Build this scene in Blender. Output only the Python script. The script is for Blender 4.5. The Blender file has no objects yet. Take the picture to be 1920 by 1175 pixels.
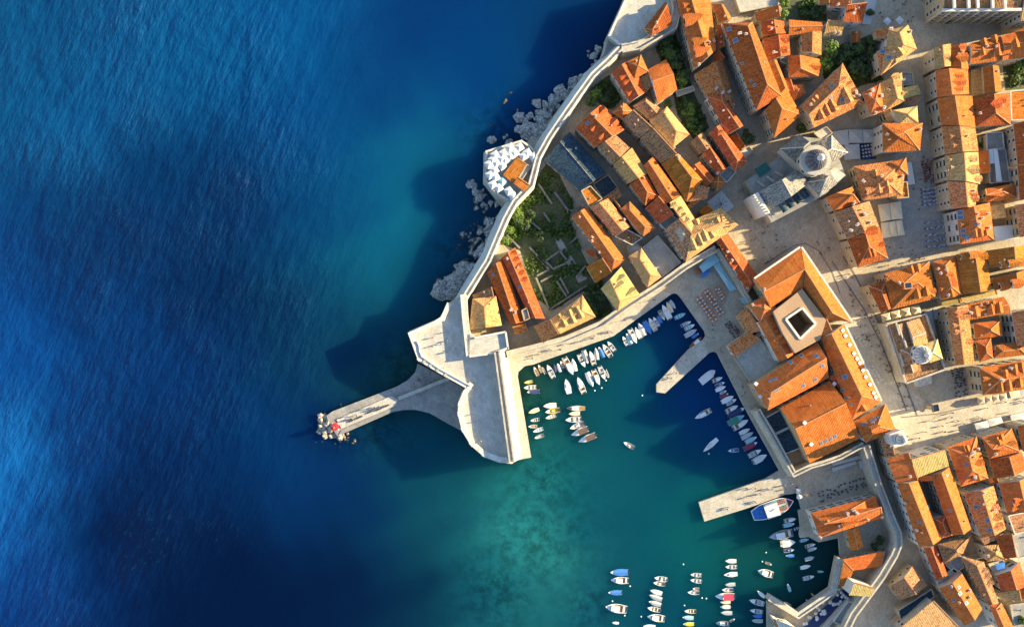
import bpy, bmesh, math, random
import numpy as np
from mathutils import Vector, Matrix
random.seed(7)
RND = random.Random(11)
scene = bpy.context.scene
COL = scene.collection
# ---------------------------------------------------------------- camera, sky, sun, exposure
HC = 390.0                                   # height of the drone above the water, metres
PX = 0.2                                     # metres per plan unit at water level
cam = bpy.data.cameras.new('camera')
cam.sensor_fit = 'HORIZONTAL'; cam.sensor_width = 36
cam.lens = 36 / (2 * 192.0 / HC)
cam.clip_start = 1; cam.clip_end = 3000
cam_o = bpy.data.objects.new('camera', cam)
cam_o.location = (0, 0, HC); cam_o.rotation_euler = (0, 0, 0)
COL.objects.link(cam_o); scene.camera = cam_o

SUN_EL = math.radians(20); SUN_AZ = math.radians(77.5)
SUND = Vector((math.sin(SUN_AZ) * math.cos(SUN_EL), math.cos(SUN_AZ) * math.cos(SUN_EL), math.sin(SUN_EL)))
world = bpy.data.worlds.new('World'); scene.world = world; world.use_nodes = True
wn = world.node_tree.nodes; wl = world.node_tree.links
bg = wn['Background']
sky = wn.new('ShaderNodeTexSky'); sky.sky_type = 'NISHITA'; sky.sun_disc = False
sky.air_density = 1.0; sky.dust_density = 0.5; sky.ozone_density = 2.6
sky.sun_elevation = SUN_EL; sky.sun_rotation = SUN_AZ
wl.new(sky.outputs[0], bg.inputs[0]); bg.inputs[1].default_value = 0.11
sl = bpy.data.lights.new('sun', 'SUN'); sl.energy = 5.0; sl.angle = math.radians(0.5); sl.color = (1.0, 0.82, 0.48)
so = bpy.data.objects.new('sun', sl); so.location = (200, 40, 120)
so.rotation_mode = 'QUATERNION'; so.rotation_quaternion = (-SUND).to_track_quat('-Z', 'Y')
COL.objects.link(so)
vs = scene.view_settings
scene.display_settings.display_device = 'sRGB'
vs.view_transform = 'Standard'; vs.look = 'None'; vs.gamma = 1; vs.use_curve_mapping = False
vs.exposure = 1.47
# ---------------------------------------------------------------- helpers
def P(x, y, z=0.0):
    """plan survey unit (taken off the aerial photo) seen at height z -> world point"""
    k = PX * (HC - z) / HC
    return Vector(((x - 960) * k, (587.5 - y) * k, z))

def tag(o, label=None, cat=None, group=None, kind=None):
    if label: o['label'] = label
    if cat: o['category'] = cat
    if group: o['group'] = group
    if kind: o['kind'] = kind
    return o

def empty(name, loc, label, cat, group=None, rz=0.0):
    o = bpy.data.objects.new(name, None); COL.objects.link(o)
    o.empty_display_size = 0.5
    o.location = loc; o.rotation_euler = (0, 0, rz)
    return tag(o, label, cat, group)

def link(name, me, parent=None, loc=(0, 0, 0), rz=0.0, scale=None):
    o = bpy.data.objects.new(name, me); COL.objects.link(o)
    if parent is not None: o.parent = parent
    o.location = loc; o.rotation_euler = (0, 0, rz)
    if scale is not None: o.scale = scale
    return o

def setmat(o, *mats):
    for i, m in enumerate(mats):
        o.material_slots[i].link = 'OBJECT'; o.material_slots[i].material = m
    return o

class MB:
    """collects faces and makes one mesh"""
    def __init__(s):
        s.v = []; s.f = []; s.m = []; s.uv = []; s.smooth = False
    def face(s, pts, mi=0, uv=None):
        b = len(s.v); s.v += [tuple(p) for p in pts]
        s.f.append(tuple(range(b, b + len(pts)))); s.m.append(mi)
        if uv is None:
            uv = slope_uv(pts)
        s.uv += uv
    def box(s, c, size, rz=0.0, mi=0, taper=1.0, bottom=True):
        hx, hy, hz = size[0] / 2, size[1] / 2, size[2]
        ca, sa = math.cos(rz), math.sin(rz)
        def q(x, y, z): return (c[0] + x * ca - y * sa, c[1] + x * sa + y * ca, c[2] + z)
        b = [q(-hx, -hy, 0), q(hx, -hy, 0), q(hx, hy, 0), q(-hx, hy, 0)]
        t = [q(-hx * taper, -hy * taper, hz), q(hx * taper, -hy * taper, hz), q(hx * taper, hy * taper, hz), q(-hx * taper, hy * taper, hz)]
        s.face(t, mi)
        if bottom: s.face(b[::-1], mi)
        for i in range(4):
            j = (i + 1) % 4
            s.face([b[i], b[j], t[j], t[i]], mi)
    def prism(s, poly, z0, z1, mi=0, mside=None, base=None):
        """poly: ccw list of xy; base: optional other polygon for the foot (batter)"""
        base = base or poly
        t = [(p[0], p[1], z1) for p in poly]; b = [(p[0], p[1], z0) for p in base]
        s.face(t, mi)
        ms = mi if mside is None else mside
        n = len(t)
        for i in range(n):
            j = (i + 1) % n
            s.face([b[i], b[j], t[j], t[i]], ms)
    def beam(s, a, b, w, h, mi=0, up=0.0):
        a = Vector(a); b = Vector(b); d = b - a
        if d.length < 1e-4: return
        n = Vector((-d.y, d.x, 0))
        n = n.normalized() * (w / 2) if n.length > 1e-6 else Vector((w / 2, 0, 0))
        z = Vector((0, 0, h)); u = Vector((0, 0, up))
        A = [a - n + u, a + n + u, a + n + u + z, a - n + u + z]
        B = [b - n + u, b + n + u, b + n + u + z, b - n + u + z]
        s.face([A[1], A[0], A[3], A[2]], mi); s.face([B[0], B[1], B[2], B[3]], mi)
        for i in range(4):
            j = (i + 1) % 4
            s.face([A[i], B[i], B[j], A[j]][::-1], mi)
    def tube(s, a, b, r0, r1, n=8, mi=0, cap=True):
        a = Vector(a); b = Vector(b); d = (b - a).normalized()
        x = d.orthogonal().normalized(); y = d.cross(x)
        A = [a + (x * math.cos(2 * math.pi * i / n) + y * math.sin(2 * math.pi * i / n)) * r0 for i in range(n)]
        B = [b + (x * math.cos(2 * math.pi * i / n) + y * math.sin(2 * math.pi * i / n)) * r1 for i in range(n)]
        for i in range(n):
            j = (i + 1) % n
            if r1 > 1e-5: s.face([A[i], A[j], B[j], B[i]], mi)
            else: s.face([A[i], A[j], b], mi)
        if cap:
            s.face(A[::-1], mi)
            if r1 > 1e-5: s.face(B, mi)
    def lathe(s, prof, n=16, c=(0, 0, 0), mi=0):
        rings = []
        for r, z in prof:
            rings.append([(c[0] + r * math.cos(2 * math.pi * i / n), c[1] + r * math.sin(2 * math.pi * i / n), c[2] + z) for i in range(n)])
        for k in range(len(rings) - 1):
            for i in range(n):
                j = (i + 1) % n
                if prof[k + 1][0] < 1e-5: s.face([rings[k][i], rings[k][j], rings[k + 1][0]], mi)
                elif prof[k][0] < 1e-5: s.face([rings[k][0], rings[k + 1][j], rings[k + 1][i]], mi)
                else: s.face([rings[k][i], rings[k][j], rings[k + 1][j], rings[k + 1][i]], mi)
    def mesh(s, name, mats, smooth=False, off=None):
        me = bpy.data.meshes.new(name)
        v = s.v if off is None else [(p[0] - off[0], p[1] - off[1], p[2] - off[2]) for p in s.v]
        me.from_pydata(v, [], s.f)
        for m in mats: me.materials.append(m)
        me.polygons.foreach_set('material_index', s.m)
        uvl = me.uv_layers.new(name='UVMap')
        uvl.data.foreach_set('uv', [c for uv in s.uv for c in uv])
        if smooth: me.polygons.foreach_set('use_smooth', [True] * len(s.f))
        me.update()
        return me
    def build(s, name, mats, parent=None, smooth=False, off=None):
        if not isinstance(mats, (list, tuple)): mats = [mats]
        if parent is not None and off is None: off = parent.location
        return link(name, s.mesh(name, mats, smooth, off), parent)

def slope_uv(pts):
    p = [Vector(q) for q in pts]
    n = Vector((0, 0, 0))
    for i in range(len(p)):
        a, b = p[i], p[(i + 1) % len(p)]
        n += Vector(((a.y - b.y) * (a.z + b.z), (a.z - b.z) * (a.x + b.x), (a.x - b.x) * (a.y + b.y)))
    n = n.normalized() if n.length > 1e-9 else Vector((0, 0, 1))
    if abs(n.z) > 0.999:
        d = p[1] - p[0]; al = Vector((d.x, d.y, 0)).normalized() if d.length > 1e-6 else Vector((1, 0, 0))
    else:
        al = Vector((0, 0, 1)).cross(n).normalized()
    up = n.cross(al)
    return [(q.dot(al), q.dot(up)) for q in p]

def pin(pt, poly):
    x, y = pt[0], pt[1]; c = False; n = len(poly); j = n - 1
    for i in range(n):
        xi, yi = poly[i][0], poly[i][1]; xj, yj = poly[j][0], poly[j][1]
        if (yi > y) != (yj > y) and x < (xj - xi) * (y - yi) / (yj - yi) + xi: c = not c
        j = i
    return c

def area(poly):
    return 0.5 * sum(poly[i][0] * poly[(i + 1) % len(poly)][1] - poly[(i + 1) % len(poly)][0] * poly[i][1] for i in range(len(poly)))

def ccw(poly):
    return list(poly) if area(poly) > 0 else list(poly)[::-1]

def PP(lst, z=0.0):
    return ccw([P(a, b, z) for a, b in lst])

def offset(poly, d):
    """ccw polygon moved outward by d (mitred)"""
    out = []; n = len(poly)
    for i in range(n):
        a, b, c = Vector(poly[i - 1][:2]), Vector(poly[i][:2]), Vector(poly[(i + 1) % n][:2])
        e1 = (b - a).normalized(); e2 = (c - b).normalized()
        n1 = Vector((e1.y, -e1.x)); n2 = Vector((e2.y, -e2.x))
        m = (n1 + n2)
        m = m.normalized() if m.length > 1e-6 else n1
        out.append(b + m * (d / max(0.4, m.dot(n1))))
    return out
# ---------------------------------------------------------------- materials
MATS = {}
def newmat(name):
    m = bpy.data.materials.new(name); m.use_nodes = True; MATS[name] = m
    nt = m.node_tree; b = nt.nodes['Principled BSDF']
    return m, nt.nodes, nt.links, b

def lin(c):
    return tuple(((v / 255) / 12.92 if v / 255 <= 0.04045 else ((v / 255 + 0.055) / 1.055) ** 2.4) for v in c)

def plain(name, c, rough=0.6, var=0.12, scale=1.5, bump=0.0, metal=0.0, emit=None):
    m, N, L, b = newmat(name)
    tc = N.new('ShaderNodeTexCoord'); nz = N.new('ShaderNodeTexNoise'); nz.inputs['Scale'].default_value = scale; nz.inputs['Detail'].default_value = 5
    L.new(tc.outputs['Object'], nz.inputs['Vector'])
    rp = N.new('ShaderNodeMapRange'); rp.inputs[1].default_value = 0.3; rp.inputs[2].default_value = 0.7
    rp.inputs[3].default_value = 1 - var; rp.inputs[4].default_value = 1 + var
    L.new(nz.outputs[0], rp.inputs[0])
    mx = N.new('ShaderNodeMixRGB'); mx.blend_type = 'MULTIPLY'; mx.inputs[0].default_value = 1; mx.inputs[1].default_value = (*c, 1)
    L.new(rp.outputs[0], mx.inputs[2]); L.new(mx.outputs[0], b.inputs['Base Color'])
    b.inputs['Roughness'].default_value = rough; b.inputs['Metallic'].default_value = metal
    if bump:
        bp = N.new('ShaderNodeBump'); bp.inputs['Strength'].default_value = bump; bp.inputs['Distance'].default_value = 0.2
        L.new(nz.outputs[0], bp.inputs['Height']); L.new(bp.outputs[0], b.inputs['Normal'])
    return m

def stone(name, c1, c2, block=(1.2, 0.6), joint=0.75, rough=0.85, scale=0.35, bump=0.35, coord='Object', dirt=0.35):
    """weathered stone: large stains, fine grain, faint joints"""
    m, N, L, b = newmat(name)
    tc = N.new('ShaderNodeTexCoord')
    src = tc.outputs[coord]
    n1 = N.new('ShaderNodeTexNoise'); n1.inputs['Scale'].default_value = scale * 0.35; n1.inputs['Detail'].default_value = 7; n1.inputs['Roughness'].default_value = 0.65
    n2 = N.new('ShaderNodeTexNoise'); n2.inputs['Scale'].default_value = 3.0; n2.inputs['Detail'].default_value = 4
    L.new(src, n1.inputs['Vector']); L.new(src, n2.inputs['Vector'])
    br = N.new('ShaderNodeTexBrick'); br.inputs['Scale'].default_value = 1.0
    br.inputs['Brick Width'].default_value = block[0]; br.inputs['Row Height'].default_value = block[1]; br.inputs['Mortar Size'].default_value = 0.03
    br.inputs['Color1'].default_value = (1, 1, 1, 1); br.inputs['Color2'].default_value = (0.78, 0.78, 0.78, 1); br.inputs['Mortar'].default_value = (joint * .7, joint * .7, joint * .7, 1)
    L.new(tc.outputs['UV'], br.inputs['Vector'])
    r1 = N.new('ShaderNodeValToRGB'); r1.color_ramp.elements[0].position = 0.33; r1.color_ramp.elements[1].position = 0.66
    r1.color_ramp.elements[0].color = (*c1, 1); r1.color_ramp.elements[1].color = (*c2, 1)
    L.new(n1.outputs[0], r1.inputs[0])
    m1 = N.new('ShaderNodeMixRGB'); m1.blend_type = 'MULTIPLY'; m1.inputs[0].default_value = 0.85
    L.new(r1.outputs[0], m1.inputs[1]); L.new(br.outputs[0], m1.inputs[2])
    r2 = N.new('ShaderNodeMapRange'); r2.inputs[1].default_value = 0.25; r2.inputs[2].default_value = 0.75; r2.inputs[3].default_value = 1 - dirt; r2.inputs[4].default_value = 1.0 + dirt * .5
    L.new(n2.outputs[0], r2.inputs[0])
    m2 = N.new('ShaderNodeMixRGB'); m2.blend_type = 'MULTIPLY'; m2.inputs[0].default_value = 1
    L.new(m1.outputs[0], m2.inputs[1]); L.new(r2.outputs[0], m2.inputs[2])
    L.new(m2.outputs[0], b.inputs['Base Color']); b.inputs['Roughness'].default_value = rough; b.inputs['Specular IOR Level'].default_value = 0.2
    bp = N.new('ShaderNodeBump'); bp.inputs['Strength'].default_value = bump; bp.inputs['Distance'].default_value = 0.11
    L.new(n2.outputs[0], bp.inputs['Height']); L.new(bp.outputs[0], b.inputs['Normal'])
    return m

def rockmat(name, dry1, dry2):
    """fractured limestone, dark and weedy just above the water"""
    m, N, L, b = newmat(name)
    tc = N.new('ShaderNodeTexCoord'); ge = N.new('ShaderNodeNewGeometry'); sx = N.new('ShaderNodeSeparateXYZ'); L.new(ge.outputs['Position'], sx.inputs[0])
    n1 = N.new('ShaderNodeTexNoise'); n1.inputs['Scale'].default_value = .9; n1.inputs['Detail'].default_value = 8; n1.inputs['Roughness'].default_value = .7; L.new(ge.outputs['Position'], n1.inputs['Vector'])
    vo = N.new('ShaderNodeTexVoronoi'); vo.feature = 'DISTANCE_TO_EDGE'; vo.inputs['Scale'].default_value = .8; L.new(ge.outputs['Position'], vo.inputs['Vector'])
    r1 = N.new('ShaderNodeValToRGB'); r1.color_ramp.elements[0].position = .35; r1.color_ramp.elements[1].position = .65; r1.color_ramp.elements[0].color = (*dry1, 1); r1.color_ramp.elements[1].color = (*dry2, 1); L.new(n1.outputs[0], r1.inputs[0])
    cr = N.new('ShaderNodeMapRange'); cr.inputs[1].default_value = 0; cr.inputs[2].default_value = .12; cr.inputs[3].default_value = .35; cr.inputs[4].default_value = 1; L.new(vo.outputs['Distance'], cr.inputs[0])
    m1 = N.new('ShaderNodeMixRGB'); m1.blend_type = 'MULTIPLY'; m1.inputs[0].default_value = 1; L.new(r1.outputs[0], m1.inputs[1]); L.new(cr.outputs[0], m1.inputs[2])
    ad = N.new('ShaderNodeMath'); ad.operation = 'MULTIPLY_ADD'; ad.inputs[1].default_value = .9; L.new(n1.outputs[0], ad.inputs[0]); L.new(sx.outputs[2], ad.inputs[2])
    wt = N.new('ShaderNodeMapRange'); wt.inputs[1].default_value = .55; wt.inputs[2].default_value = 1.05; L.new(ad.outputs[0], wt.inputs[0])
    m2 = N.new('ShaderNodeMixRGB'); L.new(wt.outputs[0], m2.inputs[0]); m2.inputs[1].default_value = (.05, .042, .026, 1); L.new(m1.outputs[0], m2.inputs[2])
    L.new(m2.outputs[0], b.inputs['Base Color']); b.inputs['Roughness'].default_value = .85; b.inputs['Specular IOR Level'].default_value = .25
    bp = N.new('ShaderNodeBump'); bp.inputs['Strength'].default_value = .9; bp.inputs['Distance'].default_value = .3; L.new(m1.outputs[0], bp.inputs['Height']); L.new(bp.outputs[0], b.inputs['Normal'])
    return m

def tiles(name, ca, cb, cc, mott=0.5, streak=0.25, stripe=0.45):
    """clay pantiles: columns running down the slope, tile to tile colour, patches and lichen"""
    m, N, L, b = newmat(name)
    tc = N.new('ShaderNodeTexCoord'); oi = N.new('ShaderNodeObjectInfo')
    mp = N.new('ShaderNodeMapping'); mp.inputs['Scale'].default_value = (3.0, 2.2, 1)
    L.new(tc.outputs['UV'], mp.inputs['Vector'])
    vo = N.new('ShaderNodeTexVoronoi'); vo.inputs['Scale'].default_value = 1.0; vo.inputs['Randomness'].default_value = 0.35
    L.new(mp.outputs[0], vo.inputs['Vector'])
    sp = N.new('ShaderNodeSeparateColor'); L.new(vo.outputs['Color'], sp.inputs[0])
    n1 = N.new('ShaderNodeTexNoise'); n1.noise_dimensions = '4D'; n1.inputs['Scale'].default_value = 0.45; n1.inputs['Detail'].default_value = 6; n1.inputs['Roughness'].default_value = 0.7
    L.new(tc.outputs['UV'], n1.inputs['Vector'])
    mw = N.new('ShaderNodeMath'); mw.operation = 'MULTIPLY'; mw.inputs[1].default_value = 50; L.new(oi.outputs['Random'], mw.inputs[0]); L.new(mw.outputs[0], n1.inputs['W'])
    # streaks running down the slope
    mp2 = N.new('ShaderNodeMapping'); mp2.inputs['Scale'].default_value = (1.4, 0.18, 1); L.new(tc.outputs['UV'], mp2.inputs['Vector'])
    n3 = N.new('ShaderNodeTexNoise'); n3.noise_dimensions = '4D'; n3.inputs['Scale'].default_value = 1; n3.inputs['Detail'].default_value = 4; L.new(mp2.outputs[0], n3.inputs['Vector']); L.new(mw.outputs[0], n3.inputs['W'])
    a1 = N.new('ShaderNodeMath'); a1.operation = 'MULTIPLY_ADD'; a1.inputs[1].default_value = mott; L.new(sp.outputs[0], a1.inputs[0]); L.new(n1.outputs[0], a1.inputs[2])
    rp = N.new('ShaderNodeValToRGB'); e = rp.color_ramp.elements
    e[0].position = 0.36; e[0].color = (*ca, 1); e[1].position = 0.62 + mott * .5; e[1].color = (*cc, 1)
    k = e.new(0.5 + mott * .25); k.color = (*cb, 1)
    L.new(a1.outputs[0], rp.inputs[0])
    r3 = N.new('ShaderNodeMapRange'); r3.inputs[1].default_value = 0.3; r3.inputs[2].default_value = 0.7; r3.inputs[3].default_value = 1 - streak; r3.inputs[4].default_value = 1 + streak * .6
    L.new(n3.outputs[0], r3.inputs[0])
    m1 = N.new('ShaderNodeMixRGB'); m1.blend_type = 'MULTIPLY'; m1.inputs[0].default_value = 1; L.new(rp.outputs[0], m1.inputs[1]); L.new(r3.outputs[0], m1.inputs[2])
    hs = N.new('ShaderNodeHueSaturation')
    h1 = N.new('ShaderNodeMapRange'); h1.inputs[3].default_value = 0.493; h1.inputs[4].default_value = 0.505; L.new(oi.outputs['Random'], h1.inputs[0]); L.new(h1.outputs[0], hs.inputs['Hue'])
    h2 = N.new('ShaderNodeMapRange'); h2.inputs[3].default_value = 1.22; h2.inputs[4].default_value = 0.80; L.new(oi.outputs['Random'], h2.inputs[0]); L.new(h2.outputs[0], hs.inputs['Value'])
    L.new(m1.outputs[0], hs.inputs['Color']); L.new(hs.outputs[0], b.inputs['Base Color'])
    b.inputs['Roughness'].default_value = 0.9; b.inputs['Specular IOR Level'].default_value = 0.12
    wv = N.new('ShaderNodeTexWave'); wv.wave_type = 'BANDS'; wv.bands_direction = 'X'; wv.inputs['Scale'].default_value = 0.55; wv.inputs['Distortion'].default_value = 0.6; wv.inputs['Detail Scale'].default_value = 2
    L.new(tc.outputs['UV'], wv.inputs['Vector'])
    ad = N.new('ShaderNodeMath'); ad.operation = 'MULTIPLY_ADD'; ad.inputs[1].default_value = 0.6; L.new(sp.outputs[1], ad.inputs[0]); L.new(wv.outputs[1], ad.inputs[2])
    bp = N.new('ShaderNodeBump'); bp.inputs['Strength'].default_value = stripe; bp.inputs['Distance'].default_value = 0.14
    L.new(ad.outputs[0], bp.inputs['Height']); L.new(bp.outputs[0], b.inputs['Normal'])
    return m

tiles('tile_orange', (.36, .085, .020), (.56, .140, .028), (.62, .19, .045), .3, .2)
tiles('tile_red', (.27, .048, .018), (.46, .088, .024), (.56, .14, .036), .5, .28)
tiles('tile_mottled', (.28, .075, .030), (.54, .145, .038), (.60, .27, .10), .9, .22)
tiles('tile_tan', (.32, .16, .06), (.54, .285, .10), (.64, .38, .15), .7, .25)
tiles('tile_brown', (.15, .065, .035), (.31, .145, .07), (.46, .24, .11), 1.0, .3)
tiles('tile_yellow', (.38, .26, .08), (.54, .38, .12), (.62, .46, .18), .5, .2)
tiles('tile_ochre', (.34, .10, .018), (.52, .155, .024), (.58, .21, .04), .4, .35)
tiles('tile_slate', (.015, .038, .06), (.03, .06, .09), (.06, .10, .13), .5, .25)  # dark blue carries the shade lying on the grey slate
tiles('lead', (.085, .085, .10), (.19, .175, .16), (.34, .30, .23), .5, .3, .9)
tiles('dome_lead', (.05, .045, .06), (.09, .08, .10), (.14, .125, .13), .5, .3, .5)
stone('plaster', (.48, .38, .26), (.64, .53, .38), (1.1, .5), .9, .9, 1.0, .15)
stone('plaster_white', (.62, .58, .52), (.78, .74, .67), (1.4, .7), .95, .9, 1.0, .1)
stone('plaster_warm', (.48, .33, .18), (.62, .46, .28), (1.1, .5), .9, .9, 1.0, .15)
stone('limestone', (.50, .44, .34), (.70, .63, .51), (1.0, .5), .85, .85, .8, .3)
stone('limestone_white', (.70, .66, .58), (.84, .80, .72), (1.4, .7), .9, .8, .8, .2)
stone('paving', (.50, .41, .29), (.64, .54, .40), (1.2, .7), .8, .75, .5, .2)
stone('paving_pale', (.60, .52, .40), (.74, .65, .51), (1.4, .8), .88, .6, .5, .15)
stone('paving_grey', (.42, .385, .33), (.54, .495, .42), (.9, .6), .75, .8, .6, .25)
stone('terrace_flag', (.55, .51, .43), (.70, .65, .55), (1.6, 1.0), .92, .8, .5, .15)
stone('terrace_grey', (.30, .29, .27), (.46, .43, .38), (1.6, 1.0), .85, .8, .6, .15)
stone('peach_floor', (.66, .40, .22), (.74, .48, .28), (1.2, .8), .93, .8, .4, .1)
stone('soil', (.07, .065, .03), (.16, .14, .07), (9, 9), 1, .95, 1.6, .5, dirt=.5)
stone('ruin_stone', (.19, .18, .155), (.34, .32, .27), (.6, .4), .75, .9, 1.4, .4)
rockmat('rock', (.24, .235, .22), (.60, .57, .52))
rockmat('rock_warm', (.32, .27, .21), (.66, .58, .47))
plain('ridge', (.52, .22, .09), .9, .25, 4)
plain('pane', (.03, .035, .045), .25, .1)
plain('shutter_green', (.03, .09, .06), .6)
plain('frame_stone', (.58, .52, .42), .8)
plain('glass_blue', (.10, .16, .24), .12, .1)
plain('white_paint', (.80, .79, .76), .45, .06)
plain('cream_paint', (.70, .60, .42), .5, .08)
plain('canvas_white', (.68, .66, .62), .85, .05, 3)
plain('canvas_cream', (.72, .60, .40), .85, .06, 3)
plain('canvas_grey', (.45, .46, .45), .85, .06, 3)
plain('canvas_teal', (.30, .52, .58), .85, .06, 3)
plain('canvas_blue', (.05, .20, .55), .85, .08, 3)
plain('canvas_navy', (.03, .05, .14), .85, .08, 3)
plain('canvas_red', (.62, .05, .10), .85, .08, 3)
plain('canvas_maroon', (.25, .04, .08), .85, .08, 3)
plain('canvas_pink', (.75, .32, .40), .85, .08, 3)
plain('canvas_brown', (.14, .085, .075), .85, .1, 3)
plain('canvas_yellow', (.62, .50, .05), .8, .08, 3)
plain('canvas_green', (.03, .22, .15), .8, .08, 3)
plain('wood', (.34, .19, .08), .7, .2, 4)
plain('wood_red', (.33, .11, .045), .6, .2, 4)
plain('steel', (.35, .36, .37), .4, .1)
plain('dark_metal', (.05, .05, .055), .5, .1)
plain('hull_grey', (.42, .45, .47), .4, .05)
plain('hull_blue', (.06, .22, .42), .4, .05)
plain('hull_navy', (.02, .04, .12), .4, .05)
plain('hull_teal', (.20, .50, .55), .4, .05)
plain('rubber_grey', (.50, .51, .52), .6, .05)
plain('orange_seat', (.75, .22, .03), .6, .1)
plain('seat_blue', (.04, .12, .40), .7, .15)
plain('seat_red', (.34, .09, .06), .7, .2)
plain('seat_dark', (.07, .07, .09), .7, .2)
plain('beacon_red', (.60, .03, .04), .5, .1)
plain('skin', (.45, .27, .18), .6, .1)
plain('cloth_dark', (.035, .04, .06), .9, .2)
plain('cloth_blue', (.06, .10, .22), .9, .2)
plain('cloth_white', (.70, .68, .65), .9, .1)
plain('cloth_red', (.40, .06, .05), .9, .2)
plain('hair', (.04, .025, .015), .8, .1)
plain('bark', (.11, .075, .045), .95, .3, 3)
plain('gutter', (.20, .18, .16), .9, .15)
plain('green_roof', (.02, .12, .10), .8, .2)

def leafmat(name, a, b_):
    m, N, L, b = newmat(name)
    tc = N.new('ShaderNodeTexCoord'); nz = N.new('ShaderNodeTexNoise'); nz.inputs['Scale'].default_value = 1.1; nz.inputs['Detail'].default_value = 3
    L.new(tc.outputs['Object'], nz.inputs['Vector'])
    rp = N.new('ShaderNodeValToRGB'); rp.color_ramp.elements[0].position = .35; rp.color_ramp.elements[1].position = .68
    rp.color_ramp.elements[0].color = (*a, 1); rp.color_ramp.elements[1].color = (*b_, 1)
    L.new(nz.outputs[0], rp.inputs[0]); L.new(rp.outputs[0], b.inputs['Base Color']); b.inputs['Roughness'].default_value = .7
    return m
leafmat('leaf', (.03, .065, .010), (.12, .18, .02))
leafmat('leaf_bright', (.06, .13, .010), (.15, .22, .02))
leafmat('leaf_dark', (.018, .042, .010), (.07, .11, .02))
leafmat('grass', (.045, .06, .015), (.11, .115, .04))
M = MATS
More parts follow.
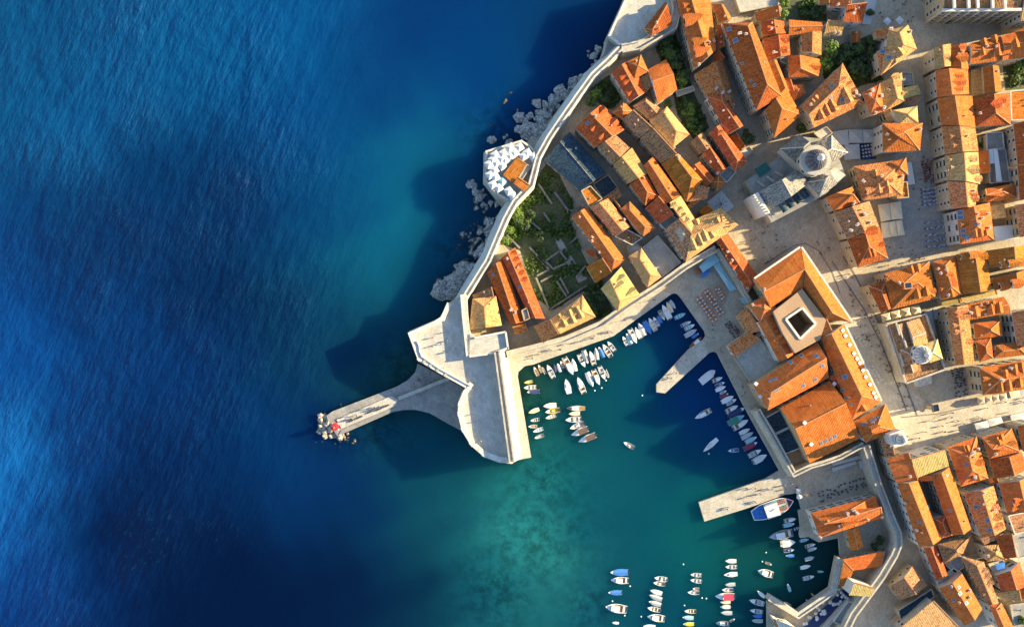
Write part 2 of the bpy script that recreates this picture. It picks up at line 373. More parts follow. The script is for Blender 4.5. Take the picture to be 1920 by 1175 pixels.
# ================================================================ water
def water():
    m, N, L, b = newmat('sea_water')
    at = N.new('ShaderNodeAttribute'); at.attribute_name = 'depth_light_tint'
    ac = N.new('ShaderNodeAttribute'); ac.attribute_name = 'openness'
    ash = N.new('ShaderNodeAttribute'); ash.attribute_name = 'shallow'
    tc = N.new('ShaderNodeTexCoord')
    def noise(scale, rot, sx, sy, detail, rough=.55):
        mp = N.new('ShaderNodeMapping'); mp.inputs['Rotation'].default_value = (0, 0, math.radians(rot)); mp.inputs['Scale'].default_value = (sx, sy, 1)
        mp.vector_type = 'TEXTURE'; mp.inputs['Scale'].default_value = (1 / sx, 1 / sy, 1)
        L.new(tc.outputs['Object'], mp.inputs['Vector'])
        n = N.new('ShaderNodeTexNoise'); n.inputs['Scale'].default_value = scale; n.inputs['Detail'].default_value = detail; n.inputs['Roughness'].default_value = rough
        L.new(mp.outputs[0], n.inputs['Vector']); return n
    swell = noise(.24, -22, 1, .30, 3)
    swell2 = noise(.6, -28, 1, .40, 5, .6)
    chop = noise(1.7, -34, 1, .55, 4, .7)
    patch = noise(.03, 0, 1, 1, 3)
    weed = noise(.22, 0, 1, 1, 9, .72)
    def math_(op, a, c, d=None):
        n = N.new('ShaderNodeMath'); n.operation = op
        for i, q in enumerate((a, c, d)):
            if q is None: continue
            if isinstance(q, (int, float)): n.inputs[i].default_value = q
            else: L.new(q, n.inputs[i])
        return n.outputs[0]
    h = math_('MULTIPLY_ADD', swell.outputs[0], 4.2, math_('MULTIPLY_ADD', swell2.outputs[0], 1.9, math_('MULTIPLY', chop.outputs[0], .5)))
    pt = N.new('ShaderNodeMapRange'); pt.inputs[1].default_value = .3; pt.inputs[2].default_value = .7; pt.inputs[3].default_value = .25; pt.inputs[4].default_value = 1.3
    L.new(patch.outputs[0], pt.inputs[0])
    amp = math_('MULTIPLY', math_('MULTIPLY_ADD', ac.outputs['Fac'], .95, .06), pt.outputs[0])
    hh = math_('MULTIPLY', h, amp)
    bp = N.new('ShaderNodeBump'); bp.inputs['Strength'].default_value = .62; bp.inputs['Distance'].default_value = .8
    L.new(hh, bp.inputs['Height']); L.new(bp.outputs[0], b.inputs['Normal'])
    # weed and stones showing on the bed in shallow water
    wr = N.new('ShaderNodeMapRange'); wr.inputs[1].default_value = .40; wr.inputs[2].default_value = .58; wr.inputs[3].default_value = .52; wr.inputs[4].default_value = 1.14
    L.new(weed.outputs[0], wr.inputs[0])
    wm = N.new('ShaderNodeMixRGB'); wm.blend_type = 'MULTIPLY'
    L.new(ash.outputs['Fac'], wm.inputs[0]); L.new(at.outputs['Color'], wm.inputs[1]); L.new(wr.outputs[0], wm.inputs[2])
    # small breaking crests, with their sparkle mixed into the base colour
    fm = N.new('ShaderNodeMapRange'); fm.inputs[1].default_value = .57; fm.inputs[2].default_value = .80
    crest_sparkle = math_('MULTIPLY_ADD', swell2.outputs[0], .62, math_('MULTIPLY', chop.outputs[0], .42))
    L.new(crest_sparkle, fm.inputs[0])
    f2 = math_('MULTIPLY', fm.outputs[0], math_('MULTIPLY', math_('POWER', pt.outputs[0], 3.0), math_('MULTIPLY', amp, .18)))
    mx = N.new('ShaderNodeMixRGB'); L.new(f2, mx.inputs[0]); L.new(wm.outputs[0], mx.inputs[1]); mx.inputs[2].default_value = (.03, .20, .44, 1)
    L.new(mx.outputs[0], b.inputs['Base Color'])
    b.inputs['Roughness'].default_value = .3; b.inputs['IOR'].default_value = 1.33; b.inputs['Specular IOR Level'].default_value = .14
    b.subsurface_method = 'BURLEY'; L.new(math_('MULTIPLY_ADD', ac.outputs['Fac'], -.85, .9), b.inputs['Subsurface Weight']); b.inputs['Subsurface Radius'].default_value = (.6, 1.0, 1.3); b.inputs['Subsurface Scale'].default_value = 22.0
    S = [(60,60,12,85,140),(200,200,14,90,150),(400,100,10,92,152),(560,60,8,90,155),(800,60,5,58,120),(900,150,0,60,130),(330,330,6,58,110),(250,450,8,52,105),  # water colour by depth, with sky glint at left and top left painted in
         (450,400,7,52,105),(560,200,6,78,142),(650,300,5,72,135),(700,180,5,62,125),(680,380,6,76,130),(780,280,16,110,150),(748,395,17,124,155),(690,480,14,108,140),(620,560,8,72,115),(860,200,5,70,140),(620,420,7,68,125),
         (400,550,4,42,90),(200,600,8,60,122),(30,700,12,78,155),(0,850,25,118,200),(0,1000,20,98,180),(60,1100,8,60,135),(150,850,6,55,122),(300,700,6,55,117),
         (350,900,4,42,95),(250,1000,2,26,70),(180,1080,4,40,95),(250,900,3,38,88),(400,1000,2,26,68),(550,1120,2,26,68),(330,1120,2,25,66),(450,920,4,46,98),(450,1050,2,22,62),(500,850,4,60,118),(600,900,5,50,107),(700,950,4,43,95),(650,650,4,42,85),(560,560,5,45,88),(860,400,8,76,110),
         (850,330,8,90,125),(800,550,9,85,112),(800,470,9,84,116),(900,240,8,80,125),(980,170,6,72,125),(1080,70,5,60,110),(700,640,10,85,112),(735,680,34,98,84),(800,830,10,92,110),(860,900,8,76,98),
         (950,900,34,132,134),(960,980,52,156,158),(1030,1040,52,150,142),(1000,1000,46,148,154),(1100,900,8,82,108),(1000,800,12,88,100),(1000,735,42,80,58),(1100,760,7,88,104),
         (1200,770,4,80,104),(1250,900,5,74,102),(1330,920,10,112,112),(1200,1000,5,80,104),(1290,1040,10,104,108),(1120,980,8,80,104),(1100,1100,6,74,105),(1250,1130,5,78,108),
         (1400,1050,18,96,92),(1380,1130,4,78,98),(910,1100,8,70,98),(880,960,6,66,96),(1085,960,9,92,106),(1060,900,14,104,112),(840,1000,6,62,90),(780,1100,3,34,72),(650,1100,3,30,70),(1150,690,8,88,92),(1200,660,6,80,130),(1300,720,5,74,142),  # right harbour points made bluer to carry the building shade
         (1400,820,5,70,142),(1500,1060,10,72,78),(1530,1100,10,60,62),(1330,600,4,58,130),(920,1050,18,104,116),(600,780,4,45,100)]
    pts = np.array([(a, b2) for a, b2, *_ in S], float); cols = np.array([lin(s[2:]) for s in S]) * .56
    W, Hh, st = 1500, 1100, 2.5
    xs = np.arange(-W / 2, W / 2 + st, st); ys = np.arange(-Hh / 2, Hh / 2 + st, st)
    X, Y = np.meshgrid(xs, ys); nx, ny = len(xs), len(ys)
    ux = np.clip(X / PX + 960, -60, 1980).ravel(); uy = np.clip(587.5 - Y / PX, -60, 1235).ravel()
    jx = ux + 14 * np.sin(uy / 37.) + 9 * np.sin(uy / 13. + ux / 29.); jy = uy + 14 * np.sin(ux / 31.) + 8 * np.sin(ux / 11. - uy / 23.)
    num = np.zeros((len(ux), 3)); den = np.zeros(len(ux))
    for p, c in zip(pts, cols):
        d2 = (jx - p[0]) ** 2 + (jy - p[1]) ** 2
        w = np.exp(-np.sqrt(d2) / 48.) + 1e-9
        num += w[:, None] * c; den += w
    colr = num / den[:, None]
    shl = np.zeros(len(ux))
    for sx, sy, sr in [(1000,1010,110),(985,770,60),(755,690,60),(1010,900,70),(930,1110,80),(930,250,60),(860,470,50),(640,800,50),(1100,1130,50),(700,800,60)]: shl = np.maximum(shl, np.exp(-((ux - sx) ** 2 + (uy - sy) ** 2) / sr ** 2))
    op = np.clip((740 - ux - np.clip(uy - 640, 0, 999) * .55) / 260, 0, 1)
    verts = np.stack([X.ravel(), Y.ravel(), np.zeros(X.size)], 1)
    idx = np.arange(nx * ny).reshape(ny, nx)
    q = np.stack([idx[:-1, :-1], idx[:-1, 1:], idx[1:, 1:], idx[1:, :-1]], -1).reshape(-1, 4)
    me = bpy.data.meshes.new('sea'); me.vertices.add(len(verts)); me.vertices.foreach_set('co', verts.ravel())
    me.loops.add(q.size); me.loops.foreach_set('vertex_index', q.ravel().astype(np.int32))
    me.polygons.add(len(q)); me.polygons.foreach_set('loop_start', np.arange(0, q.size, 4, dtype=np.int32))
    me.update(); me.validate()
    a = me.attributes.new('depth_light_tint', 'FLOAT_COLOR', 'POINT'); a.data.foreach_set('color', np.concatenate([colr, np.ones((len(colr), 1))], 1).ravel())
    a2 = me.attributes.new('openness', 'FLOAT', 'POINT'); a2.data.foreach_set('value', op)
    a3 = me.attributes.new('shallow', 'FLOAT', 'POINT'); a3.data.foreach_set('value', shl)
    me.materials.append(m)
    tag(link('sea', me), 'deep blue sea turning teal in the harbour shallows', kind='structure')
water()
# ================================================================ ground
G = 1.6
LAND = [(1181,-40),(1140,78),(1128,108),(1092,150),(1050,200),(1012,250),(985,268),(912,284),(907,345),(927,372),(947,395),(937,430),(907,470),(882,520),(860,555),(840,570),(818,604),(770,622),
        (785,678),(822,700),(877,730),(862,750),(860,775),(866,808),(884,836),(908,857),(936,867),(960,869),(971,862),(996,857),(971,706),(972,697),(976,690),(984,686),(1000,683),(1150,630),(1258,552),(1264,549.5),(1270,551),(1276,557),
        (1322,622),(1323,630),(1318,637),(1292,654),(1231,720),(1231,735),(1247,737),(1328,663),(1333,660),(1339,659),(1345,662),(1394,759),(1462,882),(1436,897),(1310,941),(1321,977),(1402,952),(1471,927),
        (1494,924),(1503,954),(1497,957),(1501,985),(1499,1001),(1501,1008),(1516,1006),(1535,1016),(1573,1008),(1576,1044),(1562,1109),(1495,1155),(1438,1126),(1440,1300),(2150,1300),(2150,-60),(1200,-60)]
def slab(name, poly, z0, z1, mat, side=None, label=None, cat=None, kind=None, batter=0.0, parent=None, group=None):
    pts = [tuple(p[:2]) for p in PP(poly, z1)]
    mb = MB()
    c = Vector((sum(p[0] for p in pts) / len(pts), sum(p[1] for p in pts) / len(pts), z0))
    base = offset(pts, batter) if batter else None
    mb.prism(pts, z0, z1, 0, 1, base)
    me = mb.mesh(name, [M[mat], M[side or mat]], off=c if parent is None else parent.location)
    o = link(name, me, parent, c if parent is None else (0, 0, 0))
    return tag(o, label, cat, group, kind)
slab('town_ground', LAND, -3, G, 'paving', 'limestone', 'grey stone paving of the old town and its quays', kind='structure')
LANDW = [tuple(p[:2]) for p in PP(LAND, G)]
def sheet(name, poly, mat, lvl, label):
    pts = PP(poly, G); mb = MB(); mb.face([(p[0], p[1], G + .004 * lvl) for p in pts])
    return tag(mb.build(name, M[mat]), label, kind='structure')
sheet('main_street', [(1648,770),(1652,812),(1700,840),(1770,842),(1830,820),(1925,796),(2100,757),(2100,700),(1925,742),(1835,752),(1740,790),(1690,800)], 'paving_pale', 1, 'pale polished stone main street')
sheet('church_square', [(1560,500),(1612,530),(1665,640),(1690,720),(1760,770),(1700,840),(1650,790),(1600,640),(1545,560)], 'paving_pale', 2, 'pale paved street past the palace')
sheet('market_square', [(1640,440),(1725,280),(1755,280),(1775,380),(1780,470),(1670,490)], 'paving_grey', 1, 'grey paved market square')
sheet('quay', [(971,706),(972,697),(984,686),(1000,683),(1150,630),(1258,552),(1230,540),(1140,612),(1000,660),(952,680),(975,860),(996,857)], 'limestone', 3, 'sunlit limestone quay round the harbour')
sheet('quay_pier', [(1292,654),(1231,720),(1231,735),(1247,737),(1328,663),(1318,637)], 'limestone', 3, 'narrow stone pier in the harbour')
sheet('landing_pier', [(1436,897),(1310,941),(1321,977),(1402,952),(1471,927),(1480,895)], 'limestone', 4, 'broad stone landing pier beside the ferry')
sheet('garden_soil', [(968,385),(1000,340),(1030,300),(1050,330),(1075,380),(1068,410),(1090,470),(1120,530),(1040,580),(1005,560),(975,470),(945,460),(950,420)], 'grass', 5, 'rough grass and soil of the ruin garden')
for k, pl in enumerate([[(1105,170),(1142,140),(1168,180),(1148,205),(1125,195)], [(1225,80),(1262,48),(1275,90),(1300,170),(1330,240),(1300,262),(1270,215),(1262,170)], [(1542,100),(1640,62),(1645,135),(1655,150),(1600,165),(1545,150)],
                        [(1095,545),(1125,520),(1150,585),(1118,600)], [(1880,125),(1930,118),(1930,166),(1885,170)], [(1460,0),(1550,0),(1550,40),(1475,40)], [(1530,1008),(1575,1000),(1575,1045),(1562,1108),(1540,1090)]][:6]):
    sheet('garden_soil', pl, 'grass', 6 + k, 'shaded green garden plot between the houses')
# drain lines along the streets
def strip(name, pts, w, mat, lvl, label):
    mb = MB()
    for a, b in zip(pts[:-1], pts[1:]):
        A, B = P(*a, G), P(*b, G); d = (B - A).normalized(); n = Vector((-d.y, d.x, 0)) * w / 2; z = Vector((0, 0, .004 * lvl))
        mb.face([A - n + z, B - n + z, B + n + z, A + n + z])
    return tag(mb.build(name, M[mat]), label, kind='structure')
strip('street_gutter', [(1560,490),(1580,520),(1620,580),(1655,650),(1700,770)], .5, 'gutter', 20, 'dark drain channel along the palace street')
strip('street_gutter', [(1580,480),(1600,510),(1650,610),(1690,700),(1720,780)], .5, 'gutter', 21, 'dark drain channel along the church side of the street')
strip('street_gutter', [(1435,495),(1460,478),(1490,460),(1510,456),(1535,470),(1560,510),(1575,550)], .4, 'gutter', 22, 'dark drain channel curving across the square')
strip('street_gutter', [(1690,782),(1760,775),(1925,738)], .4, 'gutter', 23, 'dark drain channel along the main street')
# ================================================================ city walls and fort
def wall_run(name, pts, z, w, label, cat='wall', z0=G - 1, batter=(0, 0), par=(1, 1), ph=1.1, mat='limestone', floor='terrace_flag', joint=True):
    """pts in plan units at height z; left/right are along the walk. children: body, walkway parapets"""
    W = [P(a, b, z) for a, b in pts]; n = len(W)
    nr = []
    for i in range(n):
        a = W[max(0, i - 1)]; b = W[min(n - 1, i + 1)]
        e = []
        if i > 0: e.append((W[i] - W[i - 1]).normalized())
        if i < n - 1: e.append((W[i + 1] - W[i]).normalized())
        ns = [Vector((-d.y, d.x, 0)) for d in e]; m = sum(ns, Vector((0, 0, 0))).normalized()
        nr.append(m / max(.5, m.dot(ns[0])))
    root = empty(name, (W[0].x, W[0].y, z0), label, cat)
    mb = MB()
    L = [W[i] + nr[i] * w / 2 for i in range(n)]; R = [W[i] - nr[i] * w / 2 for i in range(n)]
    bL = [W[i] + nr[i] * (w / 2 + batter[0]) for i in range(n)]; bR = [W[i] - nr[i] * (w / 2 + batter[1]) for i in range(n)]
    for p in bL + bR: p.z = z0
    for i in range(n - 1):
        mb.face([L[i], R[i], R[i + 1], L[i + 1]], 0); mb.face([bL[i], L[i], L[i + 1], bL[i + 1]][::-1], 1); mb.face([bR[i], bR[i + 1], R[i + 1], R[i]][::-1], 1)
    for i in (0, n - 1): mb.face([bL[i], L[i], R[i], bR[i]] if i == 0 else [bR[i], R[i], L[i], bL[i]], 1)
    mb.build('body', [M[floor], M[mat]], root)
    t = .55
    for side, on in ((1, par[0]), (-1, par[1])):
        if not on: continue
        pb = MB()
        for i in range(n - 1):
            a0, b0 = W[i] + nr[i] * side * (w / 2 - t), W[i + 1] + nr[i + 1] * side * (w / 2 - t)
            a1, b1 = W[i] + nr[i] * side * (w / 2 + .04), W[i + 1] + nr[i + 1] * side * (w / 2 + .04)
            u = Vector((0, 0, ph)); dn = Vector((0, 0, -.02))
            q = [a0 + dn, b0 + dn, b1 + dn, a1 + dn]; tq = [p + u for p in (a0, b0, b1, a1)]
            if side < 0: q = q[::-1]; tq = tq[::-1]
            tq = tq[::-1]; q = q[::-1]
            pb.face(tq, 0)
            for k in range(4): pb.face([q[k], q[(k + 1) % 4], tq[(k + 1) % 4], tq[k]], 0)
        pb.build('parapet', [M[mat]], root)
    return root
def parapet(poly, z, t, h, mat, parent, closed=False, name='parapet', top=None):
    pts = [P(a, b, z + h) for a, b in poly]
    n = len(pts); mb = MB()
    for i in range(n if closed else n - 1):
        a, b = pts[i].copy(), pts[(i + 1) % n].copy(); a.z = b.z = z - .05
        d = (b - a).normalized() * t * .45
        mb.beam(a - d, b + d, t, h + .05 + .003 * (i % 2))
    return mb.build(name, [M[mat]], parent)

SEA = [(863,572),(915,489),(949,409),(967,377),(996,347),(1003,320),(1010,294),(1030,258),(1053,224),(1081,184),(1112,141),(1142,113),(1164,90)]
wall_run('sea_wall', SEA, 10.5, 2.1, 'long pale city wall with walkway above the shore rocks', batter=(2.8, .3), ph=.7, mat='limestone_white', floor='limestone')
wall_run('town_wall', [(1166,92),(1198,86),(1228,69),(1262,48),(1268,20),(1266,-30)], 11, 3.2, 'pale wall between the top bastion and the tree filled garden', batter=(.4, .4))
# bastion with the umbrella cafe
B1 = [(912,284),(978,264),(995,276),(1009,291),(1008,320),(992,350),(963,379),(930,362),(911,338)]
def fort(label, poly, z, floor, name='bastion', batter=1.6, cat='bastion', side='limestone'):
    c = P(sum(p[0] for p in poly) / len(poly), sum(p[1] for p in poly) / len(poly), z); c.z = 0
    r = empty(name, c, label, cat)
    pts = [tuple(p[:2]) for p in PP(poly, z)]; mb = MB(); mb.prism(pts, -2, z, 0, 1, offset(pts, batter)); mb.build('body', [M[floor], M[side]], r)
    return r
b1 = fort('many sided white bastion crowded with white umbrellas above the rocks', B1, 8, 'terrace_flag')
parapet(B1[:6], 8, .7, 1.0, 'limestone_white', b1); parapet(B1[5:] + B1[:1], 8, .7, 1.0, 'limestone_white', b1)
b2 = fort('broad stone bastion terrace at the top of the shore', [(1185,-25),(1143,67),(1163,83),(1195,90),(1226,70),(1262,46),(1262,-25)], 10, 'terrace_flag', batter=1.4)
parapet([(1185,-25),(1143,67),(1163,83)], 10, .9, 1.1, 'limestone_white', b2)
b3 = fort('low sloping grey buttress below the top bastion', [(1141,72),(1132,102),(1148,98),(1163,86)], 6, 'terrace_grey', 'buttress', 1.2, 'buttress')
# Saint John fort
FT = 11.0
F1 = [(768,624),(785,675),(821,697),(879,729),(883,718),(869,735),(862,752),(860,775),(867,806),(884,834),(908,855),(936,865),(958,867),(929,662),(876,668),(866,556),(854,562),(841,571),(829,596),(815,604)]
F1 = [(768,624),(785,675),(821,697),(879,729),(866,742),(861,757),(860,775),(867,806),(884,834),(908,855),(936,865),(956,867),(929,662),(872,668),(866,556),(854,562),(841,571),(829,596),(815,604)]
fo = fort('large pale harbour fort with wide sunlit terraces and rounded end', F1, FT, 'terrace_flag', 'harbour_fort', 1.2, 'fort')
parapet([(841,572),(830,597),(817,605),(790,617),(770,626),(787,672),(823,694),(880,726),(882,722)], FT, 1.7, 1.1, 'limestone_white', fo)
parapet([(882,722),(872,737),(864,757),(863,775),(870,804),(886,831),(909,851),(936,861),(957,863)], FT, 1.9, 1.1, 'limestone_white', fo)
parapet([(782,640),(786,648),(787,658),(791,668),(823,690),(881,722)], FT, .5, 1.5, 'limestone_white', fo, name='inner_parapet')
for a in [(796,677),(808,684),(821,693),(836,702)]:
    p = P(*a, FT + 1); mb = MB(); mb.box((p.x, p.y, FT), (1.6, .9, 1.35), .9); mb.build('embrasure', [M['limestone']], fo)
# tall eastern wall: battered sunlit face towards the harbour
TOPW = FT + 3.4
ew = empty('fort_wall', (P(945, 765, 0).x, P(945, 765, 0).y, 0), 'long dazzling white battered fort wall facing the harbour quay', 'wall')
top = [P(927,659,TOPW), P(938,658,TOPW), P(966,864,TOPW), P(955,867,TOPW)]; bot = [P(927,659,-1), P(953,655,-1), P(981,858,-1), P(955,867,-1)]
mb = MB(); mb.face(top[::-1], 0)
for i in range(4):
    j = (i + 1) % 4; mb.face([bot[i], top[i], top[j], bot[j]], 1)
mb.build('body', [M['terrace_flag'], M['limestone_white']], ew)
for (a, b_) in (((928,660),(956,866)), ((936,659),(964,864))):
    pb = MB(); pb.beam(P(*a, TOPW), P(*b_, TOPW), .6, .9); pb.build('parapet', [M['limestone']], ew)
# inner wall between the terrace and the house below it
wall_run('fort_wall', [(869,552),(872,590),(880,668)], FT + 2.0, 2.2, 'white inner fort wall running beside the yellow tiled house', par=(0, 1), mat='limestone_white', ph=.8)
up = slab('fort_terrace', [(881,626),(890,633),(947,622),(953,655),(928,661),(880,668)], 0, FT + 2.4, 'terrace_flag', 'limestone', 'small raised flat terrace at the inner corner of the harbour fort', 'terrace')
mb = MB()
for a, b_ in (((890,633),(948,622)), ((948,622),(953,655)), ((927,661),(953,652)), ((880,668),(927,662))):
    mb.beam(P(*a, FT + 3.4), P(*b_, FT + 3.4), .7, 1.0, up=-1.0)
mb.build('parapet', [M['limestone_white']], None, off=up.location).parent = up
# harbour wall behind the quay
wall_run('harbour_wall', [(950,664),(1000,652),(1060,636),(1128,607),(1180,570),(1240,532),(1285,499),(1342,466)], 7, 2.4, 'long straight harbour wall between the quay and the upper lane', batter=(.2, .5), ph=.9)
wall_run('harbour_wall', [(1344,467),(1375,515),(1405,562),(1424,604),(1427,622),(1396,655),(1380,668)], 6, 1.4, 'thin wall behind the restaurant terrace at the harbour corner', par=(1, 0), ph=.6)
wall_run('harbour_wall', [(1421,769),(1448,815),(1489,888),(1520,873),(1545,866),(1575,856),(1619,832)], 9, 1.8, 'stepped pale wall round the sunken dark courtyard by the harbour', batter=(.2, .6), ph=.8)
wall_run('city_wall', [(1623,834),(1632,862),(1645,905),(1668,965),(1683,1000),(1684,1020),(1676,1040),(1652,1080),(1630,1110),(1600,1150),(1575,1200)], 9, 2.6, 'shaded curved city wall bending round the fish market houses', batter=(2.2, .3), ph=.9)
wall_run('harbour_wall', [(1576,1046),(1563,1108),(1497,1153),(1442,1120)], 5, 2.0, 'grey wall round the shaded small boat basin', par=(1, 0), ph=.5)
# breakwater pier with parapet step
PIER = [(612,779),(623,771),(743,725),(765,712),(778,698),(783,682),(800,690),(878,732),(862,752),(861,778),(867,808),(842,795),(805,774),(779,768),(758,768),(736,772),(633,817),(620,800)]
slab('breakwater', PIER, -3, 1.9, 'terrace_grey', 'limestone', 'long grey stone breakwater ending in boulders', kind='structure')
wall_run('low_wall', [(747,747),(790,730),(842,709)], 2.9, 1.3, 'low pale wall running along the middle of the breakwater', par=(0, 0), z0=1.8)
slab('step', [(631,786),(733,742),(746,748),(742,760),(640,803)], 1.8, 2.25, 'terrace_flag', 'limestone', 'raised pale walkway along the breakwater', 'walkway')
slab('step', [(640,806),(745,762),(745,768),(736,772),(635,815)], 1.8, 2.1, 'terrace_grey', 'limestone', 'lower ledge on the harbour side of the breakwater', 'walkway')
# red beacon at the pier head
bc = P(628, 800, 3); bcn = empty('beacon', (bc.x, bc.y, 1.9), 'red beacon tower standing among boulders at the breakwater end', 'beacon')
mb = MB(); mb.lathe([(1.4, 0), (1.4, .5), (1.0, .5), (.85, 3.4), (1.15, 3.5), (1.15, 3.7), (0, 3.7)], 14); mb.build('tower', [M['beacon_red']], bcn, off=(0, 0, 0))
mb = MB(); mb.lathe([(.5, 3.7), (.5, 4.5), (.65, 4.5), (.1, 5.0), (0, 5.0)], 12); mb.build('lantern', [M['beacon_red']], bcn, off=(0, 0, 0))
mb = MB(); mb.box((0, 0, 0), (2.6, 2.6, .35)); mb.build('base', [M['limestone_white']], bcn, off=(0, 0, 0))
# ================================================================ rocks
def rockmesh(seed, flat=.6, sub=2):
    r = random.Random(seed); bm = bmesh.new(); bmesh.ops.create_icosphere(bm, subdivisions=sub, radius=1)
    k = [(Vector((r.uniform(-1, 1), r.uniform(-1, 1), r.uniform(-.6, 1))).normalized(), r.uniform(.42, .85)) for _ in range(12)]
    for v in bm.verts:
        for d, h in k:                                    # chop flat facets
            q = v.co.dot(d)
            if q > h: v.co -= d * (q - h) * 1.0
        v.co *= 1 + r.uniform(-.10, .10); v.co.z *= flat
    me = bpy.data.meshes.new('rock'); bm.to_mesh(me); bm.free(); me.materials.append(M['rock']); return me
ROCKS = [rockmesh(100 + i, .55 + .07 * (i % 4)) for i in range(8)]
def rocks(spots, n, rmin, rmax, label, group, mat='rock', z=(-.3, .6), name='boulder', cat='rock', seed=1, fall=1.6):
    r = random.Random(seed)
    for _ in range(n):
        cx, cy, rx, ry = r.choice(spots)
        x = cx + r.uniform(-1, 1) * rx; y = cy + r.uniform(-1, 1) * ry
        s = rmin + (rmax - rmin) * r.random() ** fall
        p = P(x, y, 0)
        o = link(name, r.choice(ROCKS), None, (p.x, p.y, r.uniform(*z) * min(1.5, s)), r.uniform(0, 6.28), (s * r.uniform(.75, 1.2), s, s * r.uniform(.7, 1.1)))
        o.rotation_euler[0] = r.uniform(-.3, .3)
        setmat(o, M[mat]); tag(o, ('large ' if s > rmin + (rmax - rmin) * .45 else 'middling ' if s > rmin + (rmax - rmin) * .15 else 'small ') + label, cat, group)
rocks([(1112,110,10,22),(1085,150,14,14),(1060,175,14,14)], 46, .8, 2.6, 'pale boulder on the shore beside the long sea wall near the top bastion', 'boulders below the top of the sea wall', seed=2, z=(0, .7))
rocks([(1035,195,16,14),(1005,210,18,20),(1020,235,14,10),(985,238,18,16),(1000,250,18,10)], 70, .9, 3.2, 'pale boulder in the big rock heap beside the umbrella bastion', 'boulders in the rock heap above the umbrella bastion', seed=3, z=(0, .8))
rocks([(940,262,24,8),(884,345,6,8),(900,365,10,10),(918,395,14,16),(905,425,14,12)], 44, .6, 2.2, 'grey boulder at the foot of the umbrella bastion', 'boulders at the foot of the umbrella bastion', seed=4, z=(-.1, .5))
rocks([(905,395,18,30),(895,425,16,14),(875,440,14,6)], 22, .7, 2.0, 'dark wet boulder lying in the water below the sea wall', 'wet boulders below the sea wall', seed=5, z=(-.5, .2))
rocks([(608,790,9,12),(618,808,12,12),(603,800,5,8),(642,818,14,6),(620,800,10,12),(606,782,6,8),(612,795,9,14)], 110, .5, 1.5, 'pale armour boulder heaped at the end of the breakwater', 'armour boulders round the breakwater end', 'rock_warm', (-.1, 1.1), seed=6, fall=1.1)
rocks([(650,760,20,5),(760,700,22,8),(600,822,10,6),(625,832,20,6),(655,824,12,5)], 34, .5, 1.5, 'sunken boulder just under the water beside the breakwater', 'sunken boulders beside the breakwater', seed=7, z=(-.6, -.25))
rocks([(970,200,30,30),(950,250,30,20),(870,470,20,20),(850,500,20,12)], 30, .6, 1.6, 'sunken dark boulder off the shore rocks', 'sunken boulders off the shore', seed=8, z=(-.55, -.2))
# the two big shore ledges
def ledge(label, poly, z, seed, mat='rock'):
    pts = PP(poly, 0); r = random.Random(seed); bm = bmesh.new()
    c = sum(pts, Vector()) / len(pts); pl = [(p.x, p.y) for p in pts]
    xs = [p.x for p in pts]; ys = [p.y for p in pts]; st = 1.1; g = {}
    nx = int((max(xs) - min(xs)) / st) + 3; ny = int((max(ys) - min(ys)) / st) + 3
    from mathutils import noise
    for i in range(nx):
        for j in range(ny):
            x = min(xs) - st + i * st + r.uniform(-.35, .35); y = min(ys) - st + j * st + r.uniform(-.35, .35)
            ins = pin((x, y), pl)
            d = min((Vector((x, y)) - Vector(((a[0] + (b_[0] - a[0]) * t), (a[1] + (b_[1] - a[1]) * t)))).length for a, b_ in zip(pl, pl[1:] + pl[:1]) for t in (0, .25, .5, .75))
            n1 = noise.noise(Vector((x * .22, y * .22, seed))); n2 = noise.cell(Vector((x * .42 + .3 * n1, y * .34, seed))) - .5 + .6 * noise.noise(Vector((x * .7, y * .7, seed + 5)))
            hgt = (min(1, d / 3.5) ** .6 * z * (.75 + .6 * n1) + n2 * 1.3 + r.uniform(-.3, .3)) if ins else -1.6
            g[i, j] = bm.verts.new((x - c.x, y - c.y, hgt))
    for i in range(nx - 1):
        for j in range(ny - 1):
            q = [g[i, j], g[i + 1, j], g[i + 1, j + 1], g[i, j + 1]]
            if max(v.co.z for v in q) > -1.5: bm.faces.new(q)
    me = bpy.data.meshes.new('rock_ledge'); bm.to_mesh(me); bm.free(); me.materials.append(M[mat])
    tag(link('rock_ledge', me, None, (c.x, c.y, 0)), label, 'rock')
ledge('big rounded grey rock ledge on the shore above the harbour fort', [(808,555),(812,520),(835,500),(868,488),(885,470),(905,440),(925,420),(940,420),(905,500),(880,540),(860,565),(825,568)], 3.2, 3)
ledge('blue grey flat rock shelf on the shore below the sea wall', [(868,485),(872,455),(895,438),(930,400),(948,395),(935,440),(905,490)], 2.0, 9)
ledge('pale cliff rock under the sea wall beside the rock heap', [(1062,165),(1070,140),(1095,138),(1110,150),(1085,190),(1060,215),(1045,222),(1060,190)], 3.5, 14)
ledge('pale cliff rock at the foot of the wall near the umbrella bastion', [(1022,210),(1030,182),(1050,178),(1052,205),(1030,245),(1005,262),(985,262),(1000,240)], 3.5, 21)
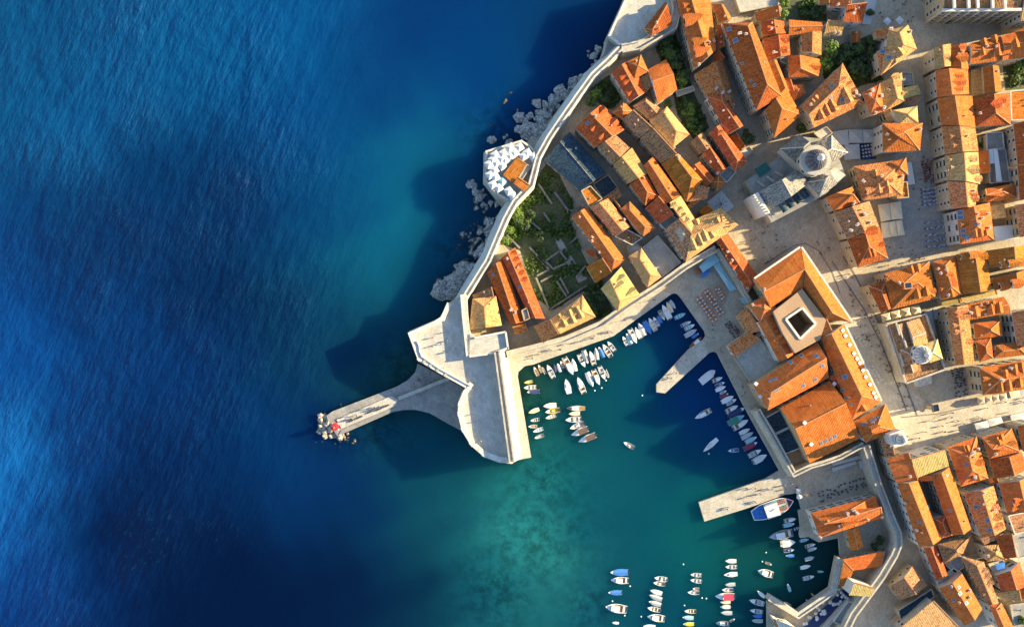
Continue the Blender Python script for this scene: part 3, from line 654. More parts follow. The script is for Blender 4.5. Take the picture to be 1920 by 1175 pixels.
# low ruin walls in the garden
def lowwall(a, b, label, w=.7, h=1.3, mat='ruin_stone'):
    A, B = P(*a, G + h), P(*b, G + h); A.z = B.z = G - .2; c = (A + B) / 2; mb = MB(); mb.beam(A, B, w, h + .2)
    tag(mb.build('ruin_wall', [M[mat]], None, off=c), label, 'wall', 'low ruin walls in the garden').location = c
for a, b in [((1023,489),(1050,470)),((1050,470),(1062,487)),((1062,493),(1037,504)),((1023,489),(1037,504)),((993,463),(1026,499)),((1008,480),(1030,505)),((1030,505),(1007,517)),((1014,528),(1036,516)),((1044,527),(1062,555)),((1050,520),(1066,550)),
             ((996,416),(1013,430)),((1008,448),(1018,447)),((1019,398),(1031,416)),((1040,360),(1068,398)),((1005,520),(1030,580)),((1030,580),(1100,535)),((1070,455),(1082,445)),((1080,520),(1098,498)),((1010,345),(1035,382)),((1063,398),(1090,388)),((950,440),(975,465))]:
    lowwall(a, b, 'low grey ruin wall standing in the overgrown ruin garden')
sheet('garden_path', [(1038,445),(1048,442),(1090,510),(1102,522),(1085,530),(1060,490)], 'paving_grey', 16, 'grey flagstone path in the ruin garden')
# ================================================================ houses
ROOFS = []; FOOT = []; HOUSES = []
WALLJOBS = []
TM = dict(O='tile_orange', R='tile_red', M='tile_mottled', T='tile_tan', B='tile_brown', Y='tile_yellow', C='tile_ochre', S='tile_slate', L='lead', G='terrace_grey', W='terrace_flag', N='peach_floor')
def meshof(mbf):
    return mbf
# window: stone frame, dark pane, green shutters -- faces local -Y
def winmesh(shut=True, w=1.0, h=1.5):
    mb = MB()
    mb.box((0, -.03, -.1), (w + .34, .16, h + .24), 0, 0)
    mb.face([(-w / 2, -.116, 0), (w / 2, -.116, 0), (w / 2, -.116, h), (-w / 2, -.116, h)], 1)
    mb.box((0, -.1, -.22), (w + .5, .3, .12), 0, 0)
    if shut:
        for s in (-1, 1): mb.box((s * (w / 2 + .27), -.13, 0), (.5, .06, h), 0, 2)
    return mb.mesh('window', [M['frame_stone'], M['pane'], M['shutter_green']])
WIN = [winmesh(True), winmesh(False), winmesh(False, 1.2, 1.9)]
def chimmesh(kind):
    mb = MB()
    if kind == 0:
        mb.box((0, 0, -1), (.75, .6, 2.1), 0, 0); mb.box((0, 0, 1.1), (.95, .8, .14), 0, 0); mb.box((0, 0, 1.24), (.55, .4, .3), 0, 1, .75)
    elif kind == 1:
        mb.box((0, 0, -1), (1.1, .7, 2.2), 0, 0); mb.box((0, 0, 1.2), (1.3, .9, .15), 0, 0)
        for s in (-.3, .3): mb.tube((s, 0, 1.35), (s, 0, 1.75), .15, .13, 6, 1)
    else:
        mb.box((0, 0, -1), (.5, .5, 1.7), 0, 0); mb.box((0, 0, .7), (.8, .8, .1), 0, 0); mb.lathe([(.35, .8), (.3, 1.15), (0, 1.3)], 8, (0, 0, 0), 1)
    return mb.mesh('chimney', [M['plaster_white'], M['ridge']])
CHIM = [chimmesh(k) for k in range(3)]
def skymesh():
    mb = MB(); mb.box((0, 0, -.05), (1.0, 1.3, .16), 0, 0); mb.face([(-.4, -.55, .116), (.4, -.55, .116), (.4, .55, .116), (-.4, .55, .116)], 1)
    return mb.mesh('skylight', [M['steel'], M['glass_blue']])
SKYL = skymesh()
def quad_ccw(q):
    return q if area(q) > 0 else [q[3], q[2], q[1], q[0]]
def house(label, q, col='O', h=11, ridge='g', rise=None, g=None, wall=None, ch=1, win=1, parts=True, cat='house', name='house', pitch=.5, cap=True, over=.3, wk=0):
    """q: eave corners A,B,C,D in plan units at eave height h; ridge runs along AB, or explicit ((x,y),(x,y))"""
    g = G - .3 if g is None else g
    pts = [P(q[i], q[i + 1], h) for i in range(0, 8, 2)]
    A, B, C, D = quad_ccw(pts)
    flip = area(pts) < 0
    depth = (((D - A).length) + ((C - B).length)) / 2; length = ((B - A).length + (C - D).length) / 2
    c = (A + B + C + D) / 4
    root = empty(name, (c.x, c.y, g), label, cat)
    tm = M[TM[col]]; wm = M[wall or ('plaster_white' if RND.random() < .3 else RND.choice(['plaster', 'plaster', 'plaster_warm']))]
    roof = MB(); slopes = []; caps = []
    if ridge == 'f':
        rise = 0 if rise is None else rise
        roof.prism([tuple(p[:2]) for p in (A, B, C, D)], h - .25, h, 0, 1); slopes.append([A, B, C, D])
        pr = MB(); o4 = [A, B, C, D]
        for i in range(4): pr.beam(o4[i], o4[(i + 1) % 4], .35, .55 + .003 * (i % 2), 0, -.02)
        pr.build('parapet', [wm], root)
        topz = lambda p: h - .25
    elif ridge == 'm':
        rise = depth * pitch * .8 if rise is None else rise
        u = Vector((0, 0, rise))
        if not flip: a, b, c2, d = A, B, C + u, D + u
        else: a, b, c2, d = C, D, A + u, B + u       # keep the high side where it was given
        dn = Vector((0, 0, -.2))
        slopes.append([a, b, c2, d]); roof.face([a, b, c2, d], 0); roof.face([d + dn, c2 + dn, b + dn, a + dn], 1)
        for s, t in ((a, b), (b, c2), (c2, d), (d, a)): roof.face([s + dn, t + dn, t, s], 1)
        caps = [(d, c2)]
        walls = [a, b, c2, d]
    else:
        if rise is None: rise = depth / 2 * pitch if ridge != 'p' else min(depth, length) / 2 * pitch * 1.1
        e = [False, False]
        if isinstance(ridge, str):
            m1, m2 = (A + D) / 2, (B + C) / 2; ax = (m2 - m1)
            in_ = min(depth / 2 / max(.1, ax.length), .46)
            code = {'g': 'gg', 'h': 'hh', 'p': 'hh'}.get(ridge, ridge)
            if flip is False or True: pass
            R1, R2 = m1.copy(), m2.copy()
            if ridge == 'p': R1 = c - ax.normalized() * .15; R2 = c + ax.normalized() * .15
            else:
                if code[0] == 'h': R1 = m1 + ax * in_
                if code[1] == 'h': R2 = m2 - ax * in_
            e = [code[0] == 'g', code[1] == 'g']
        else:
            R1, R2 = P(*ridge[0], h + rise), P(*ridge[1], h + rise)
            def edge(R, s, t):
                d = (t - s); n = Vector((-d.y, d.x, 0)).normalized(); dist = (R - s).dot(n); return dist, n
            d1, n1 = edge(R1, D, A); d2, n2 = edge(R2, B, C)
            lim = max(1.3, .16 * min(depth, length))
            if d1 < lim: R1 = R1 - n1 * d1; e[0] = True
            if d2 < lim: R2 = R2 - n2 * d2; e[1] = True
        R1 = Vector((R1.x, R1.y, h + rise)); R2 = Vector((R2.x, R2.y, h + rise))
        dn = Vector((0, 0, -.22))
        for f in ([A, B, R2, R1], [C, D, R1, R2]):
            # split warped quads so the slope stays true
            slopes.append(f); roof.face([f[0], f[1], f[2]], 0); roof.face([f[0], f[2], f[3]], 0)
        for f, gab in (([B, C, R2], e[1]), ([D, A, R1], e[0])):
            roof.face(f, 1 if gab else 0)
            if not gab: slopes.append(f); caps += [(f[0], f[2]), (f[1], f[2])]
        roof.face([D + dn, C + dn, B + dn, A + dn], 1)
        for s, t in ((A, B), (B, C), (C, D), (D, A)): roof.face([s + dn, t + dn, t, s], 1)
        caps.append((R1, R2))
    if ridge == 'm':
        W4 = walls
    else: W4 = [A, B, C, D]
    # walls set in under the eaves
    base = [tuple(p[:2]) for p in W4]
    ins = offset(ccw(base), -over) if area(base) > 0 else offset(base[::-1], -over)[::-1]
    w = MB()
    for i in range(4):
        j = (i + 1) % 4
        zi = W4[i].z - .1; zj = W4[j].z - .1
        w.face([(*ins[i], g), (*ins[j], g), (*ins[j], zj), (*ins[i], zi)], 0)
        WALLJOBS.append((root, Vector((*ins[i], 0)), Vector((*ins[j], 0)), g, min(zi, zj), win, wk))
    w.build('wall', [wm], root)
    roof.build('roof', [tm, wm], root)
    if cap and caps and ridge != 'f':
        cb = MB()
        for a, b in caps: cb.beam(a, b, .34, .16, 0, -.04)
        cb.build('ridge_cap', [M['ridge']] if col not in 'SL' else [M['lead']], root)
    for s in slopes: ROOFS.append((root, s, col))
    FOOT.append([tuple(p) for p in ins]); HOUSES.append((root, slopes, ch, col))
    return root
def on_roof(x, y):
    """the roof slope seen at this plan spot -> (root, point, normal, col)"""
    best = None
    o = Vector((0, 0, HC)); d = P(x, y, 0) - o
    for root, f, col in ROOFS:
        for tri in ([f[0], f[1], f[2]], [f[0], f[2], f[3]] if len(f) == 4 else None):
            if tri is None: continue
            n = (tri[1] - tri[0]).cross(tri[2] - tri[0])
            if n.length < 1e-6 or n.z < 0: n = -n
            dn = d.dot(n)
            if abs(dn) < 1e-9: continue
            t = (tri[0] - o).dot(n) / dn
            p = o + d * t
            if pin(p, tri) and (best is None or p.z > best[1].z): best = (root, p, n.normalized(), col)
    return best
def chimney(x, y, k=0, s=1.0):
    r = on_roof(x, y)
    if r: link('chimney', CHIM[k], r[0], r[1] - r[0].location, RND.uniform(0, 3), (s, s, s * RND.uniform(.8, 1.2)))
def skylight(x, y, s=1.0):
    r = on_roof(x, y)
    if not r: return
    o = link('skylight', SKYL, r[0], r[1] - r[0].location, 0, (s, s, 1))
    n = r[2]; al = Vector((0, 0, 1)).cross(n)
    al = al.normalized() if al.length > 1e-4 else Vector((1, 0, 0))
    o.rotation_mode = 'QUATERNION'; o.rotation_quaternion = Matrix((al, n.cross(al), n)).transposed().to_quaternion()
def dormer(x, y, w=1.8, hh=.9, shed=False, col=None):
    r = on_roof(x, y)
    if not r: return
    root, p, n, c = r
    d = Vector((n.x, n.y, 0))
    if d.length < .05: return
    tan = d.length / n.z; d = d.normalized(); s = Vector((-d.y, d.x, 0))
    rz = w / 2 * (.75 if not shed else .15)
    front = p + d * w * .35; z0 = front.z - w * .35 * tan - .05
    front.z = z0
    ze = z0 + hh; zr = ze + rz
    Le = hh / tan; Lr = (hh + rz) / tan
    ov = .12
    fl, fr = front - s * w / 2, front + s * w / 2
    U = Vector((0, 0, hh)); T = front + Vector((0, 0, hh + rz))
    bl, br_ = fl + U - d * Le, fr + U - d * Le; bt = T - d * Lr
    mb = MB()
    mb.face([fl, fr, fr + U, T, fl + U], 1)
    mb.face([fl + U, bl, fl], 1); mb.face([fr + U, fr, br_], 1)
    oz = Vector((0, 0, .06)); fo_ = d * .18
    mb.face([T + oz + fo_, bt + oz, bl - s * ov + oz, fl + U - s * ov + fo_ + oz], 0)
    mb.face([T + oz + fo_, fr + U + s * ov + fo_ + oz, br_ + s * ov + oz, bt + oz], 0)
    mb.face([T + fo_, fl + U - s * ov + fo_, fl + U - s * ov, T], 0); mb.face([T + fo_, T, fr + U + s * ov, fr + U + s * ov + fo_], 0)
    m = front + d * .03; a = w * .22
    do = mb.build('dormer', [M[TM[col or c]], M['plaster_white']], root)
    wb = MB(); wb.face([m - s * a + Vector((0, 0, .15)), m + s * a + Vector((0, 0, .15)), m + s * a + Vector((0, 0, hh)), m - s * a + Vector((0, 0, hh))], 0)
    wo = wb.build('window', [M['pane']], None, off=root.location); wo.parent = do
Hs = house
# ---- west quarter, between the sea wall and the cathedral
Hs('orange hipped house standing on the top bastion terrace', [1208,53,1248,3,1261,46,1222,68], 'R', 15, ((1224,56),(1254,8)))
Hs('long tall house beside the tree garden with big dormers on its dark slope', [1267,-8,1303,130,1343,94,1331,-8], 'O', 14, ((1294,-6),(1334,112)), wall='plaster', rise=2.6)
Hs('small orange house wedged at the top between two long houses', [1334,8,1348,45,1373,36,1357,10], 'O', 12, ((1353,9),(1366,38)))
Hs('narrow reddish annex against the long tall house', [1344,48,1346,92,1358,88,1352,47], 'R', 11, 'm')
Hs('very long palace block with a huge plain red roof and hipped lower end', [1354,44,1418,208,1466,180,1411,42], 'R', 16, ((1403,49),(1439,158)), wall='plaster', rise=4)
Hs('low old house with weathered brick brown roof between the two long houses', [1302,139,1332,191,1378,190,1354,110], 'M', 9, ((1341,118),(1362,180)), wall='plaster')
Hs('narrow red house below the weathered brown roof', [1325,181,1364,253,1394,236,1353,177], 'R', 12, ((1354,190),(1384,234)))
Hs('tiny brown tiled annex with chimneys beside the long palace block', [1354,182,1366,208,1383,200,1372,176], 'B', 10, 'g')
Hs('white walled villa with red slope and three small dormers by the sea wall', [1146,136,1181,192,1213,172,1180,113], 'R', 12, ((1167,121),(1197,178)), wall='plaster_white')
Hs('orange cross wing with square roof behind the white walled villa', [1176,116,1202,103,1216,134,1190,148], 'O', 13, 'p')
Hs('orange villa with stepped chimneys facing the dark tree garden', [1214,131,1249,111,1270,168,1234,195], 'O', 12, ((1217,155),(1259,140)))
Hs('small flat blue grey terrace bridging the garden wall', [1267,172,1299,162,1302,170,1271,181], 'G', 6, 'f', win=0, ch=0)
Hs('small orange hipped house between the green plot and the brown roofs', [1148,211,1166,225,1186,208,1170,190], 'O', 11, 'h')
Hs('large red roofed house with skylight and two gabled dormers near the sea wall', [1079,240,1115,277,1172,243,1126,197], 'R', 12, ((1106,211),(1148,254)), wall='plaster')
Hs('narrow house half dark brown and half bright orange in the alley row', [1120,276,1150,308,1181,277,1154,252], 'B', 12, ((1132,261),(1163,294)), wall='plaster')
Hs('tan house with grey tiled shaded slope and cream sunny slope', [1150,309,1178,344,1215,325,1185,277], 'T', 12, ((1165,293),(1197,333)))
Hs('red house with hipped end in the row along the dark alley', [1180,346,1210,385,1234,367,1210,325], 'R', 12, ((1197,332),(1214,360)))
Hs('long orange house with a bright narrow sunny slope behind the red hipped house', [1206,310,1246,384,1276,366,1225,294], 'O', 12.5, ((1216,302),(1260,371)))
Hs('brown tiled row house with tiny dormers, upper one of the pair', [1167,224,1200,258,1222,241,1186,208], 'B', 13, 'm', wall='plaster')
Hs('brown tiled row house with arched dormers, lower one of the pair', [1200,259,1239,306,1267,290,1223,242], 'B', 13, 'm', wall='plaster')
Hs('glowing orange house with large plain slope below the brown row houses', [1240,307,1288,378,1318,338,1272,288], 'C', 13, ((1266,291),(1298,333)))
Hs('tan house with brown northern slope above the yellow hipped house', [1187,199,1218,224,1242,207,1213,181], 'B', 11, ((1211,190),(1233,214)))
Hs('yellow hipped house overlooking the green garden strip', [1217,225,1262,277,1293,252,1251,200], 'T', 12, ((1245,212),(1268,246)), wall='plaster_white')
Hs('long white topped terrace wall house beside the brown row', [1219,229,1261,281,1266,277,1223,226], 'W', 10, 'f', win=0, ch=0)
Hs('brown house with a small roof terrace near the round tree', [1297,263,1316,288,1335,275,1318,248], 'B', 11, 'g', wall='plaster')
Hs('orange house with white wall facing the narrow shaded passage', [1316,289,1346,329,1364,316,1333,275], 'R', 11, ((1331,276),(1357,320)))
Hs('long house with bright orange strip roof left of the cathedral lane', [1329,248,1379,322,1402,303,1349,234], 'R', 12, ((1346,240),(1383,300)))
Hs('flat tan roofed house at the corner of the cathedral lane', [1349,329,1362,342,1379,323,1366,313], 'G', 8, 'f', win=0)
Hs('narrow orange house beside a blue shaded wall near the lane', [1292,315,1323,352,1340,335,1312,303], 'R', 11, 'g')
Hs('mottled brown hipped roof squeezed behind the glowing orange house', [1291,378,1325,374,1331,351,1300,343], 'B', 11, 'h')
Hs('small square orange roof at the lane corner opposite the cathedral', [1345,357,1360,342,1347,328,1331,341], 'O', 10, 'p')
Hs('red roof below the white alley terrace', [1210,389,1236,420,1262,404,1233,369], 'R', 11.5, 'm')
Hs('flat blue grey roof terrace between the red roof and the mottled yellow house', [1236,419,1247,430,1270,411,1259,403], 'G', 10, 'f', win=0)
Hs('mottled brown roof with small windows facing the white courtyard', [1247,429,1284,488,1298,442,1271,411], 'B', 13, 'm', wall='plaster', rise=2.6)
Hs('mottled yellow slope with arched dormers running towards the harbour', [1302,409,1276,367,1254,381,1297,441], 'T', 13, 'm', wall='plaster', rise=2.4)
Hs('large mottled yellow house with four pointed dormers facing the harbour', [1286,491,1384,422,1352,389,1297,414], 'T', 13, ((1300,442),(1355,416)), wall='plaster')
Hs('small dark brown shed roof in the yard of the mottled yellow house', [1287,384,1293,392,1310,379,1304,372], 'B', 8, 'm', win=0, ch=0)
Hs('low ochre lean-to roof next to the big cream canopy', [1310,396,1324,410,1338,396,1325,385], 'C', 8, 'm', win=0, ch=0)
Hs('big derelict hall with blue slate roof above the ruin garden', [1020,300,1088,358,1136,324,1068,247], 'S', 8, ((1047,262),(1111,337)), wall='ruin_stone', rise=2.0)
Hs('flat brown roofed block under the blue slate hall', [1090,358,1106,388,1129,373,1107,349], 'C', 10, 'f')
Hs('house with speckled bright orange roof and many small dormers', [1106,389,1152,442,1182,425,1140,372], 'M', 11, 'g')
Hs('orange hipped house beside the dark alley below the slate hall', [1163,392,1206,443,1229,427,1181,378], 'O', 11.5, 'h')
Hs('long narrow house with bright yellow strip slope above the ruin garden', [1072,406,1148,507,1173,488,1100,388], 'O', 10, ((1088,393),(1152,486)))
Hs('flat brown block attached to the foot of the long narrow house', [1099,500,1117,531,1146,511,1128,484], 'C', 8, 'm')
Hs('small red lean-to roof on the edge of the ruin garden', [1097,471,1104,478,1121,487,1112,468], 'R', 6, 'm', win=0, ch=0)
Hs('low mottled brown house between the alley and the white courtyard', [1153,443,1185,459,1204,446,1175,430], 'B', 8, 'f')
Hs('pale flat terrace house with empty white roof deck', [1205,464,1240,520,1276,492,1233,442], 'W', 4, 'f', win=0, ch=0)
Hs('yellow tiled house with twin hips behind the harbour wall', [1178,481,1214,539,1240,519,1203,465], 'T', 11, 'h', wall='plaster')
Hs('bright yellow hipped house with brick dormers at the bend of the harbour wall', [1127,541,1158,583,1200,553,1165,500], 'Y', 11, ((1148,528),(1162,564)))
Hs('long tan house with three pointed dormers along the harbour lane', [1050,626,1117,594,1092,553,1033,598], 'T', 10, ((1041,607),(1091,583)), wall='plaster')
Hs('mottled orange end house with a hatch beside the tan lane house', [1000,611,1018,643,1047,626,1031,598], 'M', 10.5, 'm')
Hs('long red house nearest to the sea wall, left one of two parallel roofs', [913,511,957,609,983,603,943,482], 'R', 10, ((925,488),(967,601)))
Hs('long orange house with ribbed sunny slope, right one of two parallel roofs', [941,483,994,597,1022,597,966,464], 'R', 10.5, ((953,474),(1005,596)))
Hs('yellow tiled house with brown shaded side inside the fort corner', [886,560,879,618,941,610,930,555], 'T', 11, ((908,576),(911,614)), wall='limestone')
Hs('low brown annex with little chimney above the yellow fort house', [885,553,889,561,926,556,922,538], 'B', 9, 'm', win=0)
Hs('grey stone shed with flat roof between the two parallel roofs', [978,582,983,601,993,597,988,577], 'G', 11, 'f', win=0, ch=0)
# roofs on the umbrella bastion
Hs('flat orange roofed cafe building on the umbrella bastion, larger one', [943,328,962,344,987,308,969,296], 'C', 11, 'm', rise=.5, g=7.5, ch=0)
Hs('small orange roofed cafe building on the umbrella bastion edge', [963,344,984,360,993,347,971,332], 'C', 11.5, 'm', rise=.4, g=7.5, ch=0)
# ---- top middle
Hs('pale stone terrace house with curved steps at the top edge', [1376,-10,1388,24,1457,10,1459,-10], 'W', 5, 'f', win=0, ch=0)
Hs('small striped orange roof below the pale terrace at the top', [1415,24,1419,41,1459,36,1456,15], 'O', 10, 'm')
Hs('red and orange house with one dormer beside the long palace block', [1426,40,1430,70,1474,63,1470,40], 'R', 11, ((1452,38),(1456,64)))
Hs('red house with rows of white snow hooks beside the long palace block', [1430,73,1438,115,1482,103,1479,65], 'R', 12, ((1460,64),(1464,102)))
Hs('narrow orange strip house attached to the long palace block', [1437,117,1464,178,1480,171,1456,112], 'O', 12, ((1452,113),(1474,168)))
Hs('large orange hipped house with windowed stone front above the cathedral lane', [1434,206,1452,259,1502,215,1474,164], 'O', 14, ((1455,184),(1467,204)), wall='plaster')
Hs('striped orange wing at the top of the ring of roofs by the garden', [1479,67,1541,58,1541,42,1479,37], 'O', 11, 'g')
Hs('orange and brown wing on the garden side of the ring of roofs', [1503,63,1503,97,1540,104,1541,59], 'M', 11, ((1524,58),(1523,99)))
Hs('hipped house half red half yellow at the foot of the ring of roofs', [1478,105,1480,145,1536,143,1537,111], 'O', 11, ((1500,104),(1502,128)))
Hs('small orange hipped roof behind the long hip house', [1479,161,1488,190,1511,175,1505,158], 'O', 9, 'h')
Hs('long speckled house with many dormers running diagonally to the market', [1501,199,1580,119,1621,194,1526,240], 'M', 13, ((1517,215),(1573,162)), wall='plaster')
Hs('vivid orange house with pyramid roof next to the long speckled house', [1617,174,1632,217,1658,209,1650,157], 'O', 14, 'p', wall='plaster')
Hs('pale tan corner house with white front beside the stepped street', [1666,58,1652,141,1719,92,1703,47], 'T', 14, ((1687,62),(1694,84)), wall='plaster_white')
Hs('small tan wing on the garden side of the pale tan corner house', [1640,56,1643,72,1670,74,1670,52], 'M', 11, 'm')
Hs('lower tan wing with skylights beside the pale tan corner house', [1644,96,1651,142,1676,120,1672,93], 'M', 13, 'm')
Hs('grey and cream house with bright strip roof below the tan corner house', [1650,156,1660,208,1698,190,1691,136], 'T', 11, ((1671,139),(1683,184)), wall='plaster')
Hs('striped yellow wing of the grey and cream house', [1682,189,1727,176,1721,159,1680,168], 'Y', 11, 'h')
Hs('yellow square roofed house above the pyramid house on the market', [1672,207,1686,232,1722,230,1720,199], 'Y', 14, 'p')
Hs('brown flat roof terrace with white awning beside the stepped street', [1689,136,1692,161,1713,157,1710,137], 'G', 8, 'f')
Hs('orange ribbed pyramid house at the head of the market square', [1654,231,1655,286,1725,282,1730,231], 'O', 14, ((1682,254),(1699,249)), wall='plaster_white')
Hs('large mottled orange pyramid house on the left of the market square', [1600,312,1617,376,1692,366,1699,298], 'M', 12, 'p', wall='plaster')
Hs('small hipped orange wing on the market corner of the mottled pyramid house', [1669,305,1672,331,1703,327,1699,296], 'O', 13, 'h')
Hs('flat brown roof with a tank at the corner of the mottled pyramid house', [1680,344,1682,372,1703,370,1700,341], 'C', 10, 'f')
Hs('orange hipped house at the top of the row facing the cathedral', [1548,370,1563,397,1612,380,1598,350], 'O', 12, ((1572,366),(1600,364)))
Hs('grey mottled and yellow house in the middle of the row facing the cathedral', [1563,398,1589,449,1648,424,1630,377], 'B', 12, ((1597,383),(1622,433)), wall='plaster')
Hs('orange house with two dormers at the foot of the row facing the cathedral', [1589,450,1609,502,1665,484,1649,425], 'R', 12, ((1622,434),(1630,462)), wall='plaster')
# garden side top
Hs('orange roofed white house at the top edge by the big square', [1553,-6,1556,13,1590,18,1593,-6], 'O', 11, 'm', wall='plaster_white')
Hs('white house with plain red slope beside the top square', [1581,41,1617,43,1622,9,1585,13], 'R', 12, 'm', wall='plaster_white')
Hs('tan house with two white dormers under the white red roofed house', [1545,66,1578,67,1582,43,1549,41], 'T', 9, 'm', wall='plaster_white')
Hs('tiny orange garden house among the dark trees', [1597,59,1597,81,1613,81,1614,59], 'O', 5, 'g', win=0)
Hs('small orange roof at the very top left of the white house', [1537,-6,1537,7,1553,8,1553,-6], 'O', 10, 'm')
# ---- big church at the top right
ch = Hs('huge church with dark brown roof and pale stone front at the top right', [1768,19,1913,18,1913,-70,1766,-70], 'B', 19, 'g', wall='plaster_warm', rise=4, cap=False, wk=2)
Hs('pale yellow building cut by the right edge beside the huge church', [1914,40,1960,36,1960,-40,1914,-40], 'T', 18, 'g', wall='plaster')
Hs('unseen tall filler house added for shade past the right edge near the church lane', [1945,108,2010,100,2006,44,1943,50], 'O', 16, 'g')  # unseen filler house, added for the shadow it casts
# ---- right column
Hs('tan house with bright cream slope at the head of the right row', [1750,90,1753,130,1783,124,1783,82], 'T', 14, ((1767,82),(1771,122)), wall='plaster')
Hs('orange house with turret dormer second in the right row', [1784,86,1784,131,1816,130,1812,83], 'O', 13, 'g')
Hs('orange house with three cross dormers under the turret house', [1754,132,1757,183,1817,177,1815,131], 'O', 14, ((1780,129),(1786,178)), wall='plaster')
Hs('orange house with dark patch of shade in the right row', [1757,185,1765,235,1829,240,1823,180], 'O', 14, ((1791,180),(1799,236)), wall='plaster')
Hs('weathered red house with bright sunny slope in the middle of the right row', [1765,237,1772,290,1835,283,1829,241], 'M', 14, ((1800,237),(1806,284)), wall='plaster')
Hs('tan brown house with cream sunny slope in the right row', [1772,292,1776,338,1838,345,1834,285], 'T', 14, ((1808,286),(1812,336)), wall='plaster')
Hs('mottled red house just above the end house of the right row', [1776,340,1783,392,1829,388,1833,346], 'M', 14, ((1811,336),(1815,388)), wall='plaster')
Hs('orange end house with skylights at the foot of the right row', [1793,394,1800,458,1864,449,1856,380], 'O', 14, ((1827,388),(1833,424)), wall='plaster_white')
Hs('orange house with chimneys under the big church, left of two', [1819,121,1878,114,1876,68,1818,82], 'O', 13, 'g')
Hs('striped orange house at the right edge under the big church', [1879,114,1930,107,1930,52,1877,68], 'O', 13.5, 'g')
Hs('narrow orange house beside the small walled green yard', [1843,124,1846,176,1879,172,1873,124], 'O', 12, ((1862,123),(1867,174)))
Hs('large orange hipped house with a flared dormer left of the walled yard', [1821,187,1830,238,1895,233,1892,174], 'R', 13, ((1865,177),(1868,212)))
Hs('tall orange house on the right edge with windowed side wall', [1900,233,1908,308,1935,308,1930,225], 'R', 15, 'm', wall='plaster')
Hs('dull orange house on the right edge beside the white pergola', [1908,310,1912,375,1940,372,1938,309], 'R', 15, 'm', wall='plaster')
Hs('flat orange roof by the right edge below the walled yard', [1894,172,1896,226,1940,224,1940,168], 'C', 8, 'f', win=0)
Hs('grey flat terrace with red chairs and a white awning', [1849,250,1850,282,1882,278,1879,248], 'G', 9, 'f', win=0, ch=0)
Hs('small orange annex left of the white pergola terrace', [1834,284,1839,326,1854,324,1850,282], 'O', 10, 'm')
Hs('flat dark terrace under the white pergola beams', [1850,284,1856,344,1893,340,1884,280], 'G', 8, 'f', win=0, ch=0)
Hs('red hipped house with bright end gable below the pergola', [1848,354,1849,379,1909,371,1905,343], 'O', 12, ((1850,366),(1882,359)))
Hs('small tan roof above the white awning near the market lane', [1858,385,1860,411,1883,409,1879,382], 'T', 10, 'm')
Hs('tall mottled house at the right edge above the market lane', [1904,384,1912,445,1940,440,1940,380], 'M', 14, 'm')
# ---- south of the lane
Hs('orange courtyard palace with a dark square light well in its roof', [1656,513,1673,580,1756,559,1743,490], 'O', 13, ((1690,536),(1722,530)), wall='plaster', rise=3.2)
Hs('red wing at the street corner of the courtyard palace', [1627,536,1652,587,1676,574,1662,524], 'R', 12, 'hg', wall='plaster')
Hs('orange house with hatch dormers right of the courtyard palace', [1747,491,1765,562,1804,553,1791,478], 'O', 13, ((1773,498),(1784,537)), wall='plaster')
Hs('deep orange house with plain slope in the row along the lane', [1793,477,1805,553,1859,543,1848,468], 'C', 13, ((1828,471),(1839,546)), wall='plaster')
Hs('yellow ochre roofed house at the right end of the lane row', [1849,470,1856,501,1935,500,1935,457], 'C', 13, 'g')
Hs('long orange house with box dormers below the ochre roof', [1860,523,1865,544,1935,533,1935,501], 'O', 12, 'g')
Hs('orange house whose windowed side faces the baroque church', [1775,578,1791,685,1827,679,1815,571], 'M', 14, ((1795,574),(1808,681)), wall='plaster')
Hs('orange wing with dormers on both slopes at the top of the horseshoe block', [1817,600,1895,586,1882,556,1806,572], 'O', 13.5, 'g', wall='plaster')
Hs('round ended orange roof inside the horseshoe block', [1825,606,1828,636,1880,630,1877,600], 'O', 11, 'hh')
Hs('orange hipped house with red slope beside a white stair tower', [1829,638,1837,679,1863,671,1858,634], 'R', 12, 'h')
Hs('low orange hipped roof right of the white stair tower', [1863,672,1925,665,1920,640,1868,647], 'O', 12, 'h')
Hs('orange back house at the right edge of the horseshoe block', [1897,586,1907,648,1940,648,1938,577], 'M', 13, 'm')
Hs('wide orange hipped block with loggia dormers facing the main street', [1843,741,1940,727,1940,672,1836,689], 'O', 14, ((1876,712),(1935,704)), wall='plaster')
# ---- rector's palace and town hall
Hs('north west wing of the palace with a long plain orange outer slope', [1413,523,1501,463,1506,541,1445,577], 'O', 15, ((1432,547),(1509,505)), wall='plaster_warm', rise=3.4, ch=0)
Hs('north east wing of the palace with sunny speckled outer slope', [1502,463,1598,604,1546,598,1507,540], 'O', 15, ((1510,506),(1561,586)), wall='plaster_warm', rise=3.4, ch=0)
Hs('square orange corner tower roof of the palace towards the harbour', [1403,572,1426,603,1460,581,1436,554], 'O', 14, 'p')
Hs('south west wing of the palace above the blue terrace', [1421,604,1461,679,1488,664,1446,590], 'O', 13, ((1435,602),(1477,671)), ch=0)
Hs('short orange link roof at the palace south corner', [1527,613,1538,633,1558,622,1547,597], 'M', 14, 'm', ch=0)
Hs('long town hall with white roof lights along its sunny slope', [1539,634,1599,787,1653,752,1583,606], 'O', 14, ((1558,623),(1616,742)), wall='plaster_white', rise=4.2)
Hs('huge town hall theatre with a broad orange hipped roof and skylights', [1412,722,1533,641,1554,708,1440,769], 'O', 14, ((1446,736),(1546,672)), wall='plaster_warm', rise=5)
Hs('huge orange hall roof next to the sunken blue yards', [1464,765,1556,713,1613,821,1518,868], 'O', 13, ((1484,808),(1584,757)), wall='plaster_warm', rise=6.2)
Hs('small red roof with skylight squeezed between hall and town hall', [1556,705,1563,725,1592,712,1580,694], 'R', 13, 'm', ch=0)
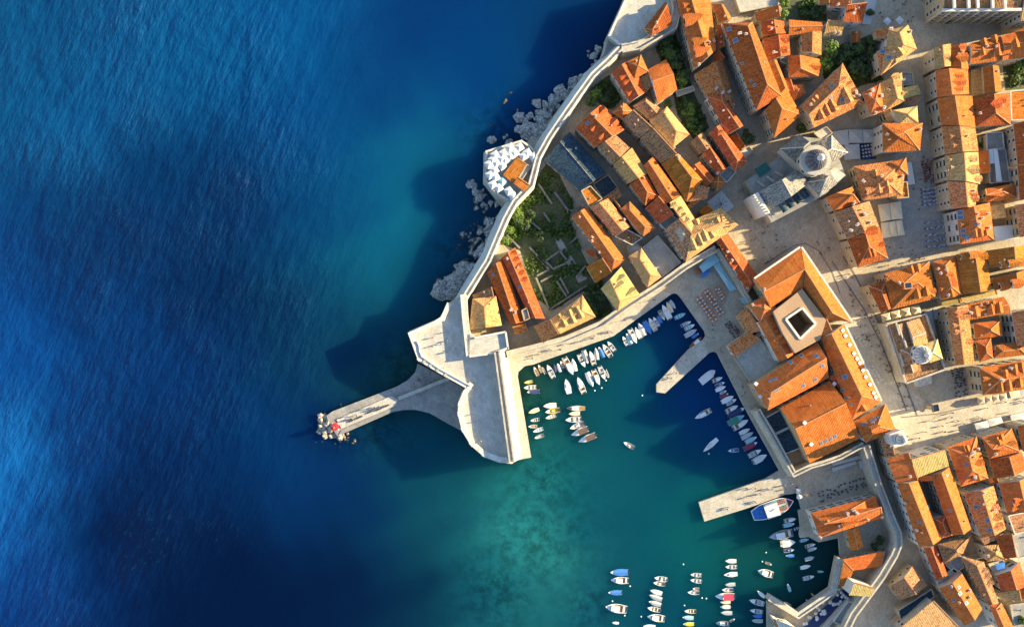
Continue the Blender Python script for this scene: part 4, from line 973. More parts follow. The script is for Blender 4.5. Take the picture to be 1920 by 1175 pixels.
Hs('orange hipped house at the clock tower end of the town hall', [1601,790,1623,830,1680,807,1661,757], 'O', 14, 'h', wall='plaster_white')
Hs('flat blue glass roofed yard between harbour street and the big hall, upper one', [1435,783,1453,812,1484,797,1466,766], 'S', 7, 'f', win=0, ch=0)
Hs('flat blue glass roofed yard between harbour street and the big hall, lower one', [1454,814,1472,850,1503,838,1485,799], 'S', 7, 'f', win=0, ch=0)
Hs('pale blue flat terrace between the palace wing and the harbour street', [1376,669,1409,719,1461,679,1424,634], 'W', 5, 'f', win=0, ch=0)
Hs('L shaped orange restaurant house at the harbour corner, upper arm', [1381,592,1403,626,1426,620,1399,578], 'M', 7, 'm', ch=0, wall='plaster')
Hs('L shaped orange restaurant house at the harbour corner, lower arm', [1364,649,1402,621,1424,635,1376,668], 'M', 7, 'm', ch=0)
Hs('long orange house with shaded dormers between cathedral square and harbour wall', [1343,447,1402,548,1424,522,1365,438], 'R', 10, ((1352,446),(1409,530)), wall='plaster')
# ---- baroque church of the main street: parts added in the next section
# ---- fish market group
Hs('orange hipped fish market house by the small boat basin', [1520,961,1537,1008,1655,971,1642,929], 'O', 10, ((1546,982),(1652,950)), wall='plaster_white')
Hs('small orange ridge wing at right angles to the fish market house', [1587,993,1594,1031,1619,1025,1610,988], 'C', 7, 'g', ch=0)
Hs('wide plain orange arsenal roof below the fish market yard', [1580,1048,1591,1070,1650,1060,1657,1031], 'O', 7, 'm', rise=1.2, ch=0)
Hs('orange return wing of the arsenal roof beside the basin wall', [1573,1097,1588,1099,1599,1068,1581,1049], 'O', 6.8, 'm', rise=.8, ch=0)
Hs('square gate tower with yellow tiled roof and white walls by the city wall', [1592,1115,1633,1118,1639,1101,1601,1090], 'Y', 15, 'm', wall='limestone_white', rise=.8, ch=0)
Hs('white stone bastion house with orange roof beside the boat basin at the bottom', [1449,1158,1461,1190,1510,1190,1480,1168], 'O', 9, 'm', wall='limestone_white', ch=0)
# ---- customs palace and south east quarter
Hs('flat fronted orange roof at the left of the customs palace front', [1663,858,1680,904,1717,897,1700,847], 'O', 15, 'm', wall='plaster', rise=2.0, ch=0)
Hs('customs palace front with greenish yellow hipped roof and windowed facade', [1718,896,1780,873,1768,842,1706,860], 'Y', 16, 'm', wall='plaster_white', ch=0, rise=1.6)
Hs('left long wing of the customs palace beside the shaded wall street', [1682,905,1723,1025,1765,1010,1722,900], 'O', 14, ((1704,900),(1750,1020)), rise=3)
Hs('right long wing of the customs palace courtyard', [1745,890,1786,1003,1821,991,1781,874], 'O', 14, ((1763,880),(1807,1000)), rise=3)
Hs('small red hipped roof closing the lower end of the palace courtyard', [1751,972,1766,1009,1786,1003,1772,966], 'R', 13, 'h', ch=0)
Hs('narrow orange link closing the upper end of the palace courtyard', [1720,894,1725,902,1748,899,1747,889], 'O', 13, 'm', ch=0)
Hs('orange hipped house first right of the customs palace on the main street', [1776,838,1802,912,1853,896,1831,818], 'O', 14, ((1818,858),(1824,882)), wall='plaster')
Hs('orange hipped house second right of the customs palace on the main street', [1841,819,1855,860,1914,846,1897,803], 'O', 14, ((1862,842),(1886,834)), wall='plaster')
Hs('red and orange house behind the second main street house', [1855,861,1866,897,1925,880,1916,847], 'R', 13, 'g')
Hs('orange house at the right edge on the main street below the white awnings', [1908,798,1918,846,1945,838,1945,790], 'O', 14, 'm', wall='plaster')
Hs('brick red house with chimney block below the first main street house', [1807,923,1839,1008,1886,991,1863,910], 'M', 13, ((1839,914),(1864,999)))
Hs('wide orange house with streaked roof at the right edge', [1873,906,1888,962,1945,954,1930,893], 'O', 13, ((1911,897),(1925,957)))
Hs('red brown lean roof in the narrow alley below the brick red house', [1866,1004,1882,1047,1902,1042,1893,998], 'R', 11, 'm')
Hs('grey brown roof at the right edge under the streaked roof', [1890,966,1902,1000,1945,990,1940,956], 'B', 11, 'f')
Hs('small tan pyramid house in the alley quarter', [1844,1023,1851,1052,1887,1048,1872,1020], 'T', 11, 'h')
Hs('old brown striped roof below the customs palace wings', [1758,1020,1771,1056,1806,1036,1820,1004], 'B', 11, 'h')
Hs('narrow orange house with brown shaded half beside a pale wall', [1731,1025,1756,1088,1777,1077,1756,1022], 'R', 10, 'g')
Hs('large orange house with bright sunny slope at the bottom edge', [1761,1102,1808,1172,1842,1141,1804,1075], 'O', 13, ((1785,1090),(1825,1158)), wall='plaster')
Hs('pale flat roof between the narrow orange and large orange houses', [1755,1090,1762,1101,1803,1074,1787,1064], 'W', 9, 'f', win=0)
Hs('tan house with bright edge and vault dormers in the alley quarter', [1803,1043,1850,1131,1873,1130,1845,1053], 'B', 12, ((1832,1060),(1862,1130)))
Hs('orange hipped house at the bottom edge beside the alley', [1855,1134,1874,1182,1902,1178,1878,1130], 'O', 12, ((1868,1141),(1886,1178)))
Hs('red and orange gabled house near the blue tarpaulin', [1867,1078,1877,1107,1925,1098,1912,1053], 'R', 12, 'g')
Hs('low tan roof with a bright edge below the gabled house', [1877,1109,1888,1130,1910,1123,1906,1102], 'T', 11, 'm')
Hs('orange house at the right edge near the bottom corner', [1911,1098,1916,1122,1945,1118,1945,1090], 'O', 12, 'm')
Hs('terrace house with potted plants at the bottom right corner', [1893,1133,1902,1176,1945,1172,1945,1126], 'G', 11, 'f', win=0, ch=0)
Hs('grey old house on the shaded wall street at the bottom', [1668,1098,1687,1124,1739,1096,1712,1059], 'B', 8, 'g', wall='plaster', ch=0)
Hs('large monastery church roof in tan tiles at the bottom edge', [1684,1180,1790,1188,1798,1176,1747,1123], 'T', 12, 'm', rise=1.5, ch=0)
Hs('flat blue shaded roof beside the monastery church', [1684,1143,1688,1160,1751,1118,1746,1103], 'S', 7, 'f', win=0, ch=0)
Hs('cream strip added for the sunlit front of the bastion cafe', [988,309,967,342,973,346,996,312], 'W', 10, 'f', g=7.5, win=0, ch=0)  # pale strip added in place of the sunlit cafe front
Hs('flat grey roof at the right edge of the alley quarter', [1896,1004,1909,1046,1945,1034,1935,990], 'G', 10, 'f')
Hs('narrow tan back roof between the cross dormer house and the yard house', [1821,132,1823,180,1842,178,1840,128], 'T', 9, 'm', rise=.7, win=0, ch=0)
Hs('small red back roof between palace annex and weathered brown roof', [1336,112,1346,128,1358,110,1345,93], 'R', 9, 'm', rise=.8, win=0, ch=0)
Hs('small grey terrace between the red hook house and the hipped ring house', [1463,116,1478,122,1480,104,1466,106], 'G', 8, 'f', win=0, ch=0)
Hs('brown back roof below the flat terrace of the slate hall', [1129,374,1141,388,1165,368,1158,354], 'B', 6, 'm', rise=.6, win=0, ch=0)
Hs('pale wall terrace between the mottled alley roof and the yellow twin hip house', [1177,462,1180,479,1203,464,1190,456], 'W', 5, 'f', win=0, ch=0)
Hs('small orange shed roof in the yard beside the yellow fort house', [960,612,966,628,990,620,984,606], 'M', 6, 'm', rise=.6, win=0, ch=0)
# small roofs and terraces that fill the gaps between the larger houses
Hs('mottled lean roof strip between the speckled house and the orange hip house', [1153,374,1187,426,1205,443,1165,393], 'M', 10.5, 'm', rise=.9, win=0)
Hs('small tan wall house squeezed between the white villa and the orange villa', [1196,150,1213,172,1222,162,1214,137], 'T', 10, 'm', rise=.8)
Hs('low red lean roof beside the tree in the cathedral lane', [1366,258,1382,286,1396,276,1379,250], 'R', 5, 'm', win=0, ch=0)
Hs('small cream terrace beside the dark round tree in the cathedral lane', [1381,252,1388,262,1402,250,1394,240], 'W', 4, 'f', win=0, ch=0)
Hs('low cream terrace under the tree beside the cathedral lane', [1384,288,1394,298,1412,284,1404,274], 'W', 4, 'f', win=0, ch=0)
Hs('terrace coloured dark blue for the shaded ground between slate hall and dark alley', [1112,346,1130,372,1158,352,1140,328], 'S', 4, 'f', win=0, ch=0)  # dark blue roof colour carries the shade of the alley ground
Hs('small pale flat roofed building between cathedral choir and speckled house', [1526,250,1541,264,1560,250,1549,238], 'W', 9, 'f', win=0, ch=0)
Hs('small brown lean roof between the grey cream house and the stepped street', [1694,176,1697,196,1722,192,1720,178], 'B', 9, 'm', rise=.8, win=0, ch=0)
Hs('cream wall house filling the corner behind the vivid orange pyramid house', [1655,205,1664,232,1676,228,1668,204], 'T', 10, 'm', rise=.8, ch=0)
Hs('mottled orange back roof between the two parallel roofs and the fort house', [943,545,958,580,970,574,955,540], 'M', 9, 'm', rise=.8, win=0, ch=0)
Hs('narrow red back roof between palace block strip and hipped house', [1463,150,1474,180,1490,176,1480,146], 'R', 9, 'm', rise=.8, win=0, ch=0)
Hs('low red lean roof in the yard left of the orange courtyard palace row', [1764,560,1767,574,1800,568,1797,555], 'Y', 6, 'm', rise=.6, win=0, ch=0)
Hs('low yellow lean roof along the lane under the deep orange house', [1802,556,1804,566,1869,552,1866,543], 'Y', 6, 'm', rise=.6, win=0, ch=0)
Hs('low orange back roof between the first and second main street houses', [1853,897,1858,910,1872,905,1867,893], 'O', 10, 'm', rise=.7, win=0, ch=0)
Hs('brown roof filling the alley corner above the small tan pyramid house', [1838,1008,1846,1021,1868,1010,1862,999], 'B', 10, 'm', rise=.7, win=0, ch=0)
Hs('grey flat roof in the alley quarter under the old brown striped roof', [1772,1057,1790,1074,1806,1062,1800,1040], 'G', 9, 'f', win=0, ch=0)
Hs('low pale roof in the alley quarter beside the red gabled house', [1852,1056,1866,1078,1884,1062,1880,1048], 'W', 9, 'f', win=0, ch=0)
# light wells and courtyards
def well(x, y, w, d, rz, zf):
    r = on_roof(x, y)
    if not r: return
    p = r[1]; mb = MB(); l = Vector((p.x, p.y, p.z)) - r[0].location
    mb.box((0, 0, -1.2), (w, d, 1.75), 0, 0); mb.face([(-w / 2 + .4, -d / 2 + .4, .56), (w / 2 - .4, -d / 2 + .4, .56), (w / 2 - .4, d / 2 - .4, .56), (-w / 2 + .4, d / 2 - .4, .56)], 1)  # dark top face stands for the shade down in the well
    o = mb.build('light_well', [M['ridge'], M['pane']], None, off=(0, 0, 0)); o.parent = r[0]; o.location = l; o.rotation_euler = (0, 0, rz)  # pane material serves as the dark face for the shade
well(1702, 535, 3.0, 2.6, .12, 0)
# palace courtyard deck with a real shaft
def courtyard():
    deck = [(1450,584),(1504,541),(1549,600),(1538,636),(1491,662),(1468,625)]
    z = 16.2; hole = [(1473,598),(1504,577),(1529,607),(1500,635)]
    root = empty('roof_terrace', (P(1500, 605, z).x, P(1500, 605, z).y, z), 'peach coloured terrace round the dark shaft of the palace courtyard', 'terrace')
    bm = bmesh.new(); D = PP(deck, z); Hh = PP(hole, z)
    vo = [bm.verts.new(p - root.location) for p in D]; vi = [bm.verts.new(p - root.location) for p in Hh]
    ed = [bm.edges.new((l[i], l[(i + 1) % len(l)])) for l in (vo, vi) for i in range(len(l))]
    bmesh.ops.triangle_fill(bm, use_beauty=True, use_dissolve=False, edges=ed)
    bmesh.ops.recalc_face_normals(bm, faces=bm.faces)
    for f in bm.faces:
        if f.normal.z < 0: f.normal_flip()
    me = bpy.data.meshes.new('deck'); bm.to_mesh(me); bm.free(); me.materials.append(M['peach_floor'])
    link('deck', me, root)
    mb = MB()
    for i in range(4): a, b = Hh[i], Hh[(i + 1) % 4]; mb.face([Vector((a.x, a.y, G)), Vector((b.x, b.y, G)), b, a], 0)
    mb.build('shaft_wall', [M['plaster']], root)
    mb = MB()
    for i in range(4): mb.beam(Hh[i], Hh[(i + 1) % 4], .8, .5 + .004 * (i % 2), 0, -.05)
    mb.build('rim', [M['limestone_white']], root)
    mb = MB()
    for i in range(6): a, b = D[i], D[(i + 1) % 6]; mb.face([Vector((a.x, a.y, G)), Vector((b.x, b.y, G)), b, a], 0)
    mb.build('wall', [M['plaster']], root)
courtyard()
# ================================================================ churches and towers
def dome(root, c, r, z0, drum, hgt, mat, ribs=12, lantern=True, dm='limestone', rf=.97):
    mb = MB(); mb.lathe([(r * 1.08, z0), (r * 1.08, z0 + .6), (r * 1.0, z0 + .6), (r * 1.0, z0 + drum), (r * 1.1, z0 + drum), (r * 1.1, z0 + drum + .5), (r * rf * .96, z0 + drum + .6)], 24)
    o = mb.build('drum', [M[dm]], root, True, (0, 0, 0)); o.location = c
    wn_ = 8
    for i in range(wn_):
        a = 2 * math.pi * i / wn_
        o = link('window', WIN[2], root, c + Vector((math.cos(a) * r, math.sin(a) * r, z0 + 1.2)), a + math.pi / 2, (1, 1, min(1, (drum - 1.8) / 1.9)))
    zb = z0 + drum + .5; mb = MB(); prof = [(r * rf * math.cos(t), zb + hgt * math.sin(t)) for t in np.linspace(0, 1.42, 9)]
    mb.lathe(prof + [(0, zb + hgt)], 24)
    o = mb.build('dome', [M[mat]], root, True, (0, 0, 0)); o.location = c
    mb = MB()
    for i in range(ribs):
        a = 2 * math.pi * i / ribs
        for (r0, h0), (r1, h1) in zip(prof[:-1], prof[1:]):
            mb.beam((math.cos(a) * r0, math.sin(a) * r0, h0), (math.cos(a) * r1, math.sin(a) * r1, h1), .22, .16)
    o = mb.build('dome_rib', [M['lead']], root, False, (0, 0, 0)); o.location = c
    if lantern:
        mb = MB(); s = r * rf * .24; mb.lathe([(s, zb + hgt * .93), (s, zb + hgt + s * 2.6), (s * 1.35, zb + hgt + s * 2.7), (s * .9, zb + hgt + s * 3.4), (0, zb + hgt + s * 4.3)], 12)
        o = mb.build('lantern', [M['limestone_white']], root, True, (0, 0, 0)); o.location = c
def body(root, q, z0, z1, mat, side, name='wall', off=None):
    mb = MB(); pts = [tuple(p[:2]) for p in PP(q, z1)]; mb.prism(pts, z0, z1, 0, 1); o = mb.build(name, [M[mat], M[side]], root); FOOT.append([tuple(p) for p in pts]); return o
def groof(root, q, h, rise, mat, hips=(0, 0), name='roof', wall='limestone'):
    pts = [P(q[i], q[i + 1], h) for i in range(0, 8, 2)]; A, B, C, D = quad_ccw(pts)
    m1, m2 = (A + D) / 2, (B + C) / 2; ax = m2 - m1; k = (D - A).length / 2 / ax.length
    R1, R2 = m1 + ax * (k * hips[0]), m2 - ax * (k * hips[1]); u = Vector((0, 0, rise)); R1 = R1 + u; R2 = R2 + u
    mb = MB(); mb.face([A, B, R2, R1]); mb.face([C, D, R1, R2]); mb.face([B, C, R2], 0 if hips[1] else 1); mb.face([D, A, R1], 0 if hips[0] else 1)
    for s, t in ((A, B), (B, C), (C, D), (D, A)): mb.face([Vector((s.x, s.y, h - 1.5)), Vector((t.x, t.y, h - 1.5)), t, s], 1)
    o = mb.build(name, [M[mat], M[wall]], root)
    c_ = MB(); c_.beam(R1, R2, .4, .2, 0, -.04)
    for (a, b, on) in ((A, R1, hips[0]), (D, R1, hips[0]), (B, R2, hips[1]), (C, R2, hips[1])):
        if on: c_.beam(a, b, .35, .18, 0, -.04)
    c_.build('ridge_cap', [M['frame_stone']], root)
    return o
cc = P(1520, 305, 0)
ca = empty('cathedral', (cc.x, cc.y, G - .3), 'grey roofed baroque cathedral with a dark ribbed dome', 'cathedral')
body(ca, [(1400,338),(1440,311),(1470,288),(1500,256),(1560,262),(1586,330),(1545,366),(1447,417)], G - .3, 10, 'terrace_grey', 'limestone', 'aisle_block')
# nave
groof(ca, [1420,361,1442,396,1514,345,1502,318], 18, 4.6, 'lead', (0, 0))
groof(ca, [1463,279,1499,252,1527,287,1502,315], 17.5, 3.8, 'lead', (1, 0))          # north transept
groof(ca, [1528,322,1513,342,1537,369,1570,344], 17.5, 3.8, 'lead', (0, 1))          # south transept, sunny
groof(ca, [1541,264,1560,254,1590,286,1549,311], 17.5, 3.4, 'lead', (0, 1))          # choir
body(ca, [(1464,280),(1500,255),(1527,287),(1540,262),(1561,255),(1588,287),(1552,312),(1569,344),(1537,367),(1514,345),(1442,394),(1421,361),(1500,316)], 9.5, 16.4, 'terrace_grey', 'limestone', 'upper_wall')
body(ca, [(1412,366),(1421,360),(1444,398),(1436,404)], G, 19, 'limestone_white', 'limestone_white', 'facade')
body(ca, [(1552,322),(1566,314),(1586,328),(1570,342)], 9, 13, 'terrace_flag', 'limestone_white', 'sacristy')
# lunette vaults on the aisle roofs
for i, (x, y) in enumerate([(1466,385),(1478,377),(1492,369),(1506,360)]):
    p = P(x, y, 11); mb = MB(); n = 8
    for k in range(n):
        a0, a1 = math.pi * k / n, math.pi * (k + 1) / n
        d = Vector((.83, .55, 0)); s = Vector((-.55, .83, 0)) * -2.6
        A = p + d * (1.15 * math.cos(a0)) + Vector((0, 0, 1.2 * math.sin(a0))); B = p + d * (1.15 * math.cos(a1)) + Vector((0, 0, 1.2 * math.sin(a1)))
        mb.face([A - s * .3, A + s, B + s, B - s * .3])
    mb.build('aisle_vault', [M['tile_slate']], ca)
for (x, y) in [(1426,345),(1444,336),(1460,326)]:
    p = P(x, y, 10.2); mb = MB(); mb.box((p.x, p.y, 9.9), (.8, 3.2, 1.0), .98); mb.build('buttress', [M['limestone']], ca)
p = P(1430, 318, 10.2); mb = MB(); mb.box((p.x, p.y, 9.98), (5, 3.4, .5), .6); mb.build('green_panel', [M['green_roof']], ca)
dc = P(1520, 305, 18) - Vector((ca.location.x, ca.location.y, 18)); dome(ca, Vector((dc.x, dc.y, 0)), 4.9, 17, 5.5, 4.4, 'dome_lead', 12, True, 'limestone', .76)
# statues along the portico balustrade and the front steps
for i in range(9):
    t = i / 8; p = P(1413 + 33 * t, 369 + 37 * t, 19.2); mb = MB(); mb.lathe([(.3, 0), (.22, .8), (.28, 1.3), (.15, 1.7), (0, 1.9)], 6)
    o = mb.build('statue', [M['limestone']], ca, off=(0, 0, 0)); o.location = Vector((p.x, p.y, 19)) - ca.location
st = P(1418, 395, 0)
ste = empty('church_steps', (st.x, st.y, G), 'brown stone front steps of the cathedral', 'steps')
for k in range(5):
    a, b = P(1393 - k * -2.5, 352 - k * -1.0, 0), P(1448 - k * -.3, 432 - k * 2.2, 0)
    mb = MB(); mb.beam((a.x, a.y, G - .1), (b.x, b.y, G - .1), 7 - k * 1.2, .25 + k * .28); mb.build('step', [M['soil' if False else 'paving']], ste)
# baroque church with a blue ribbed dome
bc_ = P(1718, 655, 0)
bl = empty('church', (bc_.x, bc_.y, G - .3), 'baroque church with mottled roof and blue ribbed dome beside the palace street', 'church')
body(bl, [(1660,607),(1735,589),(1771,692),(1698,718)], G - .3, 11, 'tile_brown', 'limestone', 'wall')
groof(bl, [1668,612,1697,702,1724,694,1697,604], 12.5, 1.2, 'tile_brown', (0, 0))
groof(bl, [1700,604,1724,596,1742,650,1716,660], 13.5, 1.6, 'tile_tan', (0, 0))
groof(bl, [1690,656,1697,686,1722,676,1714,648], 14, 1.6, 'tile_brown', (1, 0))
groof(bl, [1735,645,1758,636,1768,672,1744,680], 14, 1.8, 'tile_yellow', (0, 1))
for (a, b) in (((1660,607),(1735,589)), ((1735,589),(1771,692)), ((1771,692),(1698,718)), ((1698,718),(1660,607))):
    mb = MB(); mb.beam(P(*a, 11), P(*b, 11), .6, .8); mb.build('balustrade', [M['limestone']], bl)
for (x, y) in [(1680,610),(1695,640),(1688,668)]:
    mb = MB(); A, B = P(x - 1, y - 6, 13.2), P(x + 6, y + 18, 13.2); mb.beam(A, B, .5, .8); mb.build('cross_wall', [M['limestone']], bl)
dc = P(1723, 664, 15) - bl.location; dome(bl, Vector((dc.x, dc.y, 0)), 3.0, 13, 3.5, 3.0, 'hull_grey', 14, True, 'limestone_white')
for (x, y) in [(1721,710),(1745,704)]:
    p = P(x, y, 5); mb = MB(); mb.box((p.x, p.y, G), (1.2, 6, 1.2), .25); mb.build('stair_wall', [M['limestone_white']], bl)
mb = MB()
for k in range(5): p = P(1733, 712 - k * 1.6, 2); mb.box((p.x, p.y, G - .01 * k), (5.2, 4 - k * .7, .2 + .22 * k), .25)
mb.build('step', [M['limestone_white']], bl)
# big church: white gable fins, facade pilasters and doors
chl = ch.location
for x in (1785, 1812, 1829, 1857, 1880):
    mb = MB(); mb.beam(P(x + 3, 17, 20), P(x, -40, 24), .9, 1.2); mb.build('gable_fin', [M['limestone_white']], ch)
mb = MB(); mb.beam(P(1766, 20, 19.2), P(1914, 19, 19.2), 1.0, .7); mb.build('cornice', [M['limestone_white']], ch)
for i in range(9):
    p = P(1770 + i * 17.6, 20, 19); mb = MB(); mb.box((p.x, p.y + .15, G), (.7, .5, 17)); mb.build('pilaster', [M['limestone']], ch)
for x in (1787, 1832):
    p = P(x, 20, 19); mb = MB(); n = 10
    for k in range(n):
        a0, a1 = math.pi * k / n, math.pi * (k + 1) / n
        mb.beam((p.x + 2.2 * math.cos(a0), p.y + .2, 9 + 2.2 * math.sin(a0)), (p.x + 2.2 * math.cos(a1), p.y + .2, 9 + 2.2 * math.sin(a1)), .5, .4)
    mb.build('arch', [M['plaster_warm']], ch)
p = P(1810, 20, 19); mb = MB(); mb.box((p.x, p.y + .2, G), (2, .3, 3.4)); mb.build('door', [M['shutter_green']], ch)
# clock tower dome and bell gallery at the end of the main street
tp = P(1686, 822, 21); tp.z = 0
tw = empty('clock_tower', (tp.x, tp.y, G - .3), 'slim white clock tower with small dome at the end of the main street', 'tower')
mb = MB(); mb.box((tp.x, tp.y, G - .3), (4.4, 4.4, 19), .35); mb.build('shaft', [M['limestone_white']], tw)
mb = MB(); mb.box((tp.x, tp.y, 20.2), (5.2, 5.2, .5), .35); mb.build('cornice', [M['limestone_white']], tw)
dome(tw, Vector((0, 0, 0)), 1.7, 19.6, 2.2, 1.8, 'plaster_white', 8, True, 'limestone_white')
hw = Hs('pale mottled lean roof beside the clock tower', [1650,818,1660,858,1675,853,1668,811], 'B', 11, 'm')
# guard column in the main street
op = P(1750, 764, 7); op.z = 0
oc = empty('stone_column', (op.x, op.y, G), 'small dark topped stone column on steps in the main street', 'column')
mb = MB(); mb.box((0, 0, 0), (3.4, 3.4, .35), .2); mb.box((0, 0, .35), (2.8, 2.8, .3), .2); mb.build('step', [M['limestone']], oc, off=(0, 0, 0))
mb = MB(); mb.box((0, 0, .65), (1.5, 1.5, 6), .2); mb.build('shaft', [M['paving']], oc, off=(0, 0, 0))
mb = MB(); mb.box((0, 0, 6.65), (2.4, 2.4, .4), .2); mb.build('platform', [M['gutter']], oc, off=(0, 0, 0))
mb = MB()
for s in (-1, 1):
    mb.box((s * 1.1, 0, 7.05), (.2, 2.4, .6), 0); mb.box((0, s * 1.1, 7.05), (2.0, .2, .6), 0)
o = mb.build('railing', [M['dark_metal']], oc, off=(0, 0, 0)); o.rotation_euler[2] = .2
# pale eaves cornices of the palace and the town hall
for root_name, a, b_, z in [('palace', (1503,463), (1598,603), 15), ('palace', (1414,522), (1500,463), 15), ('town hall', (1584,607), (1653,751), 14)]:
    r_ = [h_[0] for h_ in HOUSES if root_name in h_[0]['label'] and (('east' in h_[0]['label']) == (a[0] == 1503) or root_name != 'palace')][0]
    A_, B_ = P(*a, z), P(*b_, z); mb = MB(); mb.beam(A_, B_, .7, .22, 0, .02); mb.build('cornice', [M['limestone_white']], r_)
# ================================================================ roof details
for x, y, w in [(1305,80,3.2),(1309,98,3.4),(1290,19,1.6),(1285,10,2),(1291,38,4.2),(1166,146,1.5),(1172,155,1.5),(1179,175,1.6),(1131,207,2.6),(1152,229,2.6),(1110,242,1.4),(1125,257,1.8),
                (1265,384,1.7),(1276,393,1.9),(1283,404,1.9),(1290,414,1.9),(1303,464,2.2),(1315,455,2.2),(1324,447,2.2),(1336,441,2.2),(1306,415,1.8),(1345,412,1.8),(1348,250,1.3),
                (1126,424,1.2),(1132,430,1.2),(1138,436,1.2),(1120,415,1.2),(1059,608,2.0),(1075,601,2.0),(1090,592,2.0),(1049,592,1.5),(1082,578,1.5),(1068,584,1.5),
                (965,473,1.5),(970,485,1.5),(975,497,1.5),(980,510,1.5),(985,523,1.5),(1168,520,2.2),(1166,533,2.2),(1188,545,2.2),(1157,505,2),(1443,54,1.8),(1473,74,2.4),(1470,94,2.2),
                (1540,218,2.6),(1552,212,2.6),(1563,205,2.6),(1590,188,2.8),(1524,190,1.8),(1530,184,1.8),(1582,150,2.0),(1594,158,1.8),(1602,170,1.8),(1687,100,3),(1684,157,2),(1681,143,2),(1533,125,2),
                (1663,321,0.1),(1628,358,2.4),(1647,357,2.4),(1665,358,2.2),(1670,337,1.6),(1662,345,1.6),(1640,322,1.8),(1630,478,2.0),(1637,477,2.0),(1636,432,3.0),(1654,458,1.6),(1611,476,1.3),
                (1801,142,1.8),(1803,154,2.6),(1800,166,1.8),(1807,108,2.8),(1806,88,2),(1775,107,1.6),(1826,297,2.2),(1827,318,3.0),(1835,335,2.0),(1783,300,1.6),(1786,314,1.6),(1790,273,1.6),(1785,256,1.6),
                (1826,364,2.2),(1829,372,2.2),(1828,440,2.0),(1838,438,2.0),(1848,438,1.8),(1822,434,0.1),(1843,400,1.8),(1805,421,1.8),(1870,195,2.8),(1880,188,2),(1846,197,1.4),(1843,78,2.2),(1863,72,2.2),(1842,100,2),(1870,100,2.6),(1903,85,2.6),
                (1664,524,1.6),(1707,503,2.2),(1719,500,2.2),(1720,555,2.2),(1736,550,2.2),(1750,545,1.6),(1750,522,1.6),(1783,514,1.6),(1786,524,1.6),(1789,533,1.6),(1783,552,2.2),(1766,541,1.3),
                (1805,480,2.6),(1822,478,2.6),(1845,480,2.4),(1880,496,2.6),(1895,494,2.6),(1911,492,2.6),(1880,536,3.2),(1902,532,3.2),(1808,583,2.6),(1826,580,2.6),(1811,591,2.6),(1829,588,2.6),(1858,584,2.6),(1872,581,2.6),(1860,569,2),(1790,610,1.8),(1794,622,1.8),(1820,640,1.6),
                (1875,728,2.4),(1890,726,2.8),(1910,720,2.6),(1900,688,2.6),(1913,684,2.4),(1847,710,1.6),(1883,697,2),
                (1619,765,2.2),(1636,803,2.4),(1462,632,2),(1468,640,2),(1582,985,2.2),(1600,980,2.4),(1552,978,1.4),
                (1806,838,1.6),(1812,838,1.6),(1838,866,2.2),(1868,822,1.6),(1876,818,1.8),(1899,832,2.2),(1872,828,1.6),(1834,895,2),(1868,950,2.0),(1872,968,2.4),(1874,985,2.4),(1848,1068,1.8),(1853,1078,1.8),(1858,1090,1.8),(1846,1112,1.6),(1905,937,1.8),(1902,945,1.8),(1900,953,1.8),
                (1387,520,2),(1391,530,2),(1376,500,2),(1370,490,2),(1355,466,1.6),(1399,538,2),(1362,478,1.6),(1230,62,.1)]:
    if w > .5: dormer(x, y, w, w * .42)
for x, y, s in [(1102,231,1.2),(1367,55,1.4),(1379,76,1.6),(1392,119,1),(1408,151,.8),(1415,160,1),(1482,679,1.3),(1502,666,1.3),(1531,667,1.3),(1542,685,1.3),(1529,711,1.3),(1506,722,1.3),(1580,731,1.2),(1588,746,1.2),(1595,758,1.2),(1584,706,1.6),
                (1443,714,.8),(1447,712,.8),(1451,711,.8),(1455,709,.8),(1453,734,.8),(1457,732,.8),(1461,730,.8),(1801,399,1.6),(1801,408,1.6),(1806,433,1.4),(1807,442,1.4),(1815,447,1.4),(1830,420,1),(1540,830,1.1),(1549,826,1.1),(1558,822,1.1),(1566,817,1.1),
                (1579,187,1.4),(1558,185,1.4),(1559,162,1.2),(1655,97,1.5),(1667,108,1.5),(1830,950,1.4),(1852,975,1.2),(1856,993,1.2),(1783,1100,1),(1800,1112,1.2),(1788,1124,1),(1812,1130,1.2),(1798,1100,1),(1620,795,1),(1640,785,1),(1637,795,1),(1649,783,1),(1634,789,1),
                (924,515,1),(975,538,1),(1740,950,1),(1781,958,1),(1812,870,.9),(1723,978,.9),(1776,890,.9)]:
    skylight(x, y, s)
